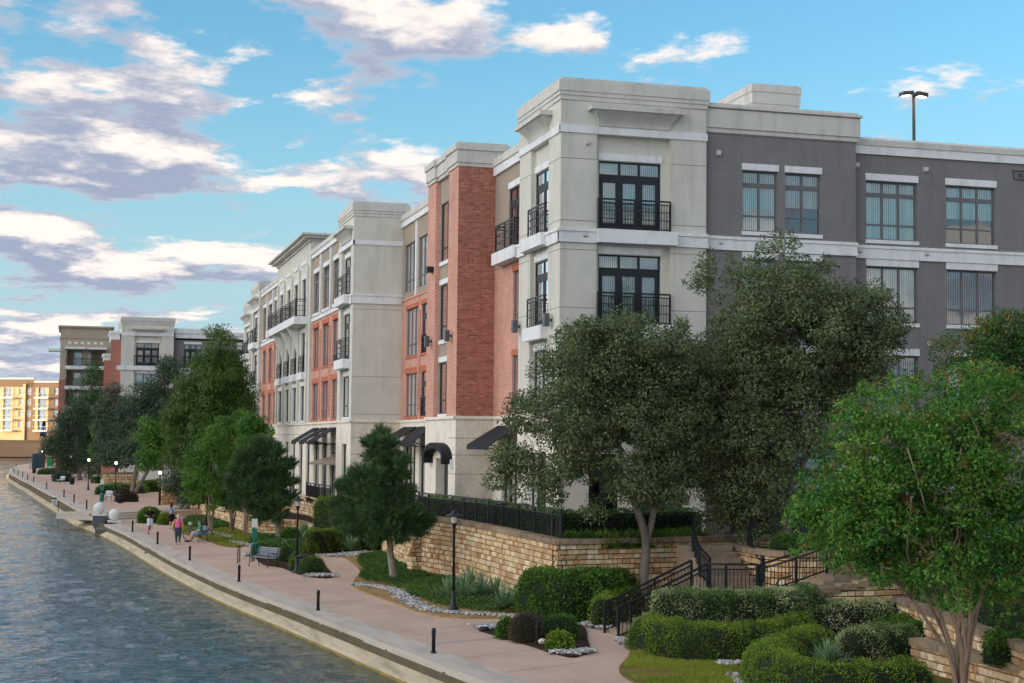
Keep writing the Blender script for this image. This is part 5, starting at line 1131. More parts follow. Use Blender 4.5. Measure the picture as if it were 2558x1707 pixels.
def pxl(D, pts, seed=0, both=True):
    """pixel lobes at the tree's own distance, spread in depth so that the crown is round"""
    r = random.Random(seed); out = []; xs = [p[0] for p in pts]; cx = (max(xs)+min(xs))/2; hw = max(1, (max(xs)-min(xs))/2)
    for (x, y, R) in pts:
        Rm = R*D/FPX; e = hw*D/FPX*math.sqrt(max(0, 1-((x-cx)/hw)**2)); a = max(0, e-Rm)*.85
        for s in ((-1, 1) if both else (0,)):
            dd = s*a*r.uniform(.35, 1.0) if both else 0
            out.append((PD(x, y, D)+_f*dd*1.0, Rm*r.uniform(.9, 1.1)))
        if both and r.random() < .6: out.append((PD(x, y, D), Rm))
    return out
def limb(mb, a, b, r0, r1, wob=.15, n=5, seg=7):
    a, b = Vector(a), Vector(b); Ld = (b-a).length; pts = []; 
    for i in range(n+1):
        t = i/n; p = a.lerp(b, t); p.z += math.sin(t*math.pi)*Ld*.06
        if 0 < i < n: p += Vector((random.uniform(-1, 1), random.uniform(-1, 1), random.uniform(-.5, .5)))*wob*Ld*.2
        pts.append(p)
    mb.tube(pts, [r0+(r1-r0)*(i/n) for i in range(n+1)], seg)
def tree(name, label, base, stems, lobes, maker, bark, r=.17, group=None, cat='tree', nl=10, stem_r=None):
    """stems: list of world polylines; limbs grow from stem ends into the lobes"""
    e = empty(name, base, label=label, cat=cat, group=group); O = Vector(base); m = MB(); ends = []
    for i, s in enumerate(stems):
        rr = stem_r[i] if stem_r else r; pts = smooth_path(s, 4); k = len(pts)
        m.tube([p-O for p in pts], [rr*(1.25 if (j == 0) else 1)*(1-.5*j/k) for j in range(k)], 9); ends.append((pts[-1], rr*.5)); ends.append((pts[int(k*.7)], rr*.6))
    big = sorted(lobes, key=lambda l: -l[1])[:nl*2]; random.shuffle(big)
    for c, R in big[:nl]:
        b, br = min(ends, key=lambda q: (q[0]-c).length+random.random()); limb(m, b-O, c-O, br*.75, .018, .3)
    m.build('trunk', M[bark] if isinstance(bark, str) else bark, e); maker(e, lobes, O); return e
def zp(s, ox, oy, pts): return [(a/s+ox, b/s+oy, R/s) for a, b, R in pts]
def leafy(n, L, Wd, mt, **k): return lambda e, lobes, O: foliage('crown', lobes, n, L, Wd, M[mt], e, loc=O, **k)
def piney(n, L, Wd, mt='pine', **k): return lambda e, lobes, O: needles('crown', lobes, n, L, Wd, M[mt], e, O, **k)

# --- the two live oaks
b1_ = PZ(1612, 1535, .05); D1 = depth(b1_)
OAK1 = zp(2.24, 1200, 760, [(820, 220, 150), (620, 260, 140), (1000, 250, 130), (450, 400, 150), (700, 420, 180), (950, 430, 170), (1130, 300, 110), (1150, 480, 120), (280, 620, 120), (450, 640, 150), (650, 680, 150), (900, 640, 160), (1100, 700, 150), (170, 830, 85), (290, 880, 115), (470, 880, 120), (1000, 850, 140), (150, 980, 70), (250, 1030, 75), (400, 1010, 90), (590, 930, 100), (610, 1110, 62), (960, 1000, 100), (1100, 900, 120), (520, 190, 80), (880, 100, 60), (1120, 150, 60), (760, 110, 50), (620, 130, 45), (230, 560, 50), (120, 900, 40), (760, 900, 100), (830, 1000, 75), (900, 1060, 70), (1030, 1080, 75), (1110, 1030, 80), (720, 1020, 60)])
st1 = [[b1_, PD(1609, 1440, D1), PD(1614, 1350, D1), PD(1588, 1262, D1-.2), PD(1566, 1195, D1-.2), PD(1545, 1110, D1)], [PD(1614, 1362, D1), PD(1634, 1275, D1+.2), PD(1640, 1180, D1+.5), PD(1620, 1050, D1+.3)]]
tree('live_oak', 'grey-green live oak with a forked trunk before the shaded limestone wall', b1_, st1, pxl(D1, OAK1, 1), leafy(165000, .125, .066, 'oak', clump=.62, per=230), 'bark', nl=20, stem_r=[.19, .13])
D2 = 56.5; b2_ = PD(1965, 1440, D2)
OAK2 = zp(1.912, 1700, 580, [(440, 85, 50), (420, 180, 95), (250, 200, 75), (140, 165, 45), (100, 250, 45), (590, 190, 75), (690, 240, 60), (480, 330, 150), (300, 400, 130), (700, 380, 130), (860, 300, 80), (970, 300, 42), (950, 450, 95), (800, 500, 140), (550, 520, 170), (300, 580, 160), (130, 600, 100), (990, 540, 55), (850, 620, 120), (600, 720, 160), (350, 770, 170), (120, 780, 130), (700, 800, 110), (150, 950, 140), (350, 980, 160), (560, 940, 120), (100, 1100, 110), (280, 1180, 140), (480, 1150, 110), (180, 1320, 95), (330, 1360, 95), (270, 1440, 55), (480, 1290, 65), (900, 690, 85)])
st2 = [[b2_, PD(1962, 1340, D2), PD(1975, 1230, D2), PD(1960, 1100, D2), PD(1950, 900, D2)], [PD(1965, 1260, D2), PD(2010, 1150, D2+.5), PD(2080, 980, D2+.8)], [PD(1968, 1280, D2), PD(1900, 1180, D2-.4), PD(1850, 1060, D2-.6)]]
tree('live_oak', 'tallest dark live oak rising in front of the grey wing', b2_, st2, pxl(D2, OAK2, 2), leafy(210000, .13, .068, 'oak', clump=.68, per=250), 'bark', nl=30, stem_r=[.24, .14, .14])
# --- crepe myrtles at right
def stems_at(base, D, tops, spread=.12):
    out = []
    for i, (px, py) in enumerate(tops):
        t = PD(px, py, D+random.uniform(-.6, .6)); o = Vector((random.uniform(-spread, spread), random.uniform(-spread, spread), 0)); mid = (base+o).lerp(t, .45)+Vector((random.uniform(-.08, .08), random.uniform(-.08, .08), 0)); mid.x += (base.x-t.x)*.18; out.append([base+o, mid, t])
    return out
b3_ = PZ(2392, 1748, .05); D3 = depth(b3_)
CR = zp(1.691, 1950, 780, [(560, 400, 95), (400, 430, 85), (700, 380, 105), (850, 330, 105), (980, 350, 95), (300, 520, 90), (480, 560, 135), (700, 560, 160), (900, 520, 150), (240, 640, 80), (150, 740, 60), (300, 740, 130), (500, 760, 160), (750, 760, 170), (950, 750, 150), (130, 850, 75), (260, 880, 110), (450, 920, 140), (680, 950, 150), (900, 950, 140), (200, 970, 70), (380, 1050, 95), (560, 1080, 95), (760, 1080, 95), (940, 1090, 95), (110, 990, 40), (520, 300, 40), (390, 330, 38), (640, 300, 40), (860, 250, 45), (700, 1170, 45), (930, 1210, 60), (1010, 900, 90), (300, 420, 35), (760, 270, 35), (300, 1000, 80), (480, 1110, 65), (650, 1140, 65), (850, 1150, 65), (960, 1180, 70), (230, 1060, 45), (1010, 1030, 90), (180, 900, 60)])
crl = pxl(D3, CR, 3)
def crepe_maker(n, L, Wd, mt, seeds=900):
    def f(e, lobes, O):
        foliage('crown', lobes, n, L, Wd, M[mt], e, loc=O, clump=.42, per=110, up=.3, out=.5, jit=.45, sprig=.25)
        sm = [(c+Vector((0, 0, R*.25)), R*1.0) for c, R in lobes]; foliage('seed_heads', sm, seeds*14, .075, .05, M['seed'], e, loc=O, clump=.13, per=26, up=.6)
    return f
stem3 = stems_at(b3_, D3, [(2280, 1500), (2300, 1470), (2330, 1480), (2350, 1440), (2365, 1470), (2400, 1480), (2412, 1440), (2425, 1470), (2450, 1490), (2470, 1460), (2385, 1440)], .2)
tree('crepe_myrtle', 'large green crepe myrtle with many smooth pale stems beside the right-hand wall', b3_, stem3, crl, crepe_maker(118000, .12, .06, 'crepeb', 900), 'barkc', nl=34, stem_r=[.065, .07, .075, .085, .065, .08, .07, .075, .065, .07, .06])
D4 = 46.0; b4_ = PD(2505, 1420, D4)
CR2 = zp(1.691, 1950, 780, [(880, 120, 75), (960, 70, 65), (1010, 190, 95), (800, 220, 70), (700, 210, 45), (900, 260, 90), (1040, 60, 60), (650, 140, 22), (720, 130, 25), (1050, 330, 90), (860, 40, 30), (800, 110, 30)])
tree('crepe_myrtle', 'brownish crepe myrtle rising against the grey wing behind the large one', b4_, stems_at(b4_, D4, [(2470, 1100), (2520, 1080), (2550, 1100)]), pxl(D4, CR2, 4), crepe_maker(40000, .095, .05, 'crepe', 500), 'barkc', nl=8, stem_r=[.07]*3)
# --- pines
b5_ = PZ(985, 1450, .12); D5 = depth(b5_)
PIN = [(951, 1078, 12), (950, 1092, 17), (930, 1106, 18), (975, 1108, 19), (936, 1138, 26), (970, 1148, 28), (1002, 1150, 18), (898, 1182, 24), (948, 1185, 34), (1000, 1190, 26), (868, 1215, 25), (908, 1225, 32), (958, 1230, 36), (1010, 1228, 27), (852, 1262, 20), (888, 1275, 32), (935, 1280, 36), (985, 1275, 36), (1030, 1278, 26), (1064, 1302, 20), (850, 1306, 14), (880, 1316, 26), (925, 1320, 30), (970, 1312, 30), (1020, 1312, 26), (1052, 1330, 13), (938, 1345, 20), (1002, 1338, 20)]
tree('pine_tree', 'dense young pine with a slightly bent trunk on the ground cover bed', b5_, [[b5_, PD(976, 1390, D5), PD(972, 1340, D5), PD(955, 1220, D5), PD(951, 1085, D5)]], pxl(D5, PIN, 5), piney(105000, .27, .03, clump=.4, per=34), 'barkp', nl=26, stem_r=[.17])
b6_ = PZ(695, 1350, .12); D6 = depth(b6_)
PIN2 = [(655, 1108, 24), (620, 1135, 30), (682, 1128, 26), (600, 1170, 30), (645, 1170, 36), (695, 1165, 30), (724, 1160, 15), (590, 1210, 28), (630, 1215, 36), (680, 1210, 36), (722, 1200, 20), (600, 1250, 26), (640, 1260, 34), (690, 1252, 34), (724, 1238, 18), (650, 1290, 20), (692, 1288, 20)]
tree('pine_tree', 'broad dark pine with a pale trunk beside the dog waste station', b6_, [[b6_, PD(694, 1290, D6), PD(685, 1220, D6), PD(660, 1120, D6)]], pxl(D6, PIN2, 6), piney(75000, .3, .04, clump=.45, per=34), 'barkp', nl=18, stem_r=[.2])
# --- bright crepe myrtles on the lawn by the bench
A_ = [(490, 1150, 32), (520, 1110, 36), (480, 1195, 28), (520, 1210, 36), (500, 1240, 22), (530, 1160, 38), (540, 1090, 26), (470, 1230, 18), (530, 1258, 20)]
B_ = [(560, 1075, 32), (575, 1115, 40), (600, 1050, 24), (590, 1165, 36), (560, 1220, 34), (580, 1060, 22), (570, 1255, 22)]
C_ = [(630, 1066, 28), (625, 1105, 34), (660, 1080, 20), (645, 1050, 16), (610, 1145, 24), (645, 1125, 22)]
for (bx, by), pts, lab, sd in (((525, 1337), A_, 'bright green crepe myrtle with pale stems nearest the seated cyclist', 7), ((580, 1330), B_, 'bright green crepe myrtle in the middle of the lawn row', 8), ((614, 1340), C_, 'bright green crepe myrtle beside the dog waste station post', 9)):
    b = PZ(bx, by, .05); D = depth(b); cx = sum(p[0] for p in pts)/len(pts)
    tree('crepe_myrtle', lab, b, stems_at(b, D, [(bx-12, 1245), (bx-3, 1235), (bx+6, 1240), (bx+14, 1250)], .1), pxl(D, pts, sd), crepe_maker(30000, .13, .07, 'crepeb', 60), 'barkc', nl=9, group='crepe myrtles on the lawn', stem_r=[.07]*4)
# --- distant trees
D8 = 120.0
CYPR = [(547, 828, 10), (546, 848, 17), (568, 850, 9), (540, 885, 28), (565, 888, 24), (510, 920, 28), (558, 925, 38), (594, 925, 22), (492, 960, 34), (545, 972, 46), (600, 970, 32), (472, 1005, 34), (530, 1020, 46), (590, 1015, 40), (620, 1000, 17), (457, 1050, 34), (510, 1065, 40), (565, 1060, 40), (608, 1045, 24), (442, 1100, 28), (490, 1110, 36), (540, 1100, 36), (428, 1140, 18), (470, 1150, 28)]
tree('bald_cypress', 'tall olive-green cypress standing before the distant grey block', PD(548, 1292, D8), [[PD(548, 1292, D8), PD(550, 1100, D8), PD(547, 840, D8)]], pxl(D8, CYPR, 10), leafy(80000, .32, .08, 'cyp', clump=1.0, per=160, up=-.05, droop=.25, out=.7, flat=.5), 'bark', nl=26, stem_r=[.3])
D9 = 150.0
EV = [(422, 930, 28), (390, 950, 24), (352, 990, 30), (400, 1000, 34), (330, 1030, 34), (375, 1050, 36), (420, 1040, 32), (340, 1090, 34), (390, 1100, 36), (302, 1120, 24), (350, 1140, 30), (400, 1150, 26), (312, 1075, 24), (440, 1000, 24)]
tree('evergreen_tree', 'dark blue-green evergreen in front of the pale grey block', PD(330, 1232, D9), [[PD(330, 1232, D9), PD(345, 1150, D9), PD(380, 1000, D9)], [PD(336, 1232, D9), PD(380, 1150, D9), PD(410, 1010, D9)]], pxl(D9, EV, 11), leafy(45000, .26, .10, 'dkev', clump=1.0, per=150), 'bark', nl=12, stem_r=[.25, .2])
b10 = PZ(212, 1200, UPZ); D10 = depth(b10)
FARC = [(235, 915, 8), (234, 936, 14), (226, 968, 27), (250, 975, 20), (206, 1000, 29), (245, 1005, 30), (182, 1035, 30), (225, 1045, 36), (262, 1040, 16), (166, 1075, 29), (205, 1085, 36), (245, 1080, 30), (142, 1110, 26), (180, 1120, 32), (225, 1125, 32), (260, 1110, 20), (118, 1120, 12), (150, 1150, 24), (190, 1160, 24), (230, 1165, 24)]
for k_, (bx, lab, sel) in enumerate(((199, 'far dark pine leaning over the walk, water side of the pair', lambda p: p[0] < 205), (228, 'far dark pine with a pointed top before the tan block', lambda p: p[0] >= 205))):
    b = PZ(bx, 1200-k_*3, UPZ); D = depth(b); pts = [p for p in FARC if sel(p)]
    tree('pine_tree', lab, b, [[b, PD(bx-6-4*k_, 1150, D), PD(bx-12, 1060, D), PD(pts[0][0], pts[0][1]+20, D)]], pxl(D, pts, 12+k_), leafy(24000, .34, .10, 'dkev' if k_ == 0 else 'pine', clump=1.2, per=140), 'bark', nl=10, stem_r=[.3])
tree('evergreen_tree', 'dark rounded evergreen hiding the foot of the distant brick flank', PD(292, 1216, 165), [[PD(292, 1216, 165), PD(290, 1150, 165), PD(290, 1030, 165)]], pxl(165, [(287, 985, 22), (300, 1015, 28), (272, 1020, 26), (290, 1055, 32), (265, 1070, 26), (312, 1060, 26), (285, 1100, 32), (310, 1105, 26), (262, 1115, 24), (290, 1145, 28), (318, 1145, 22), (268, 1150, 20)], 77), leafy(26000, .26, .11, 'dkev', clump=1.0, per=140), 'bark', nl=10, stem_r=[.22])
for bx, by, z, pts, lab, mt in ((267, 1206, UPZ, [(270, 1045, 20), (250, 1070, 22), (285, 1075, 22), (260, 1105, 25), (295, 1110, 22), (242, 1130, 18), (275, 1140, 22), (308, 1140, 18)], 'distant green crepe myrtle with pale stems beyond the waste bin lamp', 'crepeb'),
                                (408, 1262, .1, [(375, 1060, 18), (390, 1090, 23), (360, 1100, 20), (400, 1120, 23), (370, 1135, 23), (395, 1155, 20), (356, 1160, 15), (420, 1095, 18)], 'slim green crepe myrtle behind the clipped hedges past the steps', 'crepeb'),
                                (470, 1282, .1, [(450, 1180, 28), (490, 1172, 26), (432, 1212, 24), (470, 1220, 30), (512, 1200, 24), (452, 1250, 20), (498, 1245, 22)], 'low dark pine behind the standing woman', 'dkev'),
                                (248, 1196, UPZ, [(215, 1095, 20), (240, 1100, 20), (222, 1130, 20), (255, 1135, 20), (200, 1120, 16)], 'small greyish oak under the far pines', 'dkev')):
    b = PZ(bx, by, z); D = depth(b)
    tree('garden_tree', lab, b, stems_at(b, D, [(bx-9, by-70), (bx, by-80), (bx+8, by-72)], .2), pxl(D, pts, bx), leafy(15000, .22, .11, mt, clump=.8, per=110), 'barkc', nl=8, stem_r=[.1]*3)

# --- hedges and shrubs
def core_mesh(path, w, h, p=2.6, n=14, ends=6):
    """superelliptic arch swept along a path with rounded ends; returns verts, quads, normals"""
    path = [Vector(q) for q in path]
    if len(path) == 1: raise ValueError
    rows = []
    def ring(c, t, s):
        nn = Vector((-t.y, t.x, 0)).normalized(); out = []
        for k in range(n+1):
            a = math.pi*k/n; ca, sa = math.cos(a), math.sin(a); x = math.copysign(abs(ca)**(2/p), ca)*w/2*s; z = abs(sa)**(2/p)*h*(.35+.65*s if s < 1 else 1); q = c+nn*x; out.append((q.x, q.y, c.z+z))
        return out
    t0 = (path[1]-path[0]).normalized(); t1 = (path[-1]-path[-2]).normalized()
    for k in range(ends): a = math.pi/2*k/ends; rows.append(ring(path[0]-t0*(w/2*math.cos(a)**(2/p)), t0, max(.05, math.sin(a)**(2/p))))
    for i, q in enumerate(path): rows.append(ring(q, path[min(i+1, len(path)-1)]-path[max(i-1, 0)], 1))
    for k in range(ends-1, -1, -1): a = math.pi/2*k/ends; rows.append(ring(path[-1]+t1*(w/2*math.cos(a)**(2/p)), t1, max(.05, math.sin(a)**(2/p))))
    V = np.array(rows).reshape(-1, 3); m = n+1; R_ = len(rows)
    F_ = np.array([(i*m+k, i*m+k+1, (i+1)*m+k+1, (i+1)*m+k) for i in range(R_-1) for k in range(n)])
    return V, F_
def coat(V, F_, n, L, Wd, mt, parent, name, loc, jit=.5, depth_=.08, out=.9, lump=.06):
    T = np.concatenate([F_[:, [0, 1, 2]], F_[:, [0, 2, 3]]]); a, b, c = V[T[:, 0]], V[T[:, 1]], V[T[:, 2]]; cr = np.cross(b-a, c-a); ar = np.linalg.norm(cr, axis=1); ok = ar > 1e-8; T = T[ok]; a, b, c, cr, ar = a[ok], b[ok], c[ok], cr[ok], ar[ok]
    i = RNG.choice(len(T), n, p=ar/ar.sum()); u = RNG.random((n, 2)); s = u.sum(1) > 1; u[s] = 1-u[s]; P = a[i]+(b[i]-a[i])*u[:, :1]+(c[i]-a[i])*u[:, 1:]
    N_ = unit(cr[i]); cen = V.mean(0); cen[2] = V[:, 2].min(); flip = np.einsum('ij,ij->i', N_, np.stack([P[:, 0]-cen[0], P[:, 1]-cen[1], np.abs(P[:, 2]-cen[2])+.2], 1)) < 0
    lum = np.sin(P[:, 0]*5.1+P[:, 2]*3)*np.sin(P[:, 1]*4.3+1.7)*lump
    Nn = N_.copy(); Nn[flip] *= -1
    lum = lum+np.where(RNG.random(n) < .05, RNG.uniform(.02, .14, n), 0)+.5*lump*np.sin(P[:, 0]*11+P[:, 1]*7)*np.sin(P[:, 2]*9+P[:, 1]*5)
    P = P+Nn*(RNG.uniform(-depth_, depth_*.6, n)+lum)[:, None]; A = unit(Nn*out+RNG.normal(size=(n, 3))*jit+np.array([0, 0, .25]))
    Vq, Fq = leaf_quads(P-np.array(loc), A, L*RNG.uniform(.6, 1.3, n), Wd*RNG.uniform(.7, 1.2, n)); return link(name, np_mesh(name, Vq, Fq, mt), parent)
def hedge(path, w, h, label, mt='hedge', n=6000, L=.07, Wd=.045, p=3.2, name='hedge', cat='hedge', group=None, jit=.5, lump=.09):
    path = smooth_path([Vector(q) for q in path], 4) if len(path) > 2 else [Vector(path[0]), Vector(path[0]).lerp(Vector(path[1]), .5), Vector(path[1])]
    V, F_ = core_mesh(path, w, h, p); O = Vector(path[0]); e = empty(name, O, label=label, cat=cat, group=group)
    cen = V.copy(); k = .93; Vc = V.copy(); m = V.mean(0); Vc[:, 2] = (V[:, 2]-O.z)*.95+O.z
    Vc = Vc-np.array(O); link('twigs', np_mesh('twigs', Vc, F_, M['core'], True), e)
    coat(V, F_, n, L, Wd, M[mt], e, 'leaves', O, jit=jit, lump=lump); return e
def bush(px, py, wpx, hpx, label, mt='hedge', n=2200, z=.04, L=.06, Wd=.04, p=2.2, name='shrub', group=None, jit=.55, asp=1.0):
    b = PZ(px, py, z); D = depth(b); w = wpx*D/FPX; h = hpx*D/FPX; c = b+Vector((0, w*.45, 0)); l = max(.02, w*.5*(asp-1)+.02)
    V, F_ = core_mesh([c-Vector((l, 0, 0)), c, c+Vector((l, 0, 0))], w, h, p); e = empty(name, c, label=label, cat='shrub', group=group)
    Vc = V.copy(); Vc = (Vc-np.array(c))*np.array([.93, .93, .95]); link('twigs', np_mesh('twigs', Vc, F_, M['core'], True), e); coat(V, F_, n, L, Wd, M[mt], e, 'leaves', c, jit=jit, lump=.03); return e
# near island bed
bush(1270, 1596, 44, 46, 'small bright green shrub at the rock tip of the near island bed', 'hedge', 1500, L=.09, Wd=.06)
bush(1325, 1606, 78, 72, 'brownish purple shrub behind the thin black post', 'purple', 3800, L=.05, Wd=.03)
bush(1408, 1600, 70, 58, 'dark green mound behind the low light shrub in the near island bed', 'hedge', 3600, L=.05, Wd=.03, asp=1.35)
bush(1408, 1628, 62, 46, 'low light green shrub in the near island bed', 'hedgey', 2200, L=.07, Wd=.05)
# bench bed
bush(783, 1434, 52, 40, 'rounded dark shrub beside the black litter bin', 'hedge', 2600, L=.05, Wd=.03, asp=1.25)
bush(742, 1416, 34, 34, 'rounded shrub behind the litter bin', 'hedge', 1500, L=.05, Wd=.03); bush(716, 1404, 40, 40, 'round dark shrub beside the empty slatted bench', 'hedge', 1800, L=.05, Wd=.03); bush(655, 1392, 46, 36, 'dark shrub between the empty bench and the waste station', 'hedge', 1600, L=.06, Wd=.035)
bush(736, 1424, 18, 30, 'small yellowish shrub hidden by the litter bin', 'hedgey', 600)
hedge([PZ(783, 1382, .02), PZ(840, 1379, .02), PZ(935, 1374, .02)], .85, 1.25, 'long clipped yellow-green hedge beside the curving path', 'hedgey', 13000, .075, .045, 5)
hedge([PZ(812, 1358, .3), PZ(870, 1362, .3)], 1.1, 2.6, 'tall clipped hedge under the upper curved wall', 'hedgey', 8000, .09, .05, 5)
hedge([Vector((15.9, 93.5, .9)), Vector((16.3, 90.5, .9))], 1.0, 3.1, 'pale variegated clipped hedge block before the patio fence', 'varieg', 5000, .1, .06, 5)
# hedges on the terrace behind the fence
tw_ = [WAs[i] for i in range(8, len(WAs), 3)]+[Vector((c0.x, c0.y, 0))]
hedge([Vector((p.x+1.15, p.y+.25, TZ)) for p in tw_[:-2]]+[Vector((c0.x+1.0, c0.y+2.0, TZ))], .9, 1.45, 'clipped hedge behind the picket fence on the curved limestone wall', 'hedge', 15000, .08, .05, 5)
hedge([Vector((c0.x+1.2, c0.y+2.7, TZ)), Vector((c0.x+4.2, c0.y+2.9, TZ)), Vector((c1.x, c1.y+3.0, TZ))], 1.0, 1.55, 'dark hedge in the shade below the corner tower', 'hedge', 9000, .08, .05, 5)
hedge([Vector((c0.x+.7, c0.y+.75, TZ+.35)), Vector((c0.x+3, c0.y+.8, TZ+.35)), Vector((c1.x-.3, c1.y+.8, TZ+.35))], .8, .42, 'ragged low lily turf along the shaded wall top', 'hedge', 7000, .22, .03, 2, name='border_plants', cat='plants', jit=.8)
# big laurel hedge and neighbours
hedge([PZ(1372, 1540, 0), PZ(1450, 1548, 0), PZ(1540, 1525, 0), PZ(1590, 1505, 0)], 1.9, 1.62, 'big loose laurel hedge in front of the limestone wall corner', 'hedge', 34000, .10, .06, 4, jit=.6, lump=.1)
hedge([PZ(1507, 1568, 0), PZ(1535, 1552, 0), PZ(1600, 1535, 0)], .75, 1.0, 'light clipped hedge on the oak side of the garden stairs', 'hedgey', 7000, .06, .045, 4)
hedge([PZ(1690, 1612, 0), PZ(1790, 1618, 0), PZ(1900, 1615, 0), PZ(2010, 1602, 0)], 1.35, 1.66, 'tall hedge mottled with cream variegated leaves along the stair railing', 'varieg', 26000, .075, .04, 5, lump=.05)
hedge([PZ(1625, 1622, 0), PZ(1690, 1640, 0), PZ(1790, 1650, 0), PZ(1890, 1645, 0), PZ(1990, 1615, 0)], 1.25, .98, 'rounded boxwood hedge above the curved white rock border', 'hedgey', 30000, .052, .036, 2.6)
hedge([PZ(2040, 1655, 0), PZ(1930, 1690, 0), PZ(1950, 1735, 0), PZ(2090, 1765, 0), PZ(2260, 1755, 0)], 1.35, .98, 'looping boxwood hedge around the blue yucca', 'hedgey', 38000, .05, .034, 2.6)
hedge([PZ(2075, 1600, .1), PZ(2150, 1598, .1), PZ(2215, 1590, .1)], 1.3, 1.15, 'mottled hedge in front of the low stepped wall', 'varieg', 11000, .065, .035, 4)
hedge([PZ(2150, 1658, .1), PZ(2200, 1655, .1), PZ(2245, 1650, .1)], 1.15, 1.0, 'loose cream and green shrub beside the blue yucca', 'varieg', 11000, .06, .03, 2.6, jit=.8)
hedge([PZ(2225, 1610, .1), PZ(2290, 1622, .1)], .9, .85, 'dark leafy shrub at the end of the lower limestone wall', 'hedge', 5000, .08, .05, 2.4)
for px, lab in ((2465, 'dark shrub between the two right-hand walls'), (2535, 'dark shrub by the far end of the two right-hand walls')):
    b = PD(px, 1640, D3+1.2); V_ = Vector((b.x+.4, b.y, .75)); hedge([V_, V_+Vector((.3, .2, 0))], .85, .75, lab, 'hedge', 3500, .07, .045, 2.2, name='shrub', cat='shrub')
hedge([Vector((ra.x+1.3, ra.y, 1.2)), Vector(((ra.x+rb.x)/2+1.4, (ra.y+rb.y)/2, 1.2)), Vector((rb.x+1.4, rb.y, 1.2))], 1.6, 1.1, 'dark shrub border above the sunken limestone wall', 'hedge', 14000, .09, .05, 2.2, jit=.8, lump=.15)
hedge([Vector((23.3, 48.2, 2.45)), Vector((24.6, 47.9, 2.45)), Vector((26.5, 48.3, 2.45))], 1.1, .6, 'shade shrubs on the curved planter wall', 'hedge', 7000, .11, .03, 2.2, jit=.8)
# beyond the steps
hedge([PZ(402, 1222, .3), PZ(360, 1228, .3), PZ(330, 1236, .3)], 2.6, 1.0, 'bright clipped hedge mound past the canal steps', 'hedgey', 9000, .12, .08, 3); hedge([PZ(362, 1232, .3), PZ(395, 1232, .3)], 1.5, 1.2, 'bright clipped box hedge beside the lit lamp', 'hedgey', 5000, .1, .07, 5); hedge([PZ(300, 1196, UPZ), PZ(345, 1192, UPZ)], 2.0, 1.0, 'far low green hedge before the distant limestone wall', 'hedgey', 3500, .14, .09, 4)
hedge([PZ(262, 1236, UPZ), PZ(300, 1232, UPZ)], 1.8, .9, 'green mound hedge behind the far waste station', 'hedge', 3500, .12, .08, 3)
bush(308, 1256, 38, 36, 'reddish brown shrub by the black bin past the steps', 'purple', 2400, L=.09, Wd=.05, z=.4); bush(330, 1256, 28, 24, 'darker reddish shrub beside the bin shrub', 'purple', 1500, L=.09, Wd=.05, z=.4)
bush(374, 1308, 46, 38, 'green shrub mass behind the far slatted bench', 'hedge', 4500, L=.09, Wd=.06, z=0, asp=1.15); bush(418, 1312, 44, 28, 'bright low shrub beside the standing woman', 'hedgey', 2800, L=.08, Wd=.055, z=0)
bush(120, 1186, 40, 14, 'low dark shrub by the far waste bin', 'hedge', 1200, z=UPZ, L=.14, Wd=.09, asp=1.3); bush(155, 1204, 44, 24, 'dark shrub behind the far white bench', 'dkev', 1800, z=UPZ, L=.14, Wd=.09); bush(242, 1208, 26, 18, 'greyish sage shrub under the far pines', 'varieg', 900, z=UPZ, L=.12, Wd=.07); bush(176, 1172, 26, 22, 'yellow-green shrub by the construction screen', 'hedgey', 900, z=UPZ, L=.14, Wd=.09)
bush(728, 1345, 44, 22, 'leafy weeds at the foot of the upper wall', 'hedge', 1800, z=.95, L=.1, Wd=.06); bush(795, 1238, 44, 40, 'grey-green feathery shrub by the patio fence', 'dkev', 2600, z=TZ, L=.14, Wd=.03)

# --- yuccas
def yucca(p, r, label, n=70, group='yuccas along the limestone wall', mt='yucca', name='yucca'):
    e = empty(name, p, label=label, cat='yucca', group=group); V = []; F_ = []
    for i in range(n):
        az = random.uniform(0, 2*math.pi); el = random.uniform(.15, 1.45); Lg = r*random.uniform(.75, 1.15); w = .035; d = Vector((math.cos(az)*math.cos(el), math.sin(az)*math.cos(el), math.sin(el))); s = Vector((-math.sin(az), math.cos(az), 0)); b0 = Vector((0, 0, r*.12))
        k = len(V); mid = b0+d*Lg*.55; tip = b0+d*Lg+Vector((0, 0, -Lg*.10*math.cos(el))); V += [b0-s*w*.6, b0+s*w*.6, mid+s*w, mid-s*w, tip]; F_ += [(k, k+1, k+2, k+3), (k+3, k+2, k+4)]
    MB().add(V, F_).build('blades', M[mt], e); return e
for i, (a, b) in enumerate([(765, 985), (855, 990), (905, 905), (985, 975), (1085, 975), (1140, 1060), (1235, 1060), (1300, 1010)]):
    yucca(PZ(a/2.815+850, b/2.815+1150, .08), .95, 'spiky blue-green yucca in the ground cover bed below the tall limestone wall')
for a, b in ((1640, 690), (1745, 640), (1720, 700)): yucca(PZ(a/3.136+200, b/3.136+1150, .08), 1.2, 'spiky yucca behind the lamp in the bench bed', group='yuccas in the bench bed')
for a, b in ((2150, 690), (2120, 720)): yucca(PZ(a/3.136+200, b/3.136+1150, .08), 1.0, 'spiky yucca at the white rock corner by the clipped hedge', group='yuccas at the rock corner')
yucca(PZ(2065, 1672, .3), .75, 'blue-grey yucca enclosed by the looping boxwood hedge', 120, None)

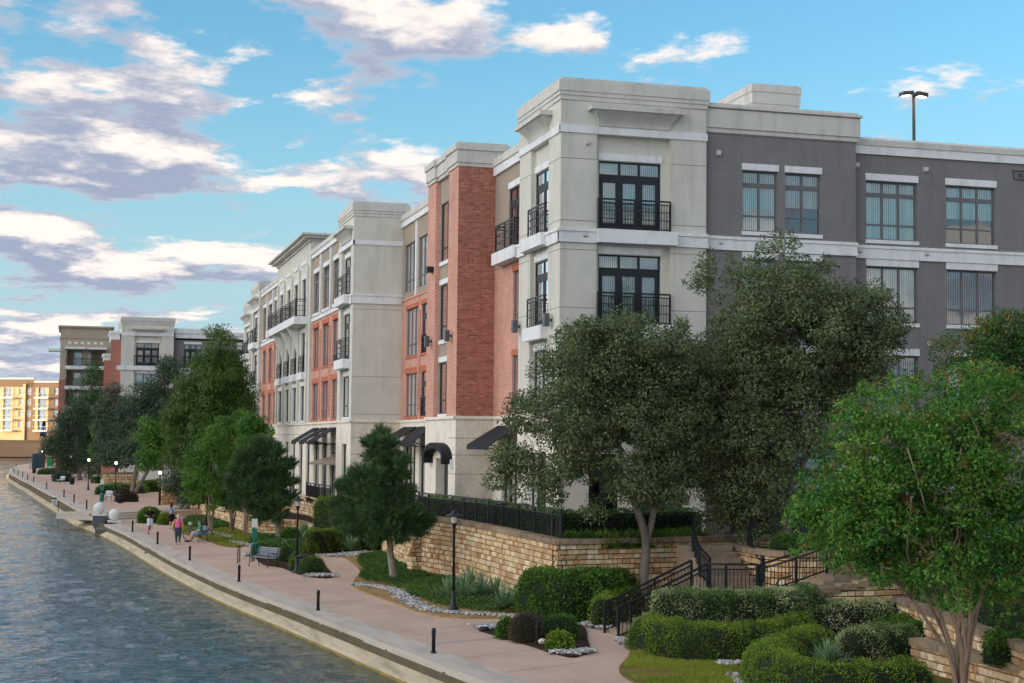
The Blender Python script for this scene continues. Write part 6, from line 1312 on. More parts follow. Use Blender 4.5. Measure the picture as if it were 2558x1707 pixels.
# --- beds: earth, ground cover, lawn, river rocks
def pts_px(L_, z=0): return [PZ(x, y, z) for x, y in L_]
def bed(poly, z, mt, name): P = [(p.x, p.y) for p in smooth_path(poly, 4, True)]; return tag(MB().prism(P, -.05, z).build(name, M[mt]), kind='structure'), P
def inside(P, q):
    P = np.array(P); x, y = q[:, 0], q[:, 1]; c = np.zeros(len(q), bool); j = len(P)-1
    for i in range(len(P)):
        xi, yi, xj, yj = *P[i], *P[j]; c ^= ((yi > y) != (yj > y)) & (x < (xj-xi)*(y-yi)/(yj-yi+1e-12)+xi); j = i
    return c
def scatter(P, n):
    P_ = np.array(P); lo, hi = P_.min(0), P_.max(0); out = np.empty((0, 2))
    while len(out) < n: q = RNG.uniform(lo, hi, (n*2, 2)); out = np.concatenate([out, q[inside(P, q)]])
    return out[:n]
def cover(P, n, z, L, Wd, mt, name, label, hgt=.15, up=.7, bumps=.1, cat='ground cover', patchy=False):
    q = scatter(P, n)
    if patchy: k = np.sin(q[:, 0]*2.1+1.3*np.sin(q[:, 1]*1.1))+np.sin(q[:, 1]*1.7+q[:, 0]*.9)+RNG.normal(size=n)*.5 > -.5; q = q[k]; n = len(q)
    zz = z+RNG.uniform(0, hgt, n)+bumps*(np.sin(q[:, 0]*2.3)*np.sin(q[:, 1]*1.7)*.5+.5); Pn = np.column_stack([q, zz]); A = unit(RNG.normal(size=(n, 3))*.7+np.array([0, 0, up])); V, F_ = leaf_quads(Pn, A, L*RNG.uniform(.6, 1.3, n), Wd)
    return tag(link(name, np_mesh(name, V, F_, M[mt])), label, cat, kind='stuff')
bedA = pts_px([(884, 1468), (893, 1440), (900, 1432), (886, 1413), (858, 1394), (830, 1386), (905, 1378), (960, 1386)])+[Vector((p.x, p.y, 0)) for p in (WA[2], WA[3], WA[4])]+pts_px([(1440, 1530), (1335, 1543), (1285, 1545), (1098, 1542), (960, 1499)])
_, PA = bed(bedA, .05, 'dirt', 'wall_bed')
gc = pts_px([(900, 1452), (908, 1430), (893, 1410), (905, 1395), (960, 1392)])+[Vector((p.x-.1, p.y, 0)) for p in (WA[2], WA[3], WA[4])]+pts_px([(1400, 1525), (1280, 1535), (1120, 1522), (1030, 1495), (985, 1470)])
PG = [(p.x, p.y) for p in smooth_path(gc, 4, True)]
cover(PG, 30000, .05, .10, .05, 'gcover', 'ground_cover', 'dark green creeping ground cover below the tall limestone wall', .16)
bedB = pts_px([(660, 1412), (700, 1418), (760, 1440), (830, 1444), (815, 1418), (790, 1392), (775, 1372), (750, 1352), (640, 1345), (606, 1352), (640, 1372), (640, 1395)])
_, PB = bed(bedB, .05, 'soil', 'bench_bed')
cover([(p.x, p.y) for p in pts_px([(700, 1380), (775, 1384), (778, 1365), (740, 1348), (640, 1346), (625, 1352), (645, 1368)])], 9000, .05, .12, .06, 'gcover', 'ground_cover', 'creeping ground cover and low leaves around the pale pine trunk', .25)
lawnC = pts_px([(430, 1322), (470, 1338), (520, 1352), (548, 1363), (600, 1368), (640, 1350), (660, 1343), (610, 1322), (560, 1305), (520, 1296), (470, 1298)])
_, PC = bed(lawnC, .04, 'lawn', 'lawn')
cover(PC, 16000, .03, .12, .02, 'grass', 'grass', 'short yellowing grass around the crepe myrtle trunks', .03, 1.5, .0, 'grass')
cover([(p.x, p.y) for p in pts_px([(450, 1316), (520, 1326), (590, 1318), (560, 1304), (520, 1296), (470, 1298)])], 7000, .04, .14, .07, 'gcover', 'ground_cover', 'dark ground cover below the long wavy wall', .2)
bedD = pts_px([(1196, 1574), (1240, 1561), (1290, 1552), (1380, 1552), (1454, 1566), (1468, 1600), (1470, 1626), (1433, 1644), (1376, 1632), (1330, 1617), (1234, 1588)])
bed(bedD, .05, 'soil', 'island_bed')
bedE = pts_px([(1556, 1598), (1575, 1617), (1568, 1645), (1546, 1673), (1570, 1700), (1650, 1730), (1800, 1790), (2100, 1900), (2500, 1900)])+[Vector((lb.x, lb.y-2, 0)), Vector((la.x-.1, la.y, 0)), Vector((25, 43.8, 0)), Vector((21.2, 44.6, 0)), Vector((19, 45.3, 0)), Vector((17.2, 45.6, 0))]
_, PE = bed(bedE, .05, 'lawn', 'garden_bed')
lawnE = [(p.x, p.y) for p in pts_px([(1572, 1640), (1556, 1672), (1580, 1700), (1660, 1730), (1800, 1780), (1850, 1720), (1840, 1660), (1700, 1655), (1600, 1628)])]
cover(lawnE, 26000, .04, .09, .012, 'grass', 'grass', 'patchy green and brown lawn inside the rock border', .02, 1.6, 0, 'grass', True)
so_ = [(p.x, p.y) for p in pts_px([(1600, 1625), (1700, 1660), (1850, 1668), (1880, 1740), (2100, 1830), (2400, 1830), (2300, 1640), (2100, 1590), (1800, 1600)])]; tag(MB().prism(so_, 0, .062).build('mulch_patch', M['soil']), kind='structure')
# river rocks: small rounded stones, too many to count
def rocks(path, w, n, label, z=.06, size=(.035, .075)):
    path = [Vector(p) for p in path]; L_ = [0]
    for i in range(1, len(path)): L_.append(L_[-1]+(path[i]-path[i-1]).length)
    base = MB().sphere((0, 0, 0), 1, n=6, m=4); bv = np.array(base.v); bf = np.array(base.f); VV = []; FF = []; k = 0
    for j in range(n):
        u = random.uniform(0, L_[-1]-1e-4); i = max(i for i in range(len(path)-1) if L_[i] <= u); t = (path[i+1]-path[i]).normalized(); q = path[i]+t*(u-L_[i])+Vector((-t.y, t.x, 0))*random.gauss(0, w*.33)
        s = random.uniform(*size); a = random.uniform(0, 6.3); R_ = np.array([[math.cos(a), -math.sin(a), 0], [math.sin(a), math.cos(a), 0], [0, 0, 1]]); VV.append((bv*np.array([s*random.uniform(.9, 1.5), s, s*random.uniform(.5, .8)]))@R_.T+np.array([q.x, q.y, z+random.uniform(0, .05)])); FF.append(bf+k); k += len(bv)
    return tag(link('river_rocks', np_mesh('river_rocks', np.concatenate(VV), np.concatenate(FF), M['rock'], True)), label, 'river rocks', kind='stuff')
sp = lambda L_: smooth_path(pts_px(L_), 5)
rocks(sp([(884, 1464), (940, 1470), (990, 1480), (1015, 1500), (1050, 1520), (1100, 1532), (1180, 1538), (1290, 1545)]), .45, 1500, 'ribbon of white river rocks edging the ground cover bed')
rocks(sp([(832, 1388), (850, 1392), (905, 1384), (938, 1382)]), 1.3, 500, 'white river rocks at the clipped hedge corner'); rocks(sp([(765, 1440), (800, 1441), (828, 1440)]), .9, 420, 'white river rocks at the end of the bench bed')
rocks(sp([(1200, 1573), (1230, 1570), (1255, 1570)]), .6, 260, 'white river rocks at the tip of the near island bed'); rocks(sp([(1385, 1632), (1430, 1638), (1464, 1628)]), .5, 330, 'white river rocks at the stair end of the near island bed')
rocks(sp([(1458, 1562), (1490, 1567), (1540, 1580)]), .5, 300, 'white river rocks below the big laurel hedge'); rocks(sp([(1562, 1600), (1590, 1618), (1640, 1632), (1720, 1641), (1800, 1646), (1850, 1645)]), .38, 900, 'curved white river rock border below the boxwood hedge'); rocks(sp([(1795, 1660), (1830, 1663), (1850, 1668)]), .6, 260, 'patch of white river rocks between the two boxwood hedges'); rocks(sp([(1845, 1690), (1860, 1705), (1880, 1730)]), .5, 220, 'white river rocks beside the looping boxwood hedge')
rocks(sp([(588, 1356), (610, 1362), (640, 1368)]), .5, 220, 'white river rocks by the waste station post'); rocks(sp([(612, 1388), (630, 1390)]), .5, 90, 'a few white river rocks by the bike rack'); rocks(sp([(296, 1258), (320, 1258), (345, 1255)]), .6, 160, 'white river rocks round the far bin shrubs'); rocks(sp([(480, 1328), (530, 1333), (580, 1345)]), .6, 140, 'scattered white river rocks on the lawn edge'); rocks(sp([(405, 1288), (440, 1293), (470, 1305)]), .6, 140, 'white river rocks behind the standing woman')
for px, py, s, lab in ((1268, 1590, .16, 'tan boulder under the small bright shrub'), (1355, 1608, .13, 'pale boulder at the thin black post'), (740, 1420, .2, 'tan boulder by the litter bin')):
    p = PZ(px, py, .05); m = MB().sphere((0, 0, s*.5), s, s*.8, s*.7, 9, 6); m.v = [(x*(1+.15*math.sin(9*y+3*z)), y*(1+.12*math.sin(8*x)), z) for x, y, z in m.v]; tag(m.build('boulder', M['base'], None, p), lab, 'boulder')

# fallen leaves and litter specks on the walk
q = np.array([[INNER[i].x+random.uniform(.1, 4.2)*random.random()**.6, INNER[i].y+random.uniform(-2, 2)] for i in [random.choice([j for j in range(len(INNER)) if 30 < INNER[j].y < 110]) for _ in range(420)]]); nq = len(q)
Vq, Fq = leaf_quads(np.column_stack([q, np.full(nq, .014)]), unit(np.column_stack([RNG.normal(size=(nq, 2)), np.full(nq, .12)])), RNG.uniform(.04, .09, nq), .035, nrm=np.tile([0, 0, 1.0], (nq, 1)))
tag(link('fallen_leaves', np_mesh('fallen_leaves', Vq, Fq, M['seed'])), 'scattered dry fallen leaves on the canal walk', 'leaves', kind='stuff')
# ================================================================== street furniture
M['iron'] = mat('black_iron', (.014, .016, .018), .45, .2, 8, .1, 60, .4)
M['lampglass'] = mat('lamp_glass', lin(214, 210, 196), .25, .04, 4, 0, 40, .5)
M['lit'] = mat('lit_lamp_glass', lin(255, 232, 190), .4, .02, 4, emit=(1.0, .80, .48), estr=3.0)
def make_lamp(lit):
    e = empty('lamp_post', (0, 0, 0))
    MB().lathe([(.2, 0), (.2, .05), (.13, .12), (.10, .2), (.085, .55), (.075, .6), (.06, .68)], 14).build('base', M['iron'], e)
    MB().lathe([(.052, .6), (.045, 2.9), (.07, 2.93), (.07, 2.98), (.1, 3.02), (.1, 3.08), (.055, 3.1)], 12).build('pole', M['iron'], e)
    MB().lathe([(.085, 3.08), (.11, 3.15), (.11, 3.3), (.09, 3.34)], 12).build('lantern', M['lit'] if lit else M['lampglass'], e)
    MB().lathe([(.34, 3.33), (.3, 3.36), (.12, 3.43), (.09, 3.45), (.09, 3.5), (.04, 3.55), (.0, 3.57)], 18).build('shade', M['iron'], e)
    return e
la1 = make_lamp(False); la2 = make_lamp(True)
LAMPS = [(1132, 1533, 0, 0, 'black lamp post on a concrete foot beside the ground cover bed'), (741, 1432, 0, 0, 'black lamp post behind the round litter bin'), (515, 1332, 0, 0, 'black lamp post behind the seated cyclist'), (398, 1276, 0, 1, 'lit lamp post behind the far slatted bench and jogger'), (288, 1240, UPZ, 1, 'lit lamp post by the reddish bin shrubs'), (220, 1224, UPZ, 1, 'lit lamp post at the pink path before the pale stems'), (176, 1205, UPZ, 0, 'far lamp post behind the black bin under the pines'), (130, 1193, UPZ, 0, 'far lamp post by the dark shrub and grass patch'), (104, 1176, UPZ, 1, 'farthest lit lamp post beside the construction screen')]
for i, (x, y, z, lit, lab) in enumerate(LAMPS):
    src = la2 if lit else la1; o = src if not src.get('label') else dup(src); o.location = PZ(x, y, z); tag(o, lab, 'lamp post', 'lamp posts along the walk')
la1.location.z = .14; MB().lathe([(.3, -.16), (.3, .0)], 20).build('foot', M['band'], la1)      # only this one stands on a concrete foot
bo = empty('bollard', (0, 0, 0)); MB().lathe([(.085, 0), (.085, .035), (.062, .06)], 14).build('base', M['iron'], bo); MB().lathe([(.058, .05), (.055, .52), (.068, .53), (.068, .57), (.05, .58)], 14).build('shaft', M['iron'], bo); MB().lathe([(.052, .58), (.07, .61), (.07, .66), (.045, .72), (.0, .735)], 14).build('cap', M['iron'], bo)
for i, p in enumerate(BOL[2:-1]+BOLF[:-1]+[(-8.6, 331)]):
    z = UPZ if p[1] > STEP_Y else 0
    o = bo if i == 0 else dup(bo); o.location = (p[0], p[1], z+.012); tag(o, 'short black bollard with domed cap on the canal coping' if z == 0 else 'short black bollard on the upper canal coping past the steps', 'bollard', 'bollards on the lower coping' if z == 0 else 'bollards on the upper coping')
# benches: local x along the seat, front towards -y
M['slat'] = mat('grey_bench_slats', lin(126, 132, 140), .4, .1, 4, .05, 60, .5, metal=.4); M['slatw'] = mat('pale_bench_slats', lin(196, 198, 198), .5, .08, 4, 0, 40, .4)
def make_bench(mt, L_=1.8):
    e = empty('bench', (0, 0, 0)); h = L_/2
    for i in range(5): MB().box(-h, h, -.02-i*.095, .06-i*.095, .43+.012*abs(i-2), .455+.012*abs(i-2)).build('seat_slat', mt, e)
    for i in range(5): z = .52+i*.085; y = .09+i*.028; MB().box(-h, h, y, y+.022, z, z+.068).build('back_slat', mt, e)
    for s in (-1, 1):
        x = s*(h-.12); m = MB(); m.tube([(x, -.46, 0), (x, -.40, .2), (x, -.40, .44)], .022, 6).tube([(x, .16, 0), (x, .08, .25), (x, .07, .45), (x, .12, .7), (x, .22, .95)], .022, 6).tube([(x, -.42, .43), (x, .07, .43)], .02, 6); m.build('leg_frame', M['iron'], e)
        MB().tube([(x, -.40, .44), (x, -.43, .58), (x, -.38, .66), (x, -.15, .68), (x, .1, .62), (x, .12, .6)], .022, 6).build('armrest', M['iron'], e)
    return e
f0, f1 = PZ(635, 1417, 0), PZ(661.5, 1425.5, 0)
def put_bench(o, c, ang, lab, grp='benches along the walk'): o.location = c; o.rotation_euler = (0, 0, ang); tag(o, lab, 'bench', grp); return o
bn1 = make_bench(M['slat']); bn2 = make_bench(M['slatw'])
cb = PZ(664, 1416, 0); put_bench(bn1, cb, math.radians(-62), 'empty grey slatted bench between two round shrubs')
mb_ = PZ(505, 1353, 0); put_bench(dup(bn1), mb_, math.radians(-80), 'slatted bench carrying the seated cyclist')
put_bench(bn2, PZ(384, 1306, 0), math.radians(-70), 'pale slatted bench behind the jogger'); put_bench(dup(bn2), PZ(268, 1252, UPZ-.05), math.radians(-70), 'pale slatted bench past the steps beside the bin'); put_bench(dup(bn2), PZ(153, 1209, UPZ), math.radians(-70), 'farthest white slatted bench under the pines')
# litter bins
def make_bin():
    e = empty('litter_bin', (0, 0, 0)); MB().lathe([(.2, 0), (.22, .04), (.2, .08), (.24, .1), (.25, .7), (.22, .74)], 20).build('body', M['iron'], e); m = MB()
    for k in range(20): a = 2*math.pi*k/20; m.bar((.255*math.cos(a), .255*math.sin(a), .1), (.262*math.cos(a), .262*math.sin(a), .72), .02, .03)
    tag(m.build('bars', M['iron'], e), kind='stuff'); MB().lathe([(.28, .74), (.3, .77), (.3, .8), (.22, .84), (.12, .86)], 20).build('lid', M['iron'], e); return e
bi = make_bin()
for i, (x, y, z, lab) in enumerate(((756, 1432, 0, 'black round litter bin beside the rounded dark shrub'), (300, 1259, UPZ-.05, 'black litter bin by the reddish shrub past the steps'), (180, 1211, UPZ, 'black litter bin under the far pines'), (85, 1183, UPZ, 'farthest black litter bin by the pale posts'))):
    o = bi if i == 0 else dup(bi); o.location = PZ(x, y, z); tag(o, lab, 'litter bin', 'litter bins along the walk')
# dog waste station
M['green'] = mat('green_plastic', lin(24, 120, 104), .4, .1, 3, 0, 40, .5)
ds = empty('dog_waste_station', PZ(634, 1396, 0)); tag(ds, 'green dog waste station on a post beside the bike racks', 'waste station')
MB().box(-.03, .03, -.03, .03, 0, 2.0).build('post', M['green'], ds); MB().box(-.15, .15, -.05, -.03, 1.62, 2.05).build('sign', M['white'], ds); MB().box(-.14, .14, -.17, -.03, 1.05, 1.55).build('bag_dispenser', M['green'], ds); MB().lathe([(.17, .12), (.2, .16), (.2, .74), (.21, .76), (.16, .84)], 16, (0, -.24, 0)).build('bin', M['green'], ds)
ds2 = dup(ds, None, PZ(254, 1256, UPZ-.05), None, 'green dog waste station past the canal steps')
def bike_rack(x, y, lab):
    p = PZ(x, y, 0); e = empty('bike_rack', p, math.radians(75), label=lab, cat='bike rack', group='bike racks'); MB().tube([(-.3, 0, 0), (-.3, 0, .7)]+[(-.3*math.cos(t), 0, .7+.16*math.sin(t)) for t in np.linspace(.2, math.pi-.2, 7)]+[(.3, 0, .7), (.3, 0, 0)], .028, 8).build('hoop', M['iron'], e)
    for s in (-1, 1): MB().lathe([(.07, 0), (.07, .015), (.03, .02)], 10, (s*.3, 0, 0)).build('flange', M['iron'], e)
bike_rack(596, 1406, 'black hoop bike rack standing clear on the walk'); bike_rack(632, 1402, 'black hoop bike rack in front of the waste station')
p = PZ(1341, 1614, .05); e = empty('marker_post', p, label='thin black post in the near island bed', cat='post'); MB().bar((0, 0, 0), (0, 0, .98), .055, .055).build('shaft', M['iron'], e); MB().box(-.03, .03, -.03, .03, .98, 1.0).build('cap', M['iron'], e)
p = PZ(251, 1310, 0); tag(MB().lathe([(.12, 0), (.12, .03), (.04, .06), (.04, .16), (.1, .18), (.02, .2)], 10).build('mooring_cleat', M['iron'], None, (p.x-.4, p.y, -.27)), 'small black mooring cleat on the boat landing', 'cleat')
p = PZ(1208, 1573, .06); e = empty('ground_light', p, label='dark dome light among the white rocks at the island tip', cat='light'); MB().lathe([(.2, 0), (.2, .03), (.12, .09), (0, .11)], 16).build('dome', M['iron'], e)
# sign standing in the canal
p = PZ(145, 1298, WZ); e = empty('canal_sign', p, label='white sign with dark arched top on a pole in the canal', cat='sign'); D = depth(p); s_ = D/FPX
MB().tube([(0, 0, -.5), (0, 0, 45*s_)], .03, 8).build('pole', M['iron'], e); MB().box(-17*s_, -3*s_, -.03, .03, 37*s_, 50*s_).build('board', M['white'], e)
m = MB(); n = 8; a = [(-10*s_+7*s_*math.cos(math.pi*i/n), 50*s_+4.5*s_*math.sin(math.pi*i/n)) for i in range(n+1)]; m.add([(x, -.035, z) for x, z in a]+[(x, .035, z) for x, z in a], [tuple(range(n, -1, -1)), tuple(range(n+1, 2*n+2))]+[(i, i+1, n+2+i, n+1+i) for i in range(n)]); m.build('arched_top', mat('sign_teal', lin(40, 66, 72), .6), e)
m = MB()
for zz, w in ((47, 4), (44.5, 9), (42.5, 8), (40.5, 9)): m.box(-10*s_-w/2*s_, -10*s_+w/2*s_, -.036, -.031, (zz-.5)*s_, (zz+.5)*s_)
m.build('lettering', mat('sign_ink', lin(70, 76, 84), .8), e); MB().bar((-4*s_, 0, 44*s_), (0, 0, 44*s_), .04).build('arm', M['iron'], e)
# underwater light fixtures on the ledge, each with a small tag
def ledge_light(px, py, lab):
    q = PZ(px, py, -.5); e = empty('ledge_light', q, math.radians(8), label=lab, cat='light fixture', group='light fixtures on the canal ledge'); MB().box(-.22, .2, -.1, .1, 0, .06).lathe([(.1, .05), (.1, .09), (.03, .11)], 12, (-.1, 0, 0)).build('fixture', M['iron'], e)
    MB().box(.05, .17, .10, .12, .06, .34).build('tag', mat('pale_red_tag', lin(226, 190, 192), .7), e); return e
ledge_light(1046, 1674, 'dark light fixture with a pale pink tag on the seawall ledge near the first bollard'); ledge_light(371, 1383, 'dark light fixture with a white tag on the seawall ledge by the walkers'); ledge_light(199, 1286, 'dark light fixture with a white tag on the far seawall ledge')
# patio umbrella and rooftop floodlight
D = 99.0; p = PD(830, 1215, D); e = empty('patio_umbrella', (p.x, p.y, TZ), label='tan cantilever umbrella over the ground floor patio', cat='umbrella'); z_ = PD(835, 1150, D).z-TZ
m = MB(); n = 8; R_ = 1.55; V = [(0, 0, z_+.28)]+[(R_*math.cos(2*math.pi*i/n), R_*math.sin(2*math.pi*i/n), z_-.15) for i in range(n)]+[(R_*.98*math.cos(2*math.pi*i/n), R_*.98*math.sin(2*math.pi*i/n), z_-.28) for i in range(n)]
m.add(V, [(0, 1+i, 1+(i+1) % n) for i in range(n)]+[(1+i, 9+i, 9+(i+1) % n, 1+(i+1) % n) for i in range(n)]); m.build('canopy', mat('tan_canvas', lin(188, 168, 148), .9, .06, 2), e); MB().lathe([(.16, z_+.24), (.22, z_+.2), (.1, z_+.36), (0, z_+.4)], 8).build('vent', MATS['tan_canvas'], e)
MB().tube([(1.7, 0, 0), (1.7, 0, 1.8), (1.5, 0, z_+.25), (1.0, 0, z_+.62), (.4, 0, z_+.66), (0, 0, z_+.4)], .04, 8).build('arm', M['iron'], e)
D = 95.0; p = PD(2283, 352, D); e = empty('roof_floodlight', (p.x, p.y, 18.8), label='twin-headed floodlight pole rising above the grey wing roof', cat='light pole'); t_ = PD(2277, 236, D).z-18.8
MB().tube([(0, 0, 0), (0, 0, t_)], [.12, .09], 10).build('pole', mat('bronze_metal', lin(72, 70, 70), .5, .1, 4), e)
for s in (-1, 1):
    h_ = MB().add([(s*.15, -.3, t_-.02), (s*.85, -.3, t_-.12), (s*.85, .3, t_-.12), (s*.15, .3, t_-.02), (s*.15, -.3, t_+.2), (s*.85, -.3, t_+.12), (s*.85, .3, t_+.12), (s*.15, .3, t_+.2)], [(0, 1, 2, 3), (4, 7, 6, 5), (0, 4, 5, 1), (1, 5, 6, 2), (2, 6, 7, 3), (3, 7, 4, 0)]).build('lamp_head', MATS['bronze_metal'], e)
    MB().add([(s*.3, -.22, t_-.055), (s*.8, -.22, t_-.125), (s*.8, .22, t_-.125), (s*.3, .22, t_-.055)], [(0, 1, 2, 3)]).build('lens', M['lit'], h_)
# construction screen and green flags at the far end
a, b = PZ(80, 1171, UPZ), PZ(112, 1168, UPZ); e = empty('construction_screen', a, label='dark green construction screen at the far bend of the walk', cat='screen'); d_ = b-a
MB().add([(0, 0, 0), (d_.x, d_.y, 0), (d_.x, d_.y, 2.6), (0, 0, 2.6)], [(0, 1, 2, 3)]).build('mesh', mat('dark_screen', lin(50, 70, 70), .8), e)
for k in range(4): q = d_*(k/3); MB().bar((q.x, q.y-.05, 0), (q.x, q.y-.05, 2.75), .08).build('post', M['sconce'], e)
for px, lab in ((116, 'green flag with red edge by the construction screen'), (147, 'green flag hanging under the far pines')):
    p = PZ(px, 1172, UPZ); e = empty('flag', p, label=lab, cat='flag'); MB().tube([(0, 0, 0), (0, 0, 2.4)], .03, 6).build('pole', mat('red_pole', lin(190, 60, 50), .6), e)
    MB().add([(.05, 0, 2.3), (1.1, .05, 1.4), (1.0, .1, .5), (.05, 0, .45), (.05, .03, 2.3), (1.1, .08, 1.4), (1.0, .13, .5), (.05, .03, .45)], [(0, 1, 2, 3), (7, 6, 5, 4), (0, 4, 5, 1), (1, 5, 6, 2)]).build('cloth', mat('flag_green', lin(30, 150, 84), .8), e)
for px in (75, 80): tag(MB().tube([(0, 0, 0), (0, 0, 2.3)], .07, 8).build('gate_post', M['sconce'], None, PZ(px, 1172, UPZ)), 'pale metal gate post at the far bend of the walk', 'post', 'pale gate posts')

# ================================================================== people and bicycle
def capsule(mb, a, b, ra, rb, n=10):
    a, b = Vector(a), Vector(b); d = (b-a); L_ = d.length; d = d/max(L_, 1e-6); pts = [a-d*ra*.92, a-d*ra*.6, a, b, b+d*rb*.6, b+d*rb*.92]; mb.tube(pts, [ra*.35, ra*.8, ra, rb, rb*.8, rb*.35], n); return mb
def remesh(o, v, sm=4):
    m = o.modifiers.new('remesh', 'REMESH'); m.mode = 'VOXEL'; m.voxel_size = v; m.use_smooth_shade = True; s = o.modifiers.new('smooth', 'SMOOTH'); s.iterations = sm; s.factor = .5; return o
SKIN = mat('skin', lin(206, 152, 122), .55, .06, 6, 0, 40, .35); SKIN2 = mat('tan_skin', lin(170, 112, 84), .55, .06, 6, 0, 40, .35)
def person(label, loc, rz, J, top, bottom, shoe, hair, skin=SKIN, sleeve=.55, legs=.45, hairlen=.0, cap=None, skirt=False, wide=1.0, beard=False, extra=None):
    """J: joints in local metres; the figure looks towards -y. Body is one remeshed surface; clothes, hair and shoes are its children."""
    e = empty('person', loc, rz, label=label, cat='person'); b = MB(); v = {k: Vector(q) for k, q in J.items()}
    hd, nk, ch, pl = v['head'], v['neck'], v['chest'], v['pelvis']; fwd = (v.get('look', hd+Vector((0, -1, 0)))-hd).normalized(); side = fwd.cross(Vector((0, 0, 1))).normalized()
    b.sphere(hd+Vector((0, 0, .02)), .078, .092, .115, 16, 12); capsule(b, hd+fwd*.03+Vector((0, 0, -.07)), hd+fwd*.045+Vector((0, 0, -.085)), .05, .045)     # skull, jaw
    capsule(b, nk, hd-Vector((0, 0, .05)), .055, .052); b.sphere(hd+fwd*.095+Vector((0, 0, -.012)), .014, .02, .024, 8, 6)
    for s in (-1, 1): b.sphere(hd+side*s*.08+Vector((0, 0, -.01)), .014, .022, .032, 8, 6)
    capsule(b, ch+Vector((0, 0, .05)), pl+Vector((0, 0, .1)), .125*wide, .115*wide, 14)
    for s, k in ((-1, 'r'), (1, 'l')):
        sh, el, wr = v['sh_'+k], v['el_'+k], v['wr_'+k]; hp, kn, an, toe = v['hp_'+k], v['kn_'+k], v['an_'+k], v['to_'+k]
        capsule(b, ch+Vector((0, 0, .09)), sh, .09, .06); capsule(b, sh, el, .052*wide, .04); capsule(b, el, wr, .042, .028)
        hdir = (wr-el).normalized(); hs = hdir.cross(Vector((0, 0, 1)) if abs(hdir.z) < .9 else Vector((1, 0, 0))).normalized(); pn = hs.cross(hdir)
        capsule(b, wr+hdir*.02, wr+hdir*.08, .026, .032); capsule(b, wr+hdir*.02+hs*.022, wr+hdir*.06+hs*.05-pn*.01, .012, .010, 6)
        for i, fl in enumerate((.068, .078, .072, .056)):
            o = hs*(.028-.019*i); f0 = wr+hdir*.09+o; f1 = f0+hdir*fl*.55-pn*.008; capsule(b, f0, f1, .0095, .009, 6); capsule(b, f1, f1+hdir*fl*.4-pn*.028, .009, .0075, 6)
        capsule(b, pl, hp, .11*wide, .095*wide); capsule(b, hp, kn, .085*wide, .058); capsule(b, kn, an, .06, .036); capsule(b, kn.lerp(an, .12), kn.lerp(an, .5), .05, .052); capsule(b, an, toe, .04, .035)
    body = remesh(b.build('body', skin, e), .014)
    t = MB(); capsule(t, ch+Vector((0, 0, .055)), pl+Vector((0, 0, .06)), .143*wide, .138*wide, 14)
    for k in 'rl':
        sh, el, wr = v['sh_'+k], v['el_'+k], v['wr_'+k]; capsule(t, ch+Vector((0, 0, .09)), sh, .105, .072)
        if sleeve > 0: capsule(t, sh, sh.lerp(el, min(1, sleeve)), .07*wide, .064)
        if sleeve > 1: capsule(t, el, el.lerp(wr, .85), .06, .045)
    remesh(t.build('shirt', top, e), .016)
    t = MB(); capsule(t, pl+Vector((0, 0, .10)), pl, .135*wide, .145*wide, 14)
    for k in 'rl':
        hp, kn, an = v['hp_'+k], v['kn_'+k], v['an_'+k]; capsule(t, pl, hp, .13*wide, .115*wide); f = min(1, legs*2)
        capsule(t, hp, hp.lerp(kn, f), .105*wide, (.105 if legs < .6 else .075)*wide)
        if legs > .6: capsule(t, kn, kn.lerp(an, (legs-.5)*2*.92), .076, .05)
    if skirt: capsule(t, pl, (v['kn_r']+v['kn_l'])/2+Vector((0, 0, .12)), .15, .155, 14)
    remesh(t.build('skirt' if skirt else 'trousers' if legs > .6 else 'shorts', bottom, e), .016)
    for k in 'rl':
        an, toe = v['an_'+k], v['to_'+k]; t = MB(); capsule(t, an+(an-toe)*.25+Vector((0, 0, -.025)), toe+(toe-an)*.15, .048, .045); remesh(t.build('shoe', shoe, e), .014)
    if hair:
        t = MB(); t.sphere(hd-fwd*.018+Vector((0, 0, .045)), .088, .1, .105, 14, 10)
        if hairlen: capsule(t, hd-fwd*.06+Vector((0, 0, .02)), hd-fwd*.10+Vector((0, 0, -hairlen)), .08, .055)
        if beard: capsule(t, hd+fwd*.05+Vector((0, 0, -.085)), hd+fwd*.052+Vector((0, 0, -.095)), .05, .045)
        remesh(t.build('hair', hair, e), .012)
    if cap:
        t = MB(); t.sphere(hd+Vector((0, 0, .065)), .095, .105, .085, 14, 9); capsule(t, hd+fwd*.08+Vector((0, 0, .055)), hd+fwd*.17+Vector((0, 0, .045)), .035, .02); remesh(t.build('cap', cap, e), .012)
    for s in (-1, 1): MB().sphere(hd+fwd*.082+side*s*.032+Vector((0, 0, .018)), .010, .008, .008, 8, 6).build('eye', mat('eye_dark', (.02, .016, .014), .3), body)
    m = MB(); m.tube([hd+fwd*.092+side*-.024+Vector((0, 0, -.062)), hd+fwd*.1+Vector((0, 0, -.06)), hd+fwd*.092+side*.024+Vector((0, 0, -.062))], .006, 6).build('mouth', mat('lips', lin(160, 90, 80), .5), body)
    return e
base = dict(head=(0, -.01, 1.62), neck=(0, .01, 1.45), chest=(0, .01, 1.28), pelvis=(0, .01, .93), sh_r=(-.19, .01, 1.40), sh_l=(.19, .01, 1.40), hp_r=(-.09, 0, .90), hp_l=(.09, 0, .90))
cl = lambda n, r, g, b_: mat(n, lin(r, g, b_), .85, .08, 8, .2, 90, .15)
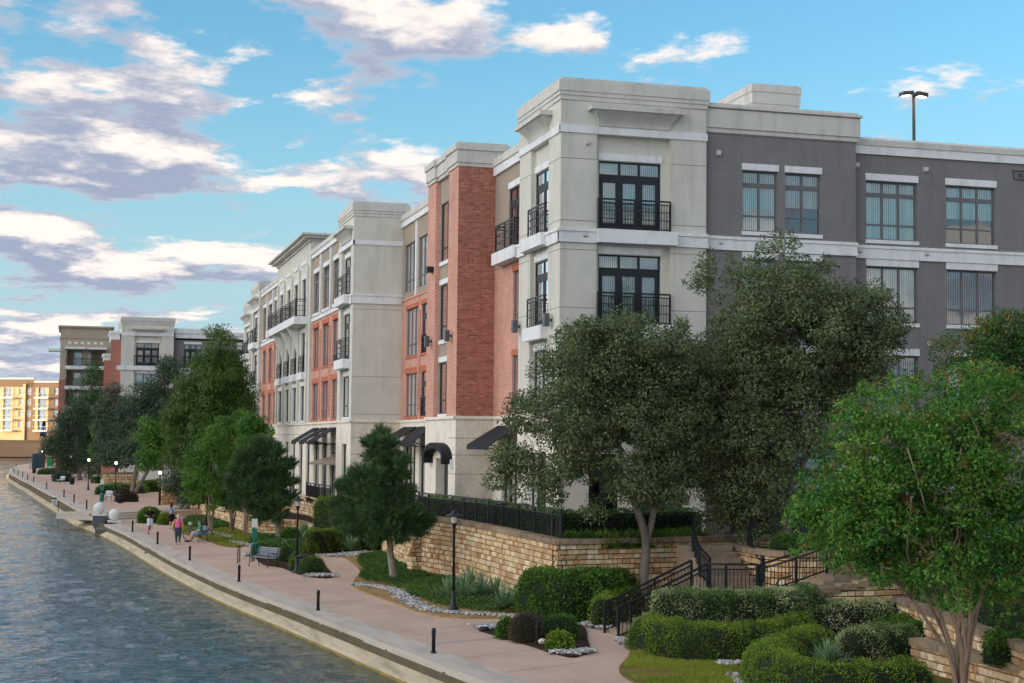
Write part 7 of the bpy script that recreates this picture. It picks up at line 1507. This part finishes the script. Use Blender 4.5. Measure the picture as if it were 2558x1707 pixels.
person('man jogging in black shirt and white shorts on the canal walk', PZ(374, 1334, 0), math.radians(12), dict(base, el_r=(-.30, .06, 1.16), wr_r=(-.16, -.17, 1.12), el_l=(.30, .10, 1.18), wr_l=(.13, -.15, 1.15), kn_r=(-.09, -.10, .48), an_r=(-.09, -.02, .08), to_r=(-.10, -.15, .035), kn_l=(.10, -.02, .50), an_l=(.10, .36, .42), to_l=(.10, .40, .28)),
       cl('black_shirt', 30, 32, 40), cl('white_shorts', 214, 220, 232), cl('black_shoes', 24, 24, 26), cl('black_hair', 26, 22, 20), SKIN2, .55, .36, beard=True)
person('woman standing in grey blouse and black skirt with long brown hair', PZ(428, 1321, 0), math.radians(140), dict(base, el_r=(-.34, .04, 1.18), wr_r=(-.20, -.12, 1.08), el_l=(.24, -.06, 1.14), wr_l=(.05, -.24, 1.18), kn_r=(-.09, -.02, .49), an_r=(-.09, 0, .08), to_r=(-.10, -.14, .035), kn_l=(.09, -.03, .49), an_l=(.12, .05, .08), to_l=(.13, -.09, .035)),
       cl('grey_blouse', 150, 154, 166), cl('black_skirt', 22, 24, 30), cl('white_shoes', 214, 208, 204), cl('brown_hair', 74, 50, 38), SKIN, 1.5, .4, .34, skirt=True)
person('woman walking away in pink sleeveless top and dark grey leggings', PZ(444, 1361, 0), math.radians(168), dict(base, el_r=(-.29, .05, 1.14), wr_r=(-.27, -.06, .90), el_l=(.29, .03, 1.14), wr_l=(.29, -.12, .92), kn_r=(-.10, -.06, .49), an_r=(-.10, .10, .09), to_r=(-.11, -.03, .035), kn_l=(.10, -.05, .49), an_l=(.10, -.06, .08), to_l=(.10, -.20, .035)),
       cl('pink_top', 222, 112, 150), cl('grey_leggings', 66, 74, 84), cl('pale_shoes', 216, 198, 206), cl('blond_hair', 206, 184, 150), SKIN, .0, 1.0, .16, wide=1.16)
sd = dict(head=(0, -.02, 1.14), look=(0, -1, .98), neck=(0, .02, .98), chest=(0, .04, .82), pelvis=(0, .0, .50), sh_r=(-.19, .02, .93), sh_l=(.19, .02, .93), el_r=(-.25, -.08, .70), wr_r=(-.14, -.30, .64), el_l=(.25, -.08, .70), wr_l=(.12, -.32, .64), hp_r=(-.1, -.03, .53), hp_l=(.1, -.03, .53), kn_r=(-.11, -.46, .52), an_r=(-.11, -.68, .10), to_r=(-.12, -.84, .05), kn_l=(.11, -.44, .52), an_l=(.11, -.58, .10), to_l=(.12, -.74, .04))
fr = Vector((math.sin(math.radians(-80)), -math.cos(math.radians(-80)), 0))
person('man seated on the bench in green shirt, blue vest and grey cap', mb_+fr*.18+Vector((0, -.25, -.005)), math.radians(-80), sd, cl('green_shirt', 30, 146, 96), cl('pale_blue_shorts', 150, 168, 206), cl('navy_shoes', 34, 40, 56), cl('grey_hair', 120, 112, 104), SKIN, .55, .42, cap=cl('grey_cap', 96, 104, 118))
vs_ = empty('bag', mb_+fr*.12+Vector((.0, -.05, .45)), math.radians(-80), label='soft blue bag on the bench behind the seated man', cat='bag'); t = MB(); capsule(t, (-.05, .05, .12), (.3, .06, .12), .12, .11); capsule(t, (0, .02, .2), (.25, .04, .2), .08, .08); remesh(t.build('sack', cl('blue_bag', 92, 126, 176), vs_), .02); MB().tube([(-.02, 0, .25), (.05, -.04, .36), (.2, -.04, .36), (.26, 0, .25)], .012, 6).build('strap', cl('bag_strap', 50, 60, 84), vs_)
# bicycle behind the bench
bk = empty('bicycle', PZ(494, 1350, 0), math.radians(2), label='dark bicycle parked behind the bench of the seated man', cat='bicycle'); R_ = .34
M['rubber'] = mat('tyre', (.012, .012, .012), .8, .1, 6); M['chrome'] = mat('alloy', lin(190, 192, 194), .3, .05, 4, 0, 40, .5, metal=.9)
for x in (-.54, .54):
    w_ = MB().tube([(x+R_*math.cos(a), 0, R_+R_*math.sin(a)) for a in np.linspace(0, 2*math.pi, 29)], .02, 6, False).build('wheel', M['rubber'], bk); MB().tube([(x+(R_-.028)*math.cos(a), 0, R_+(R_-.028)*math.sin(a)) for a in np.linspace(0, 2*math.pi, 29)], .010, 5, False).build('rim', M['chrome'], w_); m = MB()
    for k in range(14): a = math.pi*2*k/14; m.bar((x, 0, R_), (x+(R_-.03)*math.cos(a), 0, R_+(R_-.03)*math.sin(a)), .004)
    tag(m.build('spokes', M['chrome'], w_), kind='stuff'); MB().tube([(x, -.05, R_), (x, .05, R_)], .03, 8).build('hub', M['iron'], w_)
A, B, C3, S_, H_ = Vector((.54, 0, R_)), Vector((.08, 0, .30)), Vector((.20, 0, .82)), Vector((.23, 0, .95)), Vector((-.36, 0, .86))
m = MB()
for a, b, r in ((A, B, .015), (A, C3, .012), (B, S_, .018), (C3, H_, .018), (B, H_+Vector((-.02, 0, -.1)), .02), (H_, Vector((-.40, 0, .72)), .022)): m.tube([a, b], r, 7)
m.build('frame', mat('bike_paint', lin(30, 34, 44), .35, .05, 4, 0, 40, .5), bk); m = MB()
for s in (-.06, .06): m.tube([Vector((-.40, s, .72)), Vector((-.54, s, R_))], .012, 6)
m.build('fork', M['iron'], bk); MB().tube([(-.36, 0, .86), (-.38, 0, 1.0), (-.40, -.25, 1.02), (-.36, -.3, 1.02)], .014, 6).tube([(-.38, 0, 1.0), (-.40, .25, 1.02), (-.36, .3, 1.02)], .014, 6).build('handlebar', M['chrome'], bk); capsule(MB(), (.12, 0, .97), (.36, 0, .99), .035, .075).build('saddle', M['rubber'], bk); MB().lathe([(.09, -.01), (.09, .01)], 14, (0, 0, 0)).build('chainring', M['iron'], bk, (.08, -.04, .30)).rotation_euler = (math.pi/2, 0, 0)
for s in (-1, 1): MB().tube([(.08, s*.06, .30), (.08+s*.12, s*.07, .30-s*.11)], .010, 6).box(.04+s*.12, .12+s*.12, s*.1-.04, s*.1+.04, .29-s*.11, .31-s*.11).build('pedal', M['iron'], bk)
MB().box(-.56, -.42, -.14, .14, .92, 1.1).build('front_bag', mat('white_bag', lin(196, 200, 206), .7), bk)
